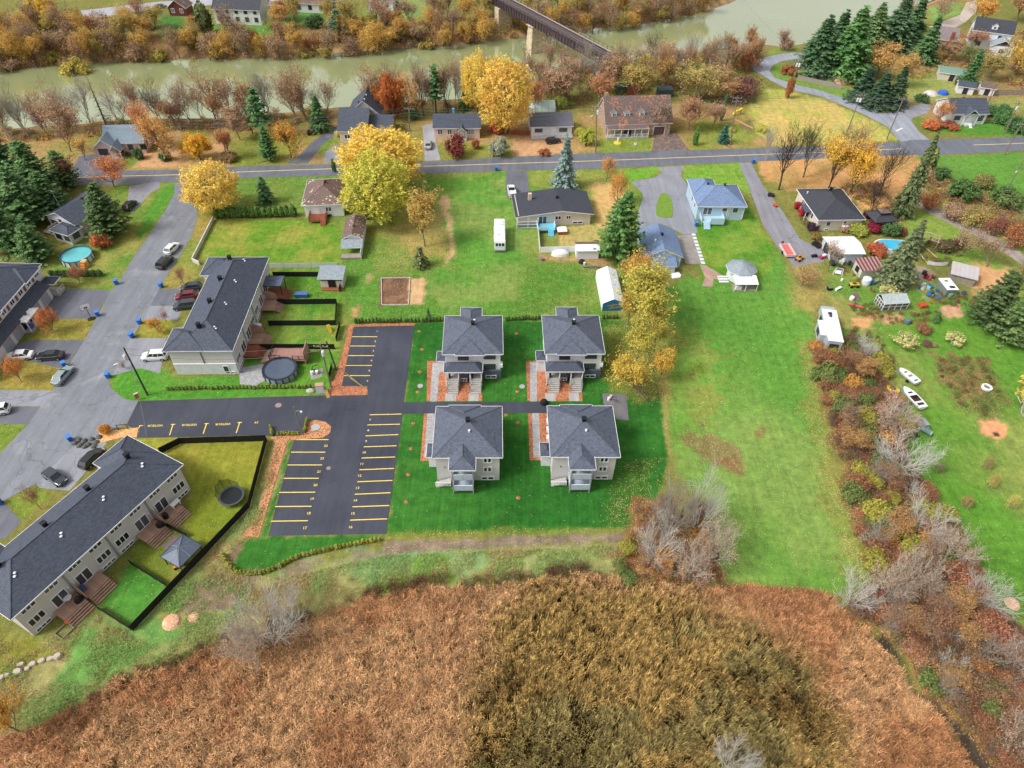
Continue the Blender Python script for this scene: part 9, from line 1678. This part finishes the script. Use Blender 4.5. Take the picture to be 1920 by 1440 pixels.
def scrub(name,label,clumps,leaf=.12,per=70,twigs=40):
 rs=np.random.RandomState(len(clumps));C,N,U,A,Sz,K=[],[],[],[],[],[]
 zs=gz_arr(np.array([c[0] for c in clumps]),np.array([c[1] for c in clumps]))
 for(x,y,r,h,c1,c2),z in zip(clumps,zs):
  n=per;d=rs.randn(n,3);d[:,2]=np.abs(d[:,2]);d/=np.linalg.norm(d,axis=1,keepdims=True);q=rs.rand(n,1)**.4;p=d*q*np.array([r,r,h])+[x,y,z]
  C.append(p);N.append(d+rs.randn(n,3)*.6+[0,0,.4]);U.append(rs.randn(n,3)*.5+d);A.append(np.full(n,1.0));Sz.append(leaf*(.6+.8*rs.rand(n)))
  f=rs.rand(n,1);k=(np.array(S(*c1))*f+np.array(S(*c2))*(1-f))*(.6+.7*rs.rand(n,1));K.append(k)
  t=twigs;a=rs.rand(t)*6.283;ti=rs.rand(t)*1.0;dv=np.stack([np.cos(a)*ti,np.sin(a)*ti,np.ones(t)],1);L=h*(.5+.5*rs.rand(t))
  C.append(np.array([x,y,z])+dv*(L*.5)[:,None]*np.array([r/h*.9,r/h*.9,1])+np.stack([rs.randn(t),rs.randn(t),np.zeros(t)],1)*r*.25);N.append(np.stack([rs.randn(t),rs.randn(t),np.zeros(t)],1));U.append(dv);A.append(np.full(t,-1.0));Sz.append(L*.5)
  f=rs.rand(t,1);K.append((np.array(S(132,108,92))*f+np.array(S(170,158,146))*(1-f))*(.7+.5*rs.rand(t,1)))
 C,N,U,A,Sz,K=(np.concatenate(v,0) for v in(C,N,U,A,Sz,K));k=len(C)
 N/=np.linalg.norm(N,axis=1,keepdims=True)+1e-9;U=U-N*(U*N).sum(1,keepdims=True);U/=np.linalg.norm(U,axis=1,keepdims=True)+1e-9;T_=np.cross(N,U);w=np.where(A<0,.018,Sz*.65)[:,None];s_=Sz[:,None]
 V=np.stack([C-U*s_,C+T_*w,C+U*s_,C-T_*w],1).reshape(-1,3)
 me=np_mesh(name,V,np.arange(4*k).reshape(k,4),TINT,{'tint':('FLOAT_COLOR','POINT',np.repeat(np.concatenate([K,np.ones((k,1))],1),4,0))},smooth=False);tag(link(name,me),label,None,None,'stuff')
SR=random.Random(31);YARD=[((150,112,80),(120,96,60)),((120,140,70),(150,156,80)),((186,140,80),(160,110,66)),((96,124,60),(124,140,66))];CB_=[((170,134,100),(196,158,118)),((156,130,110),(184,156,130)),((190,168,92),(160,142,76)),((196,140,88),(166,114,76)),((146,150,80),(176,166,90)),((230,186,92),(206,156,76))]
def clump(q,r0,r1,h0,h1,pal):return[(x,y,SR.uniform(r0,r1),SR.uniform(h0,h1),*pal[SR.randrange(len(pal))]) for x,y in q]
NB=[(-120,240),(0,240),(150,232),(260,222),(400,221),(520,212),(625,202),(625,222),(560,236),(470,246),(300,246),(150,262),(-120,270)]
NB2=[(690,198),(760,190),(860,185),(960,165),(1040,140),(1120,118),(1220,109),(1290,101),(1410,82),(1440,92),(1420,108),(1395,130),(1400,160),(1420,186),(1380,200),(1270,178),(1130,178),(1080,205),(990,205),(900,206),(800,210),(700,212)]
scrub('river_bank_scrub','twiggy brown scrub along the near river bank',clump(np.concatenate([inside(NB,110,1),inside(NB2,340,2)]),.9,2.2,.8,2.4,CB_[:4]+CB_[:2]+CB_[4:]),.2,70,60)
FBP=[(-100,100),(0,94),(107,84),(290,82),(300,100),(360,82),(480,74),(600,62),(760,46),(920,28),(960,30),(1050,20),(1180,4),(1330,-20),(1372,-12),(1330,0),(1285,13),(1170,30),(1090,42),(1010,47),(900,60),(705,73),(480,87),(240,95),(0,107),(-100,116)]
scrub('far_bank_scrub','rust, olive and brown scrub filling the far river bank',clump(inside(FBP,620,3),1.2,2.6,1.5,5.2,CB_+CB_[1:3]+CB_[5:]),.26,60,40)
scrub('far_woods_floor','mixed brown brush between the far street and the river',clump(inside([(-100,30),(60,20),(290,40),(290,84),(107,86),(-100,104)],170,4),1.4,3.2,1.5,5,CB_),.28,60,40)
FRP=[(40,1372),(140,1318),(230,1262),(330,1228),(400,1190),(600,1140),(700,1100),(800,1080),(900,1080),(1000,1070),(1080,1056),(1150,1062),(1150,1090),(1000,1100),(800,1108),(700,1126),(560,1176),(400,1216),(330,1258),(230,1284),(140,1336)]
scrub('weedy_fringe','brown and green weeds fringing the reeds',clump(inside(FRP,420,5),.7,1.5,.7,2.1,[((116,76,48),(88,60,40)),((146,92,50),(104,68,42)),((100,80,44),(130,108,54)),((156,98,54),(112,72,44)),((120,150,56),(150,170,70))]),.075,110,50)
scrub('hedgerow_floor','tangled low growth under the hedgerow and by the creek',clump(inside(HEDGE_PX,900,6,CREEK),.6,1.5,.7,2.3,[((150,104,66),(120,84,56)),((186,124,74),(150,96,62)),((176,140,90),(140,110,70)),((150,108,74),(172,124,84)),((140,136,66),(110,116,56))]),.085,90,60)
scrub('creek_side_brush','russet and tan brush crowding the creek in the near corner',clump(inside([(1650,1170),(1760,1180),(1930,1200),(2060,1310),(2040,1560),(1905,1490),(1850,1412),(1806,1352),(1764,1308),(1730,1290),(1710,1240)],330,21),.7,1.7,.9,2.4,[((176,112,70),(146,90,58)),((206,150,92),(176,122,76)),((150,108,78),(126,90,66)),((196,116,76),(170,100,66)),((160,150,80),(130,130,64))]),.09,100,70)
scrub('corner_thicket_floor','tangled brush at the sod corner',clump(inside([(1195,950),(1330,945),(1350,1085),(1290,1105),(1150,1092),(1175,1000)],120,7),.6,1.3,.5,1.8,[((150,104,66),(120,84,56)),((196,124,64),(160,96,52)),((170,160,70),(140,130,60))]),.085,90,60)
scrub('path_side_scrub','rough brush on both sides of the gravel path',clump(np.concatenate([inside([(1740,318),(1990,430),(1990,486),(1850,420),(1720,350)],150,8),inside([(1560,350),(1640,340),(1700,400),(1640,395)],30,9)]),.8,1.6,.7,2.2,CB_),.14,60,50)
scrub('vegetable_rows','withered vegetable rows in the dark garden',clump(inside([(1742,664),(1846,670),(1884,738),(1856,784),(1804,766),(1752,692)],120,10),.4,.9,.3,.9,[((150,102,66),(120,82,54)),((96,138,56),(126,158,70)),((106,146,60),(140,164,84)),((180,166,100),(150,150,80))]),.08,90,30)
scrub('garden_undergrowth','low shrubs and leaves round the gardens beyond the bend',clump(inside([(1700,90),(1800,66),(1930,60),(1930,180),(1800,140),(1690,150)],120,11),1.0,2.2,1.0,3.2,CB_),.22,60,40)
scrub('yard_weeds','weeds and small shrubs among the cluttered yard',clump(np.concatenate([inside([(1545,452),(1600,490),(1640,540),(1640,556),(1590,520),(1530,480)],30,14),inside([(1590,555),(1700,590),(1760,580),(1770,600),(1690,612),(1600,590)],60,15),inside([(1700,440),(1770,450),(1800,480),(1780,500),(1720,490)],60,16),inside([(1740,540),(1850,560),(1840,580),(1740,570)],40,17),inside([(1500,400),(1545,440),(1540,462),(1500,420)],24,18),inside([(1590,610),(1650,630),(1690,690),(1640,680),(1590,650)],50,19)]),.35,.95,.3,1.1,YARD),.09,70,40)
scrub('roadside_shrubs','leafy brush below the beige bungalow trees',clump(inside([(1545,352),(1650,340),(1690,400),(1620,400)],40,12),.5,1.2,.4,1.3,[((196,130,70),(160,110,60)),((150,150,70),(120,130,60))]),.12,60,30)
T('half',40,1372,1300,90,(232,176,60),(214,150,60),'small yellow tree at the lower frame corner by the reeds','brown')
for i,(bx,by,w,c) in enumerate([(1846,878,22,((190,160,80),(150,150,70))),(1855,912,24,((210,190,80),(180,160,70))),(1806,950,26,((200,150,80),(170,160,80))),(1893,950,26,((220,200,80),(180,180,80))),(1756,886,16,((150,160,90),(150,140,90)))]):T('twigbush',bx,by,by-26,w,*c,f'young fruit sapling on the open lawn, {ordn(i + 1)} counting from the mulch ring','grey',.9,group='fruit saplings on the lawn')
# ------------------------------------------------------------------ reeds: tens of thousands of blades in one object
def blade_faces(k):
 b=(np.arange(k)*5)[:,None];return np.concatenate([b+np.array(q) for q in([0,1,2],[0,2,3],[3,2,4])],0)
def reeds():
 rs=np.random.RandomState(3);N=470000;lo,hi=MARSH.min(0),MARSH.max(0);lo[1]=max(lo[1],20);lo[0]=max(lo[0],-66);hi[0]=min(hi[0],66)
 P=lo+rs.rand(N,2)*(hi-lo);d=sdist(P[:,0],P[:,1],MARSH);keep=d<-.2+.8*(vnoise(P[:,0],P[:,1],.4,4)-.5);keep&=sdist(P[:,0],P[:,1],CREEK)>.3
 P=P[keep];d=d[keep];X,Y=P[:,0],P[:,1]
 core=np.array([W(*p)[:2] for p in[(1000,1115),(1120,1100),(1290,1120),(1420,1165),(1520,1260),(1575,1400),(1600,1600),(850,1640),(860,1420),(900,1280),(930,1180)]])
 cz=sstep(3.5,-2.5,sdist(X,Y,core)+(vnoise(X,Y,.15,6)-.5)*6)
 holes=vnoise(X,Y,1.0,15,3);keep=(holes>.36+.07*cz)|(rs.rand(len(X))<.15)
 P=P[keep];X,Y=P[:,0],P[:,1];cz=cz[keep];k=len(X)
 flow=vnoise(X,Y,.06,30,3)*9+vnoise(X,Y,.3,31,2)*3
 a=flow+rs.randn(k)*(2.2-1.3*cz);z0=gz_arr(X,Y)
 lodge=sstep(.6,.75,vnoise(X,Y,.12,33,3))*(1-cz)
 cl=vnoise(X,Y,1.7,36,2);h=(.65+.65*rs.rand(k))*(1-.5*lodge)+cz*(.5+.4*rs.rand(k))+(vnoise(X,Y,.25,34,3)-.5)*1.2+(cl-.5)*1.8
 h=np.maximum(h,.2)
 out=(.22+.42*rs.rand(k))*(1-.3*cz)+lodge*.5
 w=(.011+.014*rs.rand(k))*(1+.5*cz)
 D=np.stack([np.cos(a),np.sin(a),np.zeros(k)],1);Sd=np.stack([-np.sin(a),np.cos(a),np.zeros(k)],1)
 b=np.stack([X,Y,z0-.05],1);m1=b+D*(out*.25)[:,None]+np.array([0,0,1])*(h*.6)[:,None];m2=b+D*(out*.75)[:,None]+np.array([0,0,1])*(h*.98)[:,None]
 kink=rs.rand(k);t=b+D*(out*(1.25+.3*kink))[:,None]+np.array([0,0,1])*(h*(.95-.55*kink*(1-.6*cz)))[:,None]
 m1=(m1+m2)/2;V=np.stack([b-Sd*w[:,None]*.5,b+Sd*w[:,None]*.5,m1+Sd*w[:,None],m1-Sd*w[:,None],t],1).reshape(-1,3)
 F=blade_faces(k)
 r1=rs.rand(k)[:,None];r2=rs.rand(k)[:,None];pt=vnoise(X,Y,.11,40,4)[:,None]
 tan=np.array(S(246,202,148))*(1-r1)+np.array(S(198,140,94))*r1
 tan=tan*(1-.6*sstep(.45,.62,pt))+np.array(S(190,126,82))*.6*sstep(.45,.62,pt)
 olv=np.array(S(216,176,104))*(1-r1)+np.array(S(134,112,62))*r1
 olv=olv*(1-.5*sstep(.5,.62,pt))+np.array(S(134,134,84))*.5*sstep(.5,.62,pt)
 c=tan*(1-cz[:,None])+olv*cz[:,None];blc=sstep(.3,.68,vnoise(X,Y,2.6,44,2))[:,None];c=c*(.5+.75*r2)*(.6+.7*blc)
 c=np.concatenate([c,np.ones((k,1))],1)
 m,n,l,bb=nodes_of('reed_blade');at=n.new('ShaderNodeAttribute');at.attribute_name='tint';l.new(at.outputs['Color'],bb.inputs['Base Color']);bb.inputs['Roughness'].default_value=.75;bb.inputs['Specular IOR Level'].default_value=.25
 me=np_mesh('reeds',V,F,m,{'tint':('FLOAT_COLOR','POINT',np.repeat(c,5,0))},smooth=False)
 tag(link('reeds',me),'dry tan and olive reeds filling the marsh',None,None,'stuff')
reeds()
def tufts():
 rs=np.random.RandomState(9);q=inside([(-60,1190),(60,1205),(190,1155),(252,1188),(392,1036),(472,952),(516,836),(530,836),(484,1005),(420,1040),(430,1078),(540,1080),(720,1040),(1170,1020),(1160,1066),(1080,1096),(800,1116),(560,1180),(230,1286),(0,1392),(-60,1420)],60000,13)
 X,Y=q[:,0],q[:,1];k=len(X);a=rs.rand(k)*6.283;pt=vnoise(X,Y,.3,50,3);keep=pt>.38;X,Y,a,pt=X[keep],Y[keep],a[keep],pt[keep];k=len(X)
 h=(.15+.35*rs.rand(k))*sstep(.36,.6,pt)+.1;z=gz_arr(X,Y);D=np.stack([np.cos(a),np.sin(a),np.zeros(k)],1);Sd=np.stack([-np.sin(a),np.cos(a),np.zeros(k)],1)*.022;b=np.stack([X,Y,z-.02],1);m=b+D*(h*.25)[:,None]+np.array([0,0,1])*(h*.8)[:,None];t=b+D*(h*.8)[:,None]+np.array([0,0,1])*(h*1.0)[:,None]
 V=np.stack([b-Sd,b+Sd,m+Sd,m-Sd,t],1).reshape(-1,3);F=blade_faces(k)
 p2=sstep(.42,.6,vnoise(X,Y,.12,51,3))[:,None];r=rs.rand(k,1);c=(np.array(S(176,194,122))*r+np.array(S(142,172,98))*(1-r))*(1-p2)+(np.array(S(214,188,138))*r+np.array(S(178,148,102))*(1-r))*p2;c=c*(.7+.5*rs.rand(k,1))
 tag(link('rough_grass',np_mesh('rough_grass',V,F,TINT,{'tint':('FLOAT_COLOR','POINT',np.repeat(np.concatenate([c,np.ones((k,1))],1),5,0))},smooth=False)),'unmown pale grass between the fence and the reeds',None,None,'stuff')
tufts()
